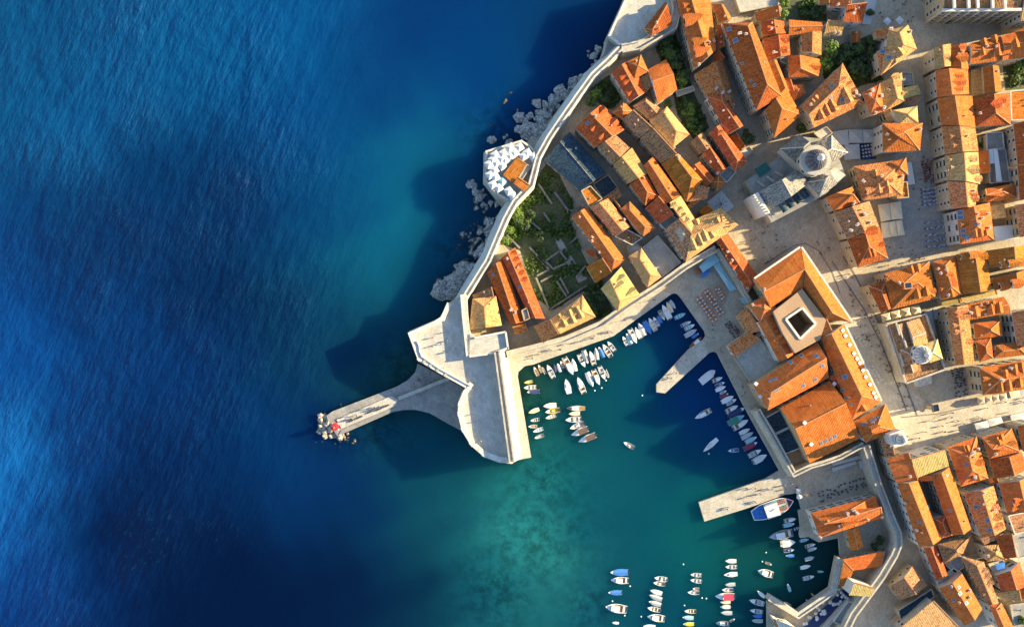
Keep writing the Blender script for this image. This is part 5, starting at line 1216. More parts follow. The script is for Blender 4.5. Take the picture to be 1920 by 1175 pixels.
# white roof lights on the sunny slope of the town hall
def rooflight(x, y, s=1.0):
    r = on_roof(x, y)
    if not r: return
    mb = MB(); mb.box((0, 0, -.6), (s, s, 1.3), 0, 0); mb.box((0, 0, .7), (s * 1.2, s * 1.2, .15), 0, 0)
    o = mb.build('roof_light', [M['white_paint']], None, off=(0, 0, 0)); o.parent = r[0]; o.location = r[1] - r[0].location; o.rotation_euler[2] = .9
for x, y in [(1579,619),(1584,629),(1592,646),(1600,662),(1606,672),(1611,680),(1617,694),(1622,706),(1630,720),(1637,736),(1641,744),(1417,719),(1425,743),(1563,719),(1508,792),(1520,832)]: rooflight(x, y)
for x, y, k in [(1386,64,1),(1398,65,0),(1231,44,0),(1338,78,0),(1345,87,0),(1310,122,0),(1343,166,1),(1354,175,1),(1366,173,1),(1100,215,0),(1116,218,0),(1129,286,2),(1138,296,2),(1236,306,0),(1272,295,1),(1328,306,0),(1345,325,0),(1331,304,2),(1353,288,2),(1361,297,2),
                (1086,407,2),(1110,445,0),(1110,452,0),(1123,473,2),(1170,412,0),(1253,383,0),(1271,409,0),(951,485,0),(958,580,1),(966,585,0),(1445,55,0),(1450,99,0),(1475,95,2),(1400,540,0),(1364,472,0),(1372,488,0),(1410,571,0),(1432,542,0),
                (1669,55,1),(1682,53,1),(1706,60,0),(1724,70,0),(1846,75,1),(1864,70,1),(1849,87,0),(1867,88,0),(1836,213,0),(1856,175,0),(1780,290,0),(1775,320,2),(1834,420,0),(1840,409,0),(1853,427,0),(1852,401,0),(1832,401,0),
                (1748,505,0),(1757,504,0),(1762,512,0),(1773,505,0),(1776,553,0),(1857,511,0),(1873,508,0),(1590,515,0),(1685,530,0),(1752,588,1),(1818,586,1),(1838,571,2),(1850,568,2),(1897,688,0),(1893,690,0),(1877,712,1),
                (1705,892,0),(1689,905,0),(1696,942,0),(1717,992,0),(1822,848,1),(1832,840,0),(1848,860,0),(1826,893,1),(1865,850,0),(1843,923,0),(1864,955,0),(1850,1040,0),(1889,1048,0),(1817,1105,0),(1817,1118,0),(1783,1098,2),(1797,1128,2),
                (1600,957,1),(1588,962,1),(1605,960,1),(1537,1006,0),(1626,973,0),(1572,985,0),(1652,968,0),(1592,1028,1),(1548,374,0),(1600,380,0),(1598,384,0),(1630,417,0),(1620,402,1),(1606,421,1),(1594,432,1),(1584,390,2),
                (1652,180,1),(1630,178,0),(1635,170,1),(1640,212,0),(1656,203,1),(1519,197,0),(1610,180,0),(1604,175,1),(1662,253,0),(1724,243,0),(1652,330,0),(1617,340,1),(1690,331,0),(1648,18,1),(1570,10,0),(1573,62,0),(1565,62,0)]:
    chimney(x, y, k)
for root, slopes, n, c in HOUSES:            # a few more pots where the photo shows small flues
    if n and slopes:
        for _ in range(RND.choice([0, 1, 1, 2])):
            s = RND.choice(slopes)
            if len(s) < 3: continue
            a, b, t = s[0], s[1], s[-1]
            u, v = RND.uniform(.15, .85), RND.uniform(.35, .85)
            p = a + (b - a) * u + (t - a) * v
            if pin(p, s): link('chimney', CHIM[RND.choice([0, 2, 2])], root, p - root.location, RND.uniform(0, 3), (.7, .7, .7))
# ================================================================ windows of every wall that can be seen
def windows():
    r = random.Random(5)
    for root, a, b, z0, z1, on, wk in WALLJOBS:
        if not on: continue
        d = b - a; Lw = d.length
        if Lw < 3 or z1 - z0 < 4: continue
        d = d.normalized(); n = Vector((d.y, -d.x, 0)); m = (a + b) / 2
        if n.dot(-m) < .12 * m.length: continue
        k = max(1, int((Lw - 1.2) // 3.1)); fl = max(1, int((z1 - z0 - 1.2) // 3.2)); st = Lw / k
        wm = WIN[2] if wk == 2 else WIN[r.choice([0, 1, 1])]; th = math.atan2(d.y, d.x)
        for i in range(k):
            q = a + d * (st * (i + .5))
            t = q + n * .6
            if any(pin(t, f) for f in FOOT): continue
            for j in range(fl):
                z = z1 - 2.3 - j * 3.2
                if z < z0 + .8 or r.random() < .06: continue
                link('window', wm, root, Vector((q.x, q.y, z)) - root.location, th)
windows()
# ================================================================ canopies and parasols
def canopy(pts, h, mat, label, cat='canopy', group=None, peak=.8, poles=True, name='canopy', g=G, ribs=0):
    W = PP(pts, h); c = sum(W, Vector()) / len(W)
    root = empty(name, (c.x, c.y, g), label, cat, group)
    mb = MB(); ap = c + Vector((0, 0, peak)); n = len(W)
    if peak > .02:
        for i in range(n): mb.face([W[i], W[(i + 1) % n], ap], 0)
    else: mb.face(W, 0)
    for i in range(n):
        a, b = W[i], W[(i + 1) % n]; dz = Vector((0, 0, -.25)); mb.face([a + dz, b + dz, b, a], 0)
    mb.build('cover', [M[mat]], root)
    if poles:
        for w in W: q = w + (c - w) * .06; pb = MB(); pb.tube((q.x, q.y, g), (q.x, q.y, h - .05), .06, .06, 6); pb.build('post', [M['steel']], root)
    if ribs:
        pb = MB()
        for i in range(ribs):
            a = 2 * math.pi * i / ribs + .4
            e = c + Vector((math.cos(a), math.sin(a), 0)) * 2.6 + Vector((0, 0, peak * .42)); pb.beam(ap + Vector((0, 0, .02)), e, .12, .08)
        pb.build('rib', [M['dark_metal']], root)
    return root
def parasolmesh(n, r, hh, mat):
    mb = MB(); pts = [(r * math.cos(2 * math.pi * (i + .5) / n), r * math.sin(2 * math.pi * (i + .5) / n), 0) for i in range(n)]
    for i in range(n):
        a, b = pts[i], pts[(i + 1) % n]; mb.face([a, b, (0, 0, hh)]); mb.face([(a[0], a[1], -.2), (b[0], b[1], -.2), b, a])
    return mb.mesh('cover', [M[mat]])
def polemesh():
    mb = MB(); mb.tube((0, 0, -2.4), (0, 0, .2), .05, .05, 6); mb.box((0, 0, -2.45), (.6, .6, .1)); return mb.mesh('pole', [M['steel']])
POLE = polemesh(); PM = {}
def parasol(x, y, z, r, mat, label, group=None, n=4, rz=0.0, hh=.9):
    k = (n, r, mat, hh)
    if k not in PM: PM[k] = parasolmesh(n, r, hh, mat)
    p = P(x, y, z); root = empty('parasol', p, label, 'parasol', group, rz)
    link('cover', PM[k], root); link('pole', POLE, root); return root
sp = [(928,291),(924,300),(943,288),(956,277),(965,287),(974,276),(957,293),(931,306),(941,298),(948,300),(942,311),(927,319),(919,328),(929,332),(924,346),(935,352),(954,358),(962,368),(989,287),(982,293),(1000,294),(917,308)]
for i, (x, y) in enumerate(sp):
    parasol(x, y, 10.6, 2.0, 'canvas_white', 'square white parasol among those packed on the cafe bastion above the rocks', 'white parasols on the cafe bastion', 4, .56, .6)
canopy([(931,338),(943,331),(952,340),(940,353)], 10.4, 'canvas_teal', 'pale blue flat awning among the white parasols of the cafe bastion', g=8)
canopy([(1325,379),(1353,357),(1377,387),(1350,408)], 4.5, 'canvas_grey', 'big square cream canopy with dark ribs opposite the cathedral', ribs=8, peak=1.0)
for i, q in enumerate([[(1560,247),(1590,243),(1592,272),(1567,272)], [(1592,243),(1617,243),(1618,268),(1592,268)], [(1618,243),(1642,243),(1643,267),(1619,268)], [(1584,272),(1611,270),(1613,298),(1583,300)]]):
    canopy(q, 4, 'canvas_grey', ['pale grey square canopy touching the cathedral choir', 'pale grey canopy in the middle of the row behind the cathedral', 'pale grey canopy next to the pyramid house behind the cathedral', 'pale grey canopy below the row, beside the blue seating'][i])
for q, l in [([(1646,384),(1667,381),(1671,412),(1652,416)], 'large cream canopy on the market, left of the upper two'), ([(1668,381),(1689,377),(1693,410),(1672,412)], 'large cream canopy on the market, right of the upper two'),
             ([(1652,418),(1666,416),(1671,444),(1654,447)], 'smaller cream canopy on the market, first from the house in the lower row'), ([(1667,416),(1679,414),(1683,442),(1671,444)], 'smaller cream canopy on the market, middle of the lower row'), ([(1680,414),(1691,413),(1697,440),(1684,442)], 'smaller cream canopy on the market, last of the lower row')]:
    canopy(q, 4, 'canvas_cream', l, peak=.6)
canopy([(1699,304),(1709,304),(1716,345),(1703,347)], 3.6, 'canvas_white', 'long white awning on the market side of the mottled pyramid house', 'awning', peak=0)
canopy([(1542,384),(1552,381),(1559,401),(1552,403)], 3.6, 'canvas_white', 'short white awning on the house row facing the cathedral', 'awning', peak=0)
canopy([(1580,461),(1588,459),(1607,502),(1600,503)], 3.4, 'canvas_cream', 'long ochre awning along the house facing the palace street', 'awning', peak=0)
canopy([(1311,499),(1337,473),(1350,488),(1318,511)], 5, 'canvas_teal', 'turquoise awning in the corner of the harbour restaurant', 'awning', peak=.5)
canopy([(1336,495),(1347,489),(1381,542),(1369,546)], 4.4, 'canvas_teal', 'long pale blue pavilion roof along the harbour restaurant wall', 'pavilion', peak=.5)
canopy([(1386,560),(1398,555),(1403,566),(1402,578)], 4, 'canvas_teal', 'small pale blue roof at the narrow end of the harbour terrace', 'awning', peak=0)
canopy([(1301,505),(1308,500),(1317,510),(1308,516)], 3.4, 'wood_red', 'small brown kiosk roof beside the turquoise awning', 'kiosk', peak=.2)
canopy([(1313,514),(1330,505),(1334,509),(1318,521)], 3, 'canvas_blue', 'bright blue sunshade sail beside the turquoise awning', 'sunshade', peak=.1)
for i, (x, y) in enumerate([(1662,596),(1680,591),(1699,586),(1717,581)]):
    parasol(x, y, 4.2, 2.45, 'canvas_cream', 'cream square parasol, %s from the left above the baroque church' % ['first', 'second', 'third', 'last'][i], None, 4, math.pi / 4 - .78 + .25, 1.3)
for i, (x, y) in enumerate([(1840,750),(1854,748),(1867,746),(1881,744)]):
    parasol(x, y, 4.2, 1.9, 'canvas_cream', 'cream pointed parasol, %s from the left on the sunny main street' % ['first', 'second', 'third', 'last'][i], None, 4, .2, 1.4)
canopy([(1892,734),(1911,730),(1914,742),(1896,746)], 3.6, 'canvas_cream', 'flat cream awning after the pointed parasols on the main street', 'awning', peak=.1)
canopy([(1912,730),(1930,726),(1933,738),(1915,742)], 3.6, 'canvas_grey', 'bluish grey awning at the right edge of the main street', 'awning', peak=.1)
for q, l in [([(1827,794),(1851,788),(1856,803),(1832,809)], 'white double awning in front of the second main street house, left'), ([(1852,786),(1877,781),(1881,792),(1856,800)], 'white double awning in front of the second main street house, right'), ([(1894,779),(1925,772),(1926,783),(1897,789)], 'white awning at the right edge of the main street')]:
    canopy(q, 3.6, 'canvas_white', l, 'awning', peak=.35)
canopy([(1560,867),(1624,850),(1626,856),(1562,873)], 3.8, 'canvas_grey', 'long white awning along the fish market yard, upper one', 'awning', peak=.2)
canopy([(1560,877),(1604,864),(1606,869),(1562,884)], 3.6, 'canvas_grey', 'long white awning along the fish market yard, lower one', 'awning', peak=.2)
canopy([(1610,864),(1628,859),(1634,873),(1614,879)], 3.6, 'canvas_grey', 'grey square canopy at the end of the fish market yard', peak=.2)
canopy([(1622,-6),(1644,-6),(1640,21),(1632,46),(1616,45)], 4, 'canvas_grey', 'long pale awning beside the white house on the top square', 'awning', peak=0)
for x, y, l in [(1664, 40, 'left'), (1687, 38, 'right')]: parasol(x, y, 4, 1.6, 'canvas_white', 'white square stall roof on the top square, %s one' % l, None, 4, 0.78, .4)
canopy([(1733,585),(1747,578),(1755,626),(1742,628)], 4.2, 'canvas_grey', 'grey strip canopy in the lane behind the baroque church', peak=.1)
canopy([(1749,577),(1764,577),(1765,598),(1752,599)], 4.2, 'canvas_grey', 'square grey canopy in the lane above the baroque church', peak=.1)
canopy([(1862,425),(1911,420),(1911,446),(1867,452)], 9, 'canvas_white', 'wide white roof awning at the foot of the right row', 'awning', peak=.15)
canopy([(1849,281),(1862,279),(1866,306),(1852,308)], 10.5, 'canvas_white', 'white awning square on the pergola terrace', 'awning', peak=0)
canopy([(1863,279),(1870,279),(1879,340),(1869,341)], 10.8, 'canvas_white', 'long white strip roof of the pergola terrace', 'awning', peak=0)
canopy([(1867,1057),(1884,1053),(1885,1064),(1870,1068)], 12.5, 'canvas_blue', 'blue tarpaulin on a roof in the alley quarter', 'tarpaulin', peak=.1, g=10)
canopy([(1493,916),(1501,915),(1503,924),(1494,925)], 3.2, 'canvas_white', 'small white square kiosk roof on the ferry quay', 'kiosk', peak=.3)
parasol(1499, 931, 3.2, 1.1, 'canvas_white', 'round white parasol beside the kiosk on the ferry quay', None, 8)
# white parasols of the shaded basin restaurant
pr = random.Random(3)
for i in range(34):
    t = i / 33; x = 1514 + 66 * t + pr.uniform(-11, 9); y = 1168 - 58 * t + pr.uniform(-9, 9)
    parasol(x, y, 3.0, .6, 'canvas_white', 'small white parasol in the shaded strip below the boat basin', 'small white parasols below the boat basin', 8, 0, .4)
slab('terrace', [(1500,1180),(1574,1110),(1588,1098),(1596,1112),(1580,1130),(1530,1180)], G - .2, G + .02, 'canvas_navy', 'limestone', 'dark blue restaurant strip below the boat basin', kind='structure')
wall_run('low_wall', [(1548,1178),(1570,1150),(1594,1122)], 4, 1.2, 'white wall between the blue restaurant strip and the grey flat roofs', par=(0, 0), mat='limestone_white')
Hs('flat grey restaurant block behind the gate tower', [1562,1164,1580,1172,1605,1132,1590,1126], 'G', 6, 'f', win=0, ch=0)
# ================================================================ cafe tables and chairs
def tablemesh(mat):
    mb = MB(); mb.box((0, 0, .70), (.62, .62, .05)); mb.tube((0, 0, 0), (0, 0, .70), .05, .05, 5); mb.box((0, 0, 0), (.5, .5, .04)); return mb.mesh('cafe_table', [M[mat]])
def chairmesh(mat):
    mb = MB(); mb.box((0, 0, .40), (.46, .46, .07)); mb.box((0, -.22, .47), (.46, .06, .45))
    for sx in (-1, 1):
        for sy in (-1, 1): mb.box((sx * .19, sy * .19, 0), (.05, .05, .4))
    return mb.mesh('cafe_chair', [M[mat]])
TB = {m: tablemesh(m) for m in ('canvas_white', 'wood', 'seat_red', 'seat_dark')}; CHR = {m: chairmesh(m) for m in ('seat_blue', 'seat_red', 'seat_dark', 'orange_seat', 'canvas_white')}
NCH = [0]
def tables(spots, tm, cm, tl, cl, grp, nch=2, rz=.0, sc=1.0, seed=0):
    r = random.Random(seed)
    for x, y in spots:
        p = P(x, y, G)
        if any(pin(p, f) for f in FOOT): continue
        a = rz + r.uniform(-.15, .15)
        tag(link('cafe_table', TB[tm], None, p, a, (sc, sc, 1)), tl, 'table', grp + ' tables')
        for k in range(nch):
            if NCH[0] >= 300: break
            NCH[0] += 1
            t = a + k * 2 * math.pi / nch
            tag(link('cafe_chair', CHR[cm], None, (p.x + math.sin(t) * .85 * sc, p.y - math.cos(t) * .85 * sc, G), t, (sc, sc, 1)), cl, 'chair', grp + ' chairs')
def grid(x0, y0, x1, y1, wdt, n, rows, jit=1.2, seed=0):
    r = random.Random(seed); d = Vector((x1 - x0, y1 - y0)).normalized(); nn = Vector((-d.y, d.x)); o = []
    for i in range(n):
        for j in range(rows):
            t = (i + .5) / n; s = (j + .5) / rows - .5
            o.append((x0 + (x1 - x0) * t + nn.x * s * wdt + r.uniform(-jit, jit), y0 + (y1 - y0) * t + nn.y * s * wdt + r.uniform(-jit, jit)))
    return o
hb = grid(1308,557,1340,602,14,8,2,1) + grid(1322,544,1354,590,13,8,2,1, 1) + grid(1343,540,1356,560,9,4,2,1, 2)
tables(hb, 'canvas_white', 'orange_seat', 'small table on the harbour restaurant square', 'reddish chair on the harbour restaurant square', 'harbour square', 3, .6, .95, 1)
tables(grid(1362,604,1386,632,18,6,3,2.4,3), 'seat_dark', 'seat_red', 'dark table packed beside the L shaped restaurant', 'dark red chair packed beside the L shaped restaurant', 'L shaped restaurant', 1, .6, 1, 2)
tables(grid(1741,351,1745,387,27,5,5,.5,4), 'canvas_white', 'seat_blue', 'white table in the bright blue cafe block on the market', 'blue chair in the bright blue cafe block on the market', 'blue market cafe', 2, 1.6, 1.1, 3)
for k, y in enumerate((418, 429, 441, 452, 463)):
    tables(grid(1735 + k, y, 1768 + k, y - 3, 1, 6, 1, .7, k), 'canvas_white', 'seat_blue', 'white table in the five blue rows at the foot of the market', 'blue chair in the five blue rows at the foot of the market', 'blue row cafe', 2, 1.6, 1.1, k)
tables(grid(1614,285,1642,281,26,5,4,.3,5), 'canvas_white', 'seat_blue', 'white table on the navy seating square behind the cathedral', 'navy chair on the seating square behind the cathedral', 'navy seating', 1, 0, 1.1, 5)
tables(grid(1735,298,1741,340,20,6,4,3,6), 'seat_red', 'seat_dark', 'dark red stall table at the top of the market square', 'dark chair at the top of the market square', 'market stalls', 1, .1, 1, 6)
tables(grid(1795,688,1803,745,24,7,4,3,7), 'seat_dark', 'seat_dark', 'dark table in the shaded cafe beside the baroque church', 'dark chair in the shaded cafe beside the baroque church', 'church cafe', 1, .2, 1, 7)
tables(grid(1606,628,1622,650,12,4,2,1.2,8) + grid(1632,686,1650,716,14,6,2,1.2,9), 'canvas_white', 'seat_dark', 'white table along the sunny town hall wall', 'dark chair along the sunny town hall wall', 'town hall cafe', 1, .3, 1, 8)
tables(grid(1532,932,1632,900,20,14,3,3,10), 'seat_dark', 'seat_dark', 'dark table in the shaded fish market yard', 'dark chair in the shaded fish market yard', 'fish market', 1, .3, 1, 9)
tables(grid(1213,550,1274,508,5,16,1,.5,11), 'seat_red', 'seat_red', 'dark red table on the lane behind the harbour wall', 'dark red chair on the lane behind the harbour wall', 'harbour lane', 1, .6, 1, 10)
sheet('seating_mat', [(1612,270),(1642,267),(1643,298),(1614,300)], 'canvas_navy', 24, 'navy seating mat behind the cathedral')
# ================================================================ trees and greenery
LEAFV = random.Random(21)
def crownmesh(seed, mat, n=420):
    r = random.Random(seed); mb = MB()
    lobes = [(Vector((r.uniform(-.55, .55), r.uniform(-.55, .55), r.uniform(-.25, .45))), r.uniform(.35, .6)) for _ in range(9)]
    for i in range(n):
        c, s = r.choice(lobes)
        d = Vector((r.gauss(0, 1), r.gauss(0, 1), r.gauss(.25, 1))).normalized()
        p = c + d * s * (r.random() ** .35)
        q = r.uniform(.09, .19)
        n_ = (d + Vector((r.uniform(-.7, .7), r.uniform(-.7, .7), r.uniform(-.2, .9)))).normalized()
        x = n_.orthogonal().normalized(); y = n_.cross(x); a = r.uniform(0, 6.28)
        x, y = x * math.cos(a) + y * math.sin(a), y * math.cos(a) - x * math.sin(a)
        mb.face([p + x * q, p + y * q * .7, p - x * q, p - y * q * .7]); 
        mb.face([p + x * q * .8 + n_ * q * .3, p + y * q + n_ * q * .25, p - x * q * .5 + n_ * q * .1])
    return mb.mesh('crown', [M[mat]])
CR = {m: [crownmesh(50 + k, m) for k in range(3)] for m in ('leaf', 'leaf_bright', 'leaf_dark')}
def trunkmesh():
    mb = MB(); mb.tube((0, 0, 0), (0.03, 0.02, .7), .055, .035, 7)
    for a in (0, 2.1, 4.2): mb.tube((.03, .02, .6), (.35 * math.cos(a), .35 * math.sin(a), 1.0), .03, .01, 5)
    return mb.mesh('trunk', [M['bark']])
TR = trunkmesh()
def tree(x, y, r, h, mat, label, group=None):
    p = P(x, y, h * .7); root = empty('tree', (p.x, p.y, G - .1), label, 'tree', group, LEAFV.uniform(0, 6.28))
    link('trunk', TR, root, (0, 0, 0), 0, (h * .9, h * .9, h * .8))
    link('crown', LEAFV.choice(CR[mat]), root, (0, 0, h * .72), 0, (r * 1.1, r, max(r * .75, h * .28)))
for x, y, r, h, m, l in [(1240,90,3.2,7,'leaf_dark','dark tree at the top of the walled garden by the long house'), (1256,100,3.4,8,'leaf','dark green tree in the middle of the walled garden'), (1270,115,3.4,8,'leaf_dark','dark tree against the long house in the walled garden'), (1250,80,2.6,6,'leaf_dark','small dark tree under the top bastion wall'),
                         (1278,133,2.8,7,'leaf_dark','dark tree beside the villa end of the garden'), (1275,158,2.4,6,'leaf_bright','bright round tree at the foot of the walled garden'), (1284,150,2,6,'leaf_dark','dark slim tree next to the bright round tree'),
                         (1289,207,2.6,6,'leaf_bright','bright round tree in the green strip beside the yellow house'), (1300,232,2.8,5,'leaf','green tree at the lower end of the green strip'), (1250,196,2.0,5,'leaf','small green tree above the yellow hipped house'), (1305,245,2.4,5,'leaf','low green tree by the roof terrace house'), (1279,192,2.0,5,'leaf_dark','dark tree at the upper end of the green strip'),
                         (1553,92,3.4,8,'leaf_bright','big bright tree at the left of the shaded garden'), (1548,120,2.8,7,'leaf_bright','bright tree below the big bright tree'), (1543,106,2.2,6,'leaf','green tree against the ring of roofs'),
                         (1590,95,3.0,7,'leaf_dark','dark tree below the tan dormer house'), (1605,92,2.6,6,'leaf','green tree beside the tiny garden house'), (1625,105,3.0,7,'leaf_dark','dark tree beside the tan corner house'), (1600,125,3.4,7,'leaf_dark','large dark tree in the middle of the shaded garden'), (1618,135,3.0,6,'leaf_dark','dark tree near the pyramid house garden'), (1580,115,2.6,6,'leaf_dark','dark tree on the left of the shaded garden'), (1630,78,2.4,6,'leaf','green tree under the wall of the corner house'),
                         (1470,5,2.4,6,'leaf_bright','bright tree at the top edge behind the pale terrace'), (1466,28,2.2,6,'leaf_bright','bright tree beside the small striped roof'), (1525,24,2.8,6,'leaf_dark','dark tree above the ring of roofs'), (1540,15,2.6,6,'leaf','green tree beside the top white house'), (1510,33,2,5,'leaf_dark','small dark tree behind the striped wing'),
                         (1402,256,2.8,7,'leaf_dark','dark round tree in the lane left of the cathedral'), (1397,262,2.2,6,'leaf','green tree half lit in the lane left of the cathedral'),
                         (1118,180,3.0,5,'leaf_bright','bright tree in the green plot below the white villa'), (1132,186,2.4,5,'leaf_dark','dark tree in the green plot below the white villa'), (1108,196,2.2,5,'leaf','green tree beside the sea wall lane'),
                         (965,402,3.2,5,'leaf_bright','bright bushy tree beside the sea wall in the ruin garden'), (975,412,2.8,5,'leaf','green tree in the upper ruin garden'), (955,430,2.4,5,'leaf_bright','yellow green tree at the bend of the sea wall'), (948,455,2.4,5,'leaf_bright','bright tree above the two parallel roofs'), (985,425,2.6,4,'leaf_dark','dark tree in the ruin garden'), (992,405,2.2,4,'leaf_dark','small dark tree in the upper ruin garden'), (1050,425,2.6,5,'leaf_dark','dark tree beside the long narrow house'), (1010,445,2.4,4,'leaf_dark','dark tree in the middle of the ruin garden'),
                         (1107,560,3.0,6,'leaf_dark','dark tree in the shaded yard by the harbour wall'), (1118,578,2.4,5,'leaf_dark','dark tree at the lower end of the shaded yard'), (1139,592,1.6,4,'leaf_bright','small bright tree overhanging the harbour lane'), (1124,555,2.4,6,'leaf_dark','dark tree beside the bright yellow hipped house'),
                         (1910,132,2.8,6,'leaf_bright','bright tree in the walled green yard at the right'), (1898,148,2.4,5,'leaf','green tree in the corner of the walled yard'), (1918,150,2.2,5,'leaf','green tree at the right edge in the walled yard'), (1842,262,1.9,5,'leaf','green tree beside the terrace with red chairs'), (1838,275,1.6,5,'leaf','small green tree behind the cream sloped house'),
                         (1645,1010,2.0,4,'leaf_dark','dark tree in the arsenal yard'), (1635,1022,1.8,4,'leaf_dark','small dark tree beside the arsenal roof'), (1500,245,2.0,4,'leaf','bush behind the cathedral transept'), (1507,238,1.6,4,'leaf_bright','bright bush behind the cathedral transept'), (1628,28,1.8,4,'leaf_dark','dark bush beside the long pale awning'), (1908,1158,1.8,13,'leaf_bright','bright potted tree on the bottom right terrace')]:
    tree(x, y, r, h, m, l)
# undergrowth of the ruin garden and plots (uncountable)
def scrub(polys, n, mat, label, seed, s=(.3, .9)):
    r = random.Random(seed); mb = MB(); W = [[tuple(p[:2]) for p in PP(q, G)] for q in polys]
    for w in W:
        xs = [p[0] for p in w]; ys = [p[1] for p in w]
        k = int(n * abs(area(w)) / sum(abs(area(v)) for v in W)); c = 0
        from mathutils import noise
        while c < k:
            x, y = r.uniform(min(xs), max(xs)), r.uniform(min(ys), max(ys)); c += 1
            if not pin((x, y), w) or any(pin((x, y), f) for f in FOOT): continue
            if noise.noise(Vector((x * .14, y * .14, seed))) < -.05: continue
            q = r.uniform(*s); z = G + r.uniform(.1, .9)
            for _ in range(3):
                d = Vector((r.uniform(-1, 1), r.uniform(-1, 1), r.uniform(.2, 1.2))).normalized(); a = d.orthogonal().normalized(); b = d.cross(a)
                p = Vector((x + r.uniform(-.4, .4), y + r.uniform(-.4, .4), z)); mb.face([p + a * q, p + b * q * .6, p - a * q, p - b * q * .6])
    tag(mb.build('undergrowth', M[mat]), label, kind='stuff')
scrub([[(968,385),(1000,340),(1030,320),(1075,380),(1068,410),(1090,470),(1120,530),(1040,580),(1005,560),(975,470),(945,460),(950,420)]], 4200, 'leaf', 'low undergrowth of the ruin garden', 3)
scrub([[(1105,170),(1142,140),(1168,180),(1148,205),(1125,195)], [(1225,80),(1262,48),(1275,90),(1300,170),(1330,240),(1300,262),(1270,215),(1262,170)], [(1542,100),(1640,62),(1645,135),(1655,150),(1600,165),(1545,150)], [(1880,125),(1930,118),(1930,166),(1885,170)], [(1095,545),(1125,520),(1150,585),(1118,600)], [(1460,0),(1550,0),(1550,40),(1475,40)]], 4200, 'leaf', 'low green undergrowth of the garden plots', 8)
scrub([[(1065,190),(1085,170),(1092,175),(1072,205)], [(968,385),(985,365),(1000,380),(985,440),(955,460),(950,430)]], 900, 'leaf_bright', 'bright scrub along the sea wall', 12)
# ================================================================ boats
def hullpts(t, w0=.82, full=2.6):
    """half width of the deck line at t (0 stern .. 1 bow), unit beam"""
    return .5 * (w0 + (1 - w0) * min(1, t / .35)) * max(0.0, 1 - max(0, (t - .35) / .65) ** full) if t > 0 else .5 * w0
def mk_hull(full=2.6, w0=.82, sheer=.25):
    mb = MB(); n = 12; S = []
    for i in range(n + 1):
        t = i / n; w = hullpts(t, w0, full); z = .55 + sheer * t ** 2
        x = t - .5
        S.append([(x, -w, z), (x, -w * .86, .12), (x * .97, 0, -.25), (x, w * .86, .12), (x, w, z)])
    for a, b in zip(S[:-1], S[1:]):
        for k in range(4): mb.face([a[k], a[k + 1], b[k + 1], b[k]])
    mb.face([S[0][k] for k in range(5)][::-1])
    # gunwale rim
    for a, b in zip(S[:-1], S[1:]):
        for k, s in ((0, 1), (4, -1)):
            p, q = a[k], b[k]; pi, qi = (p[0], p[1] * .86, p[2] + .02), (q[0], q[1] * .86, q[2] + .02)
            f = [p, q, qi, pi]; mb.face(f if s > 0 else f[::-1])
    return mb.mesh('hull', [M['white_paint']], False)
def mk_deck(t0, t1, z=.56, inset=.86, full=2.6, w0=.82, sheer=.25, name='deck', crown=.0):
    mb = MB(); n = 9; L = []
    for i in range(n + 1):
        t = t0 + (t1 - t0) * i / n; w = hullpts(t, w0, full) * inset; zz = z + sheer * t ** 2; L.append((t - .5, w, zz))
    for (x0, w0_, z0), (x1, w1, z1) in zip(L[:-1], L[1:]):
        mb.face([(x0, -w0_, z0), (x1, -w1, z1), (x1, 0, z1 + crown), (x0, 0, z0 + crown)]); mb.face([(x0, 0, z0 + crown), (x1, 0, z1 + crown), (x1, w1, z1), (x0, w0_, z0)])
    x, w, zz = L[0]; mb.face([(x, -w, zz), (x, w, zz), (x, w, .15), (x, -w, .15)][::-1])
    return mb.mesh(name, [M['white_paint']])
def bxm(name, bs, mat='white_paint', tp=1.0):
    mb = MB()
    for (x, y, z, a, b, c) in bs: mb.box((x, y, z), (a, b, c), 0, 0, tp)
    return mb.mesh(name, [M[mat]])
HULL = mk_hull(); HULLF = mk_hull(2.0, .6, .4); HULLB = mk_hull(3.6, .95, .12)
FLOOR = mk_deck(.03, .82, .2, .82, name='cockpit_floor', sheer=.1)
FORE = mk_deck(.60, .99, .60, .92, name='foredeck', crown=.06); FORE2 = mk_deck(.72, .99, .60, .92, name='foredeck', crown=.05)
FULLD = mk_deck(.02, .99, .56, .94, name='deck', crown=.03)
COVER = mk_deck(.04, .80, .60, 1.02, name='boat_cover', crown=.30); COVERF = mk_deck(.03, .97, .60, 1.02, name='boat_cover', crown=.28)
SEATS = bxm('bench', [(-.28, 0, .2, .07, .70, .25), (-.02, 0, .2, .07, .78, .25), (.18, 0, .2, .07, .7, .25)], 'wood')
SEAT2 = bxm('seat', [(-.36, 0, .2, .10, .66, .3), (-.05, -.18, .2, .09, .22, .42), (-.05, .18, .2, .09, .22, .42)], 'canvas_white')
WIND = bxm('windshield', [(.09, 0, .58, .04, .74, .34), (.05, -.33, .58, .09, .05, .3), (.05, .33, .58, .09, .05, .3)], 'pane')
CABIN = bxm('cabin', [(.06, 0, .58, .34, .58, .75)], 'white_paint', .86); CABW = bxm('cabin_window', [(.06, 0, .88, .342, .56, .26)], 'pane', .97); CABR = bxm('cabin_roof', [(.04, 0, 1.33, .38, .60, .07)])
CAN = bxm('sun_canopy', [(-.16, 0, 1.75, .50, .88, .06)]); CANP = bxm('canopy_frame', [(sx, sy, .5, .015, .04, 1.25) for sx in (-.4, .07) for sy in (-.38, .38)], 'steel')
MOTOR = bxm('outboard_motor', [(-.54, 0, .25, .07, .16, .65), (-.53, 0, -.2, .03, .05, .5)], 'dark_metal'); HATCH = bxm('hatch', [(.27, 0, .66, .08, .18, .05)], 'pane')
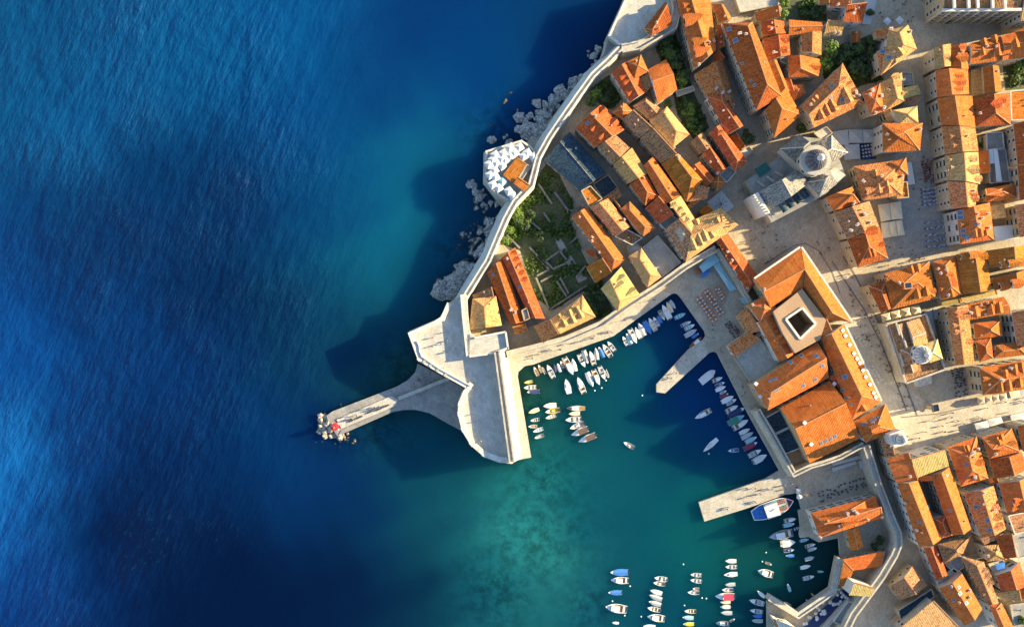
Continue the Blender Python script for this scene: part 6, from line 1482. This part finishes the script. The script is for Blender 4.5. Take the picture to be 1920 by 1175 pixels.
CONS = bxm('console', [(-.02, 0, .2, .10, .26, .75), (.04, 0, .85, .02, .24, .22)], 'white_paint')
def tubemesh():
    mb = MB(); pts = [(-.5, -.36, .3), (.2, -.36, .3), (.38, -.26, .34), (.48, 0, .4), (.38, .26, .34), (.2, .36, .3), (-.5, .36, .3)]
    for a, b in zip(pts[:-1], pts[1:]): mb.beam((a[0], a[1], .05), (b[0], b[1], .05), .14, .36)
    return mb.mesh('tube', [M['rubber_grey']])
TUBE = tubemesh(); MAST = None
def boat(x, y, ang, Lp, style, label, hull='white_paint', acc=None, Wp=None, group=None):
    L_ = Lp * PX; B = (Wp * PX if Wp else L_ * .37); p = P(x, y, .4)
    root = empty('boat', (p.x, p.y, .02), label, 'boat', group, math.radians(ang))
    zs = .55 + L_ * .075; sc = (L_, B, zs)
    def put(me, mat=None, s=None):
        o = link(me.name.split('.')[0], me, root, (0, 0, 0), 0, s or sc)
        if mat: setmat(o, M[mat])
        return o
    hm = HULLB if style == 'barge' else HULLF if style in ('wood', 'sail') else HULL
    if style == 'inflatable':
        put(TUBE, 'rubber_grey' if hull == 'white_paint' else hull); put(bxm('floor', [(-.06, 0, .06, .84, .6, .12)], 'seat_dark')); put(SEATS, 'canvas_white'); put(MOTOR); return root
    put(hm, hull if hull != 'white_paint' else RND.choice(['white_paint', 'white_paint', 'cream_paint', 'hull_grey']) if style in ('open', 'console', 'cover') else hull)
    if style == 'open': put(FLOOR, acc or 'canvas_cream'); put(SEATS, 'wood' if not acc else 'white_paint'); put(FORE2, hull); put(MOTOR)
    elif style == 'speed': put(FLOOR, acc or 'canvas_grey'); put(FORE, hull); put(WIND); put(SEAT2, 'canvas_white'); put(HATCH); put(MOTOR)
    elif style == 'console': put(FLOOR, acc or 'canvas_white'); put(FORE2, hull); put(CONS); put(SEAT2, 'canvas_brown'); put(MOTOR)
    elif style == 'cabin': put(FLOOR, acc or 'wood'); put(FORE, hull); put(CABIN); put(CABW); put(CABR, 'white_paint'); put(HATCH); put(SEAT2, 'canvas_white')
    elif style == 'cover': put(FORE, hull); put(COVER, acc or 'canvas_blue'); put(MOTOR)
    elif style == 'coverf': put(COVERF, acc or RND.choice(['canvas_white', 'white_paint', 'white_paint', 'canvas_white', 'hull_grey']))
    elif style == 'bimini': put(FLOOR, 'canvas_grey'); put(FORE, hull); put(CAN, acc or 'canvas_white'); put(CANP); put(CONS); put(MOTOR)
    elif style == 'wood': put(FULLD, acc or 'wood'); put(CABIN, 'cream_paint'); put(CABR, 'white_paint'); put(HATCH)
    elif style == 'sail':
        put(FULLD, acc or 'white_paint'); put(CABIN, None, (L_ * .7, B * .7, zs * .8)); put(CABW, None, (L_ * .7, B * .7, zs * .8)); put(HATCH)
        mb = MB(); mb.tube((.08, 0, .5), (.08, 0, 7.5 / zs), .012, .008, 6); mb.beam((.08, 0, 1.3), (-.38, 0, 1.3), .02, .1); put(mb.mesh('mast', [M['steel']]))
    elif style == 'barge': put(FULLD, 'canvas_white'); put(CAN, acc or 'canvas_white', (L_ * 1.75, B * 1.1, zs)); put(CANP)
    if style in ('speed', 'cabin', 'open', 'console') and RND.random() < .6:
        mb = MB(); mb.tube((.42, -.08, .8), (.3, -.34, .75), .008, .008, 5); mb.tube((.42, .08, .8), (.3, .34, .75), .008, .008, 5); put(mb.mesh('rail', [M['steel']]))
    return root
ORD = ['first', 'second', 'third', 'fourth', 'fifth', 'sixth', 'seventh', 'eighth', 'ninth', 'tenth', 'eleventh', 'twelfth', 'thirteenth', 'fourteenth', 'fifteenth', 'sixteenth', 'seventeenth', 'eighteenth']
def row(where, items, grp):
    for i, it in enumerate(items):
        x, y, ang, L_, st, desc = it[:6]; kw = it[6] if len(it) > 6 else {}
        boat(x, y, ang, L_, st, '%s, %s %s' % (desc, ORD[i] if i < len(ORD) else 'last', where), group=grp, **kw)
W_ = 'white_paint'
row('from left on the sunlit quay', [(1005,696,115,19,'open','small cream open boat'),(1013,691,117,17,'open','small cream open boat with benches'),(1020,695,115,14,'inflatable','grey inflatable dinghy'),(1032,696,117,28,'speed','white speedboat'),(1040,690,100,16,'cover','navy covered boat',dict(acc='canvas_navy',hull='hull_navy')),
    (1048,689,112,18,'coverf','small white boat under full cover'),(1054,684,112,17,'open','brownish open boat',dict(acc='wood')),(1066,686,-63,37,'cabin','large white cabin boat with bow outwards',dict(Wp=12)),(1076,684,105,25,'coverf','white boat with cover')], 'boats moored along the sunlit quay')
row('from left in the middle quay cluster', [(1091,676,-65,27,'speed','white speedboat'),(1098,669,-72,27,'cover','white boat with grey cover',dict(acc='canvas_grey')),(1110,671,108,28,'cabin','white cabin boat',dict(Wp=10)),(1118,663,100,24,'coverf','pale grey covered boat',dict(acc='canvas_grey')),(1127,660,115,23,'cover','white boat with bright blue cover'),
    (1138,657,124,29,'open','tan wooden floored boat',dict(acc='wood')),(1146,649,128,23,'speed','cream speedboat')], 'boats in the middle cluster along the sunlit quay')
row('from left in the outer line', [(1064,724,104,29,'sail','slim grey white sailing boat',dict(Wp=12)),(1089,722,112,33,'cabin','white cabin boat with pointed ends',dict(Wp=12)),(1106,711,-68,30,'coverf','white boat under full white cover',dict(Wp=11)),(1118,707,-68,31,'cabin','broad white cabin boat',dict(Wp=11)),(1129,699,-68,27,'speed','white speedboat with dark cockpit'),(1138,700,-66,16,'inflatable','white inflatable boat',dict(hull='canvas_white'))], 'boats in the outer line off the sunlit quay')
row('from left in the upper quay row', [(1172,639,118,20,'speed','white speedboat'),(1179,635,115,23,'cover','teal covered boat',dict(acc='canvas_teal')),(1187,630,-65,30,'cabin','grey white cabin boat',dict(acc='canvas_grey')),(1196,624,115,24,'bimini','boat with blue and white canopy',dict(acc='canvas_white')),(1203,617,118,28,'coverf','white boat under white cover'),(1214,614,-62,29,'cover','blue covered boat',dict(hull='hull_blue')),
    (1223,608,118,28,'open','cream open boat',dict(acc='canvas_cream')),(1230,603,120,21,'speed','white speedboat'),(1236,598,122,18,'cover','dark blue covered boat',dict(acc='canvas_blue',hull='hull_navy')),(1241,591,-60,21,'console','white boat with dark seats'),(1249,585,118,31,'bimini','boat with large white canopy',dict(Wp=12)),(1255,576,118,23,'coverf','tan covered boat',dict(acc='canvas_cream')),(1261,571,-55,19,'coverf','white boat under full cover')], 'boats in the row under the shaded upper quay')
row('from top at the terrace corner', [(1275,592,25,23,'open','turquoise open boat',dict(hull='hull_teal',acc='hull_teal')),(1286,607,25,21,'console','grey open boat with seats'),(1293,613,28,21,'open','small turquoise and white boat',dict(acc='canvas_teal')),(1295,624,30,26,'coverf','grey white covered boat',dict(acc='canvas_grey')),(1304,629,35,15,'cover','tiny white and blue boat'),(1305,642,46,30,'wood','varnished orange wooden boat against the quay',dict(hull='wood_red',acc='wood_red',Wp=11))], 'boats at the corner of the harbour terrace')
row('from top on the right quay', [(1329,703,38,30,'barge','flat roofed white excursion boat with pink stern',dict(Wp=14)),(1345,711,22,21,'cabin','white cabin boat'),(1350,720,24,19,'console','white boat with blue seats',dict(acc='canvas_blue')),(1351,728,24,21,'coverf','white boat under cover'),(1356,735,24,14,'speed','little white boat'),(1358,741,26,17,'cover','maroon covered boat',dict(acc='canvas_maroon')),
    (1364,748,28,26,'coverf','white boat with full cover'),(1371,753,28,22,'speed','white boat with red bow'),(1372,766,28,26,'cabin','pale blue white cabin boat'),(1381,772,28,33,'cover','boat with long navy cover',dict(acc='canvas_navy')),(1380,786,28,35,'bimini','green boat with green canopy',dict(acc='canvas_green',hull='hull_teal',Wp=12)),(1388,795,30,33,'cabin','white cabin boat with teal cockpit'),
    (1396,808,26,22,'coverf','white boat under white cover'),(1401,816,28,25,'coverf','plain white covered boat'),(1408,824,28,24,'cover','pale blue covered boat',dict(acc='canvas_teal')),(1407,835,28,28,'cover','white boat with red maroon cover',dict(acc='canvas_maroon')),(1415,849,28,27,'speed','white boat with dark cockpit'),(1424,859,28,30,'bimini','white boat with white canopy at the end',dict(Wp=12))], 'boats along the shaded right quay')
p = P(1324, 707, 2); 
for a in [(1318,776,208,34,'cabin','long white boat anchored alone in the dark middle of the harbour',dict(Wp=11)),(1332,834,222,36,'sail','slim white boat with pointed ends anchored alone near the right quay',dict(Wp=10)),(1375,844,186,20,'console','small white boat with blue seats alone off the right quay',dict(acc='canvas_blue')),(1179,834,152,23,'console','small white motorboat under way alone in the open harbour')]:
    boat(*a[:6], **a[6] if len(a) > 6 else {})
row('from top beside the fort wall', [(991,716,190,17,'open','yellow open boat',dict(hull='canvas_yellow',acc='canvas_yellow')),(994,726,184,24,'speed','white speedboat'),(1000,734,184,24,'cover','white boat with navy cover',dict(acc='canvas_navy')),(1001,770,200,22,'coverf','cream covered boat',dict(acc='canvas_cream')),(1003,787,190,17,'open','small white boat with dark inside',dict(acc='seat_dark')),(999,799,182,17,'open','small white boat'),(1009,806,198,20,'open','white boat with teal inside',dict(acc='canvas_teal')),(1011,818,200,19,'console','white boat with dark seats')], 'boats beside the white fort wall')
row('from top in the second line off the fort', [(1031,760,186,26,'coverf','white covered boat'),(1036,770,190,28,'console','white boat with a yellow mat',dict(acc='canvas_yellow')),(1033,781,196,21,'open','white boat with red brown bench',dict(acc='canvas_cream'))], 'boats in the second line off the fort wall')
row('from top in the third line off the fort', [(1080,765,180,35,'wood','varnished wooden boat',dict(Wp=10)),(1077,775,184,22,'coverf','cream covered boat',dict(acc='canvas_cream')),(1075,786,184,30,'speed','white speedboat with sharp bow'),(1082,798,200,29,'console','white boat with dark seats'),(1087,809,202,34,'bimini','boat with brown canopy',dict(acc='canvas_brown',Wp=12)),(1101,821,202,35,'bimini','white bowed boat with brown canopy',dict(acc='canvas_brown',Wp=12))], 'boats in the third line off the fort wall')
row('from top in the leftmost bottom column', [(1161,1072,180,34,'cover','white cabin boat with blue stern cover',dict(Wp=13)),(1162,1087,178,33,'cabin','broad white cabin boat',dict(Wp=13)),(1153,1110,180,26,'cover','white boat with blue cover'),(1155,1139,172,41,'cabin','largest white motor yacht',dict(Wp=17)),(1154,1167,175,13,'coverf','tiny white tender')], 'boats in the left mooring column')
row('from top in the second bottom column', [(1239,1084,172,25,'speed','white speedboat'),(1236,1093,172,23,'console','white boat with tan seats',dict(acc='canvas_cream')),(1230,1109,164,24,'coverf','white covered boat'),(1229,1119,160,26,'coverf','white covered boat lying aslant'),(1228,1130,164,25,'cover','white boat with grey cover',dict(acc='canvas_grey')),(1226,1141,168,25,'open','white boat with tan wooden deck',dict(acc='wood')),(1230,1157,172,33,'cabin','large white cabin boat',dict(Wp=14)),(1217,1174,176,24,'coverf','white boat cut by the bottom edge')], 'boats in the second mooring column')
row('from top in the third bottom column', [(1305,1077,176,21,'speed','white boat with dark cockpit'),(1305,1088,172,22,'speed','white speedboat'),(1305,1103,178,13,'open','tiny white dinghy'),(1300,1110,178,22,'console','white boat with brown seats'),(1294,1145,178,22,'open','white boat with wooden inside',dict(acc='wood')),(1290,1157,176,22,'cover','boat with pale blue cover',dict(acc='canvas_teal')),(1291,1169,180,21,'cover','white boat with yellow cover',dict(acc='canvas_yellow'))], 'boats in the third mooring column')
row('from top in the fourth bottom column', [(1370,1051,180,22,'coverf','white covered boat'),(1371,1062,180,22,'speed','white boat with dark cockpit'),(1370,1076,184,26,'sail','white sailing boat with mast'),(1369,1095,184,20,'coverf','white boat with a white cover'),(1364,1105,180,21,'console','white boat with dark seats'),(1359,1117,180,36,'bimini','boat with bright red canopy',dict(acc='canvas_red',Wp=14)),(1360,1128,180,20,'coverf','cream covered boat',dict(acc='canvas_cream')),(1360,1137,180,20,'cover','white boat with blue bow',dict(acc='canvas_white',hull='hull_teal')),(1362,1148,178,22,'coverf','plain white covered boat'),(1355,1168,176,26,'cabin','pale blue cabin boat',dict(hull='hull_grey')),(1373,1162,30,11,'open','tiny grey dinghy')], 'boats in the fourth mooring column')
row('from top in the row below the ferry', [(1481,974,12,23,'cabin','grey white cabin boat'),(1479,983,12,22,'cover','teal covered boat',dict(acc='canvas_teal')),(1495,990,20,18,'open','navy open boat',dict(hull='hull_navy',acc='hull_navy')),(1464,1002,192,45,'cabin','large grey motor yacht',dict(hull='hull_grey',Wp=17)),(1477,1017,8,28,'bimini','boat with square white awning',dict(Wp=14)),(1479,1031,8,20,'console','white boat with blue seats',dict(acc='canvas_blue')),(1481,1041,182,16,'cover','small blue covered boat')], 'boats below the ferry')
row('from top in the shaded basin', [(1508,1012,14,18,'open','teal open boat',dict(hull='hull_teal',acc='canvas_teal')),(1519,1022,16,20,'console','grey white boat with seats'),(1523,1029,18,18,'open','white rowing boat with dark thwarts',dict(acc='canvas_grey')),(1518,1046,16,20,'cover','blue grey covered boat',dict(acc='canvas_grey',hull='hull_blue')),(1510,1062,14,20,'coverf','white covered boat'),(1539,1071,0,12,'open','tiny teal boat',dict(hull='hull_teal',acc='canvas_teal')),(1516,1082,14,22,'speed','white speedboat with blue stripe'),(1479,1101,110,16,'cover','small boat with teal cover',dict(acc='canvas_teal')),(1524,1115,130,11,'open','tiny yellow boat',dict(hull='canvas_yellow',acc='wood')),(1514,1127,120,11,'open','tiny white boat'),(1477,1132,150,15,'inflatable','grey inflatable boat')], 'boats in the small boat basin')
row('from top near the basin mouth', [(1441,1056,-20,13,'open','tiny cream dinghy'),(1435,1073,164,30,'cabin','stout white fishing boat',dict(Wp=14)),(1427,1113,140,19,'coverf','white covered boat'),(1419,1128,165,29,'speed','white speedboat'),(1418,1145,172,24,'speed','grey white boat with dark cockpit'),(1420,1154,178,18,'cover','blue covered boat',dict(hull='hull_blue')),(1420,1163,178,21,'coverf','pale covered boat',dict(acc='canvas_grey'))], 'boats near the basin mouth')
# pink end of the excursion boat roof
# ferry
def ferry():
    c = P(1449, 952, 1.5); a = math.radians(20); L_, B = 82 * PX * .98, 28 * PX
    root = empty('ferry', (c.x, c.y, .02), 'blue and white passenger ferry with orange seats moored at the landing pier', 'ferry', None, a)
    sc = (L_, B, 1.6)
    def w(t): return .5 * (.62 + .38 * min(1, t / .22)) * (1 - max(0, (t - .62) / .38) ** 2.0)
    def rib(zf, ins): return [((t - .5), w(t) * ins, zf) for t in [i / 14 for i in range(15)]]
    mb = MB(); T, Bm = rib(1.0, 1), rib(-.2, .85)
    for s in (1, -1):
        for i in range(14):
            f = [(T[i][0], s * T[i][1], 1), (T[i + 1][0], s * T[i + 1][1], 1), (Bm[i + 1][0], s * Bm[i + 1][1], -.2), (Bm[i][0], s * Bm[i][1], -.2)]; mb.face(f if s > 0 else f[::-1])
    mb.face([(T[0][0], T[0][1], 1), (T[0][0], -T[0][1], 1), (Bm[0][0], -Bm[0][1], -.2), (Bm[0][0], Bm[0][1], -.2)])
    link('hull', mb.mesh('hull', [M['hull_blue']]), root, (0, 0, 0), 0, sc)
    def deck(t0, t1, z, ins, mat, name):
        mb = MB(); xs = [t0 + (t1 - t0) * i / 8 for i in range(9)]
        for u, v in zip(xs[:-1], xs[1:]): mb.face([(u - .5, -w(u) * ins, z), (v - .5, -w(v) * ins, z), (v - .5, w(v) * ins, z), (u - .5, w(u) * ins, z)])
        link(name, mb.mesh(name, [M[mat]]), root, (0, 0, 0), 0, sc)
    deck(.0, .36, .92, .95, 'canvas_blue', 'stern_deck'); deck(.30, .86, 1.25, .9, 'hull_teal', 'passenger_deck'); deck(.86, .985, .9, .9, 'canvas_maroon', 'bow_deck')
    mb = MB(); ps = [((t - .5) * L_, w(t) * B) for t in [i / 16 for i in range(17)]]
    for s in (1, -1):
        for p, q in zip(ps[:-1], ps[1:]): mb.beam((p[0], s * p[1], 1.6), (q[0], s * q[1], 1.6), .22, .5)
    mb.beam((ps[0][0], ps[0][1], 1.6), (ps[0][0], -ps[0][1], 1.6), .22, .5)
    mb.build('bulwark', [M['white_paint']], root, off=(0, 0, 0))
    mb = MB(); mb.box((-.6, 0, 1.9), (4.4, B * .80, 2.0), 0, 0, .97); mb.build('deckhouse', [M['white_paint']], root, off=(0, 0, 0))
    mb = MB(); mb.box((-.9, -.3, 3.9), (5.0, B * .86, .14)); mb.build('awning', [M['canvas_white']], root, off=(0, 0, 0))
    mb = MB(); mb.box((-.9, 0, 4.05), (1.6, .18, .16), .3); mb.tube((-.4, 0, 4), (-.4, 0, 6.0), .08, .05, 6); mb.build('mast', [M['wood']], root, off=(0, 0, 0))
    sm = MB(); sm.box((0, 0, 0), (.42, .42, .1)); sm.box((-.2, 0, .1), (.08, .42, .42)); sme = sm.mesh('seat', [M['orange_seat']])
    for i in range(5):
        for j in range(7):
            if j == 3: continue
            link('seat', sme, root, (2.2 + i * .75, (j - 3) * .62, 2.15), 0)
    tb = MB(); tb.box((-4.6, .4, 1.5), (1.0, .8, .7)); tb.box((-5.4, -1.0, 1.5), (.5, .5, .6)); tb.build('locker', [M['hull_blue']], root, off=(0, 0, 0))
ferry()
bm_ = MB(); bm_.lathe([(0, -.3), (.3, -.15), (.38, .1), (.25, .35), (.08, .45), (0, .5)], 10); BUOY = bm_.mesh('buoy', [M['white_paint']], True)
for i, (x, y) in enumerate([(1115,732),(1128,727),(1136,713),(1204,741),(1281,1057),(1316,1120),(1324,1121),(1171,1153),(1283,1134),(1329,850),(1436,1035),(1429,1052),(1181,1098),(1148,1126),(1202,1155)]):
    p = P(x, y, 0); tag(link('mooring_buoy', BUOY, None, (p.x, p.y, .05), 0, (.8, .8, .8)), 'small white mooring buoy floating in the harbour', 'buoy', 'mooring buoys in the harbour')
# mooring lines from a sailing boat
# ================================================================ people
def personmesh(seed, stride, arms, lie=False):
    r = random.Random(seed)
    J = dict(pelvis=(0, 0, .92), chest=(0, .02, 1.28), neck=(0, .02, 1.48), head=(0, .04, 1.60), top=(0, .03, 1.73),
             hl=(-.10, 0, .88), kl=(-.10, stride * .25 + .03, .48), al=(-.10, stride * .42 - .05, .08), tl=(-.10, stride * .42 + .14, .04),
             hr=(.10, 0, .88), kr=(.10, -stride * .20 + .03, .48), ar=(.10, -stride * .42 - .05, .10), tr=(.10, -stride * .42 + .14, .04),
             sl=(-.20, .02, 1.40), el=(-.25, -stride * .12 * arms, 1.12), wl=(-.26, -stride * .25 * arms + .08, .88), fl=(-.26, -stride * .25 * arms + .1, .76),
             sr=(.20, .02, 1.40), er=(.25, stride * .12 * arms, 1.12), wr=(.26, stride * .25 * arms + .08, .88), fr=(.26, stride * .25 * arms + .1, .76))
    R = dict(pelvis=.15, chest=.16, neck=.06, head=.10, top=.075, hl=.10, kl=.06, al=.045, tl=.035, hr=.10, kr=.06, ar=.045, tr=.035, sl=.075, el=.045, wl=.033, fl=.035, sr=.075, er=.045, wr=.033, fr=.035)
    E = [('pelvis','chest'),('chest','neck'),('neck','head'),('head','top'),('pelvis','hl'),('hl','kl'),('kl','al'),('al','tl'),('pelvis','hr'),('hr','kr'),('kr','ar'),('ar','tr'),('chest','sl'),('sl','el'),('el','wl'),('wl','fl'),('chest','sr'),('sr','er'),('er','wr'),('wr','fr')]
    ks = list(J); me = bpy.data.meshes.new('tmp'); me.from_pydata([J[k] for k in ks], [(ks.index(a), ks.index(b)) for a, b in E], [])
    ob = bpy.data.objects.new('tmp', me); COL.objects.link(ob)
    md = ob.modifiers.new('skin', 'SKIN')
    for i, k in enumerate(ks):
        sv = me.skin_vertices[0].data[i]; sv.radius = (R[k], R[k] * (.72 if k in ('chest', 'pelvis') else 1)); sv.use_root = (k == 'pelvis')
    dg = bpy.context.evaluated_depsgraph_get(); dg.update(); out = bpy.data.meshes.new_from_object(ob.evaluated_get(dg))
    bpy.data.objects.remove(ob)
    out.name = 'person'; out.materials.clear()
    for m in ('skin', 'cloth_white', 'cloth_dark', 'hair'): out.materials.append(M[m])
    for p in out.polygons:
        z = p.center.z; x = abs(p.center.x)
        p.material_index = 3 if (z > 1.64 or (z > 1.52 and p.center.y < .0)) and x < .15 else 0 if z > 1.44 and x < .14 else 0 if x > .215 and z < 1.2 else 1 if z > .9 else 2 if z > .5 else (2 if seed % 2 else 0)
        p.use_smooth = True
    return out
PER = [personmesh(1, .0, 1), personmesh(2, .8, 1), personmesh(3, .5, 1.4), personmesh(4, 1.0, .6)]
NP = [0]
def crowd(poly, n, label, grp, z=G, seed=0, cl=('cloth_white', 'cloth_dark', 'cloth_blue', 'cloth_red', 'cloth_dark')):
    r = random.Random(seed); W = [tuple(p[:2]) for p in PP(poly, z)]; xs = [p[0] for p in W]; ys = [p[1] for p in W]; k = 0; t = 0
    while k < n and t < 4000 and NP[0] < 300:
        t += 1; x, y = r.uniform(min(xs), max(xs)), r.uniform(min(ys), max(ys))
        if not pin((x, y), W) or any(pin((x, y), f) for f in FOOT): continue
        s = r.uniform(.93, 1.06); o = link('person', r.choice(PER), None, (x, y, z), r.uniform(0, 6.28), (s, s, s))
        top = r.choice(cl)
        for i, m in enumerate(('skin', top, r.choice(('cloth_dark', 'cloth_blue', 'cloth_white')), 'hair')):
            o.material_slots[i].link = 'OBJECT'; o.material_slots[i].material = M[m]
        tag(o, label.replace('person', 'person in %s top' % {'cloth_white': 'white', 'cloth_dark': 'dark', 'cloth_blue': 'blue', 'cloth_red': 'red', 'skin': 'no'}[top], 1).replace('bather', 'bather with bare chest' if top == 'skin' else 'bather in %s top' % top[6:], 1), 'person', grp); k += 1; NP[0] += 1
crowd([(1690,800),(1790,772),(1925,742),(1925,776),(1800,812),(1700,836)], 26, 'person walking on the sunlit main street casting a long shadow', 'people on the main street', seed=1)
crowd([(1610,620),(1655,690),(1690,770),(1720,775),(1690,700),(1650,610),(1600,570)], 62, 'person strolling on the pale street between town hall and baroque church', 'people on the church street', seed=2)
crowd([(1580,500),(1600,590),(1640,600),(1612,530)], 22, 'person on the street beside the palace', 'people beside the palace', seed=3)
crowd([(1390,400),(1450,430),(1560,420),(1600,500),(1560,510),(1500,455),(1420,510),(1400,470)], 34, 'person crossing the square in front of the cathedral', 'people on the cathedral square', seed=4)
crowd([(1640,460),(1780,470),(1720,490),(1640,520)], 20, 'person in the shaded lower market lane', 'people in the lower market lane', seed=5)
crowd([(1700,380),(1725,290),(1750,290),(1725,410),(1700,450)], 12, 'person on the shaded market square', 'people on the market square', seed=6)
crowd([(1640,0),(1740,0),(1740,45),(1650,45)], 16, 'person on the shaded square at the top', 'people on the top square', seed=7)
crowd([(1320,620),(1345,660),(1395,755),(1405,750),(1360,655),(1340,605)], 16, 'person on the shaded harbour quay', 'people on the harbour quay', seed=8)
crowd([(1470,890),(1320,940),(1328,972),(1470,925),(1530,930),(1520,900)], 20, 'person on the ferry landing', 'people on the ferry landing', seed=9)
crowd([(985,678),(1150,622),(1255,548),(1250,545),(1145,617),(985,668)], 10, 'person on the sunlit quay under the harbour wall', 'people on the sunlit quay', seed=10)
crowd([(800,640),(850,600),(860,700),(830,690)], 8, 'person on the sunny fort terrace casting a long shadow', 'people on the fort terrace', FT, seed=11)
crowd([(875,770),(890,760),(915,845),(890,825)], 4, 'person on the rounded end of the fort terrace', 'people on the rounded fort end', FT, seed=12)
crowd([(640,785),(735,745),(740,752),(645,796)], 12, 'person sitting out on the breakwater walkway', 'people on the breakwater', 2.25, seed=13)
crowd([(755,735),(800,695),(840,706),(790,725)], 12, 'bather on the inner end of the breakwater', 'bathers on the breakwater', 1.9, seed=14, cl=('skin', 'cloth_blue', 'cloth_red'))
crowd([(1236,715),(1290,662),(1300,668),(1248,730)], 5, 'person on the narrow harbour pier', 'people on the narrow pier', seed=15)
# benches along the breakwater
bn = MB(); bn.box((0, 0, .35), (2.6, .5, .1)); bn.box((-1, 0, 0), (.15, .45, .35)); bn.box((1, 0, 0), (.15, .45, .35)); BEN = bn.mesh('bench', [M['dark_metal']])
for i, (x, y) in enumerate([(660,788),(674,782),(694,772),(710,767),(724,761)]):
    p = P(x, y, 2.25); tag(link('bench', BEN, None, p, .42), 'dark bench on the breakwater, %s from the beacon' % ORD[i], 'bench')
# lamp posts on quay and fort
lp = MB(); lp.tube((0, 0, 0), (0, 0, 4.2), .09, .06, 8); lp.lathe([(.2, 4.2), (.28, 4.7), (.1, 4.95), (0, 5.0)], 8); lp.box((0, 0, 0), (.4, .4, .3)); LAMP = lp.mesh('street_lamp', [M['dark_metal']])
for i, (x, y) in enumerate([(1050,655),(1110,634),(1170,600),(1225,562)]):
    p = P(x, y, G); tag(link('street_lamp', LAMP, None, p), 'dark street lamp on the sunlit quay, %s from the fort' % ORD[i], 'street lamp')
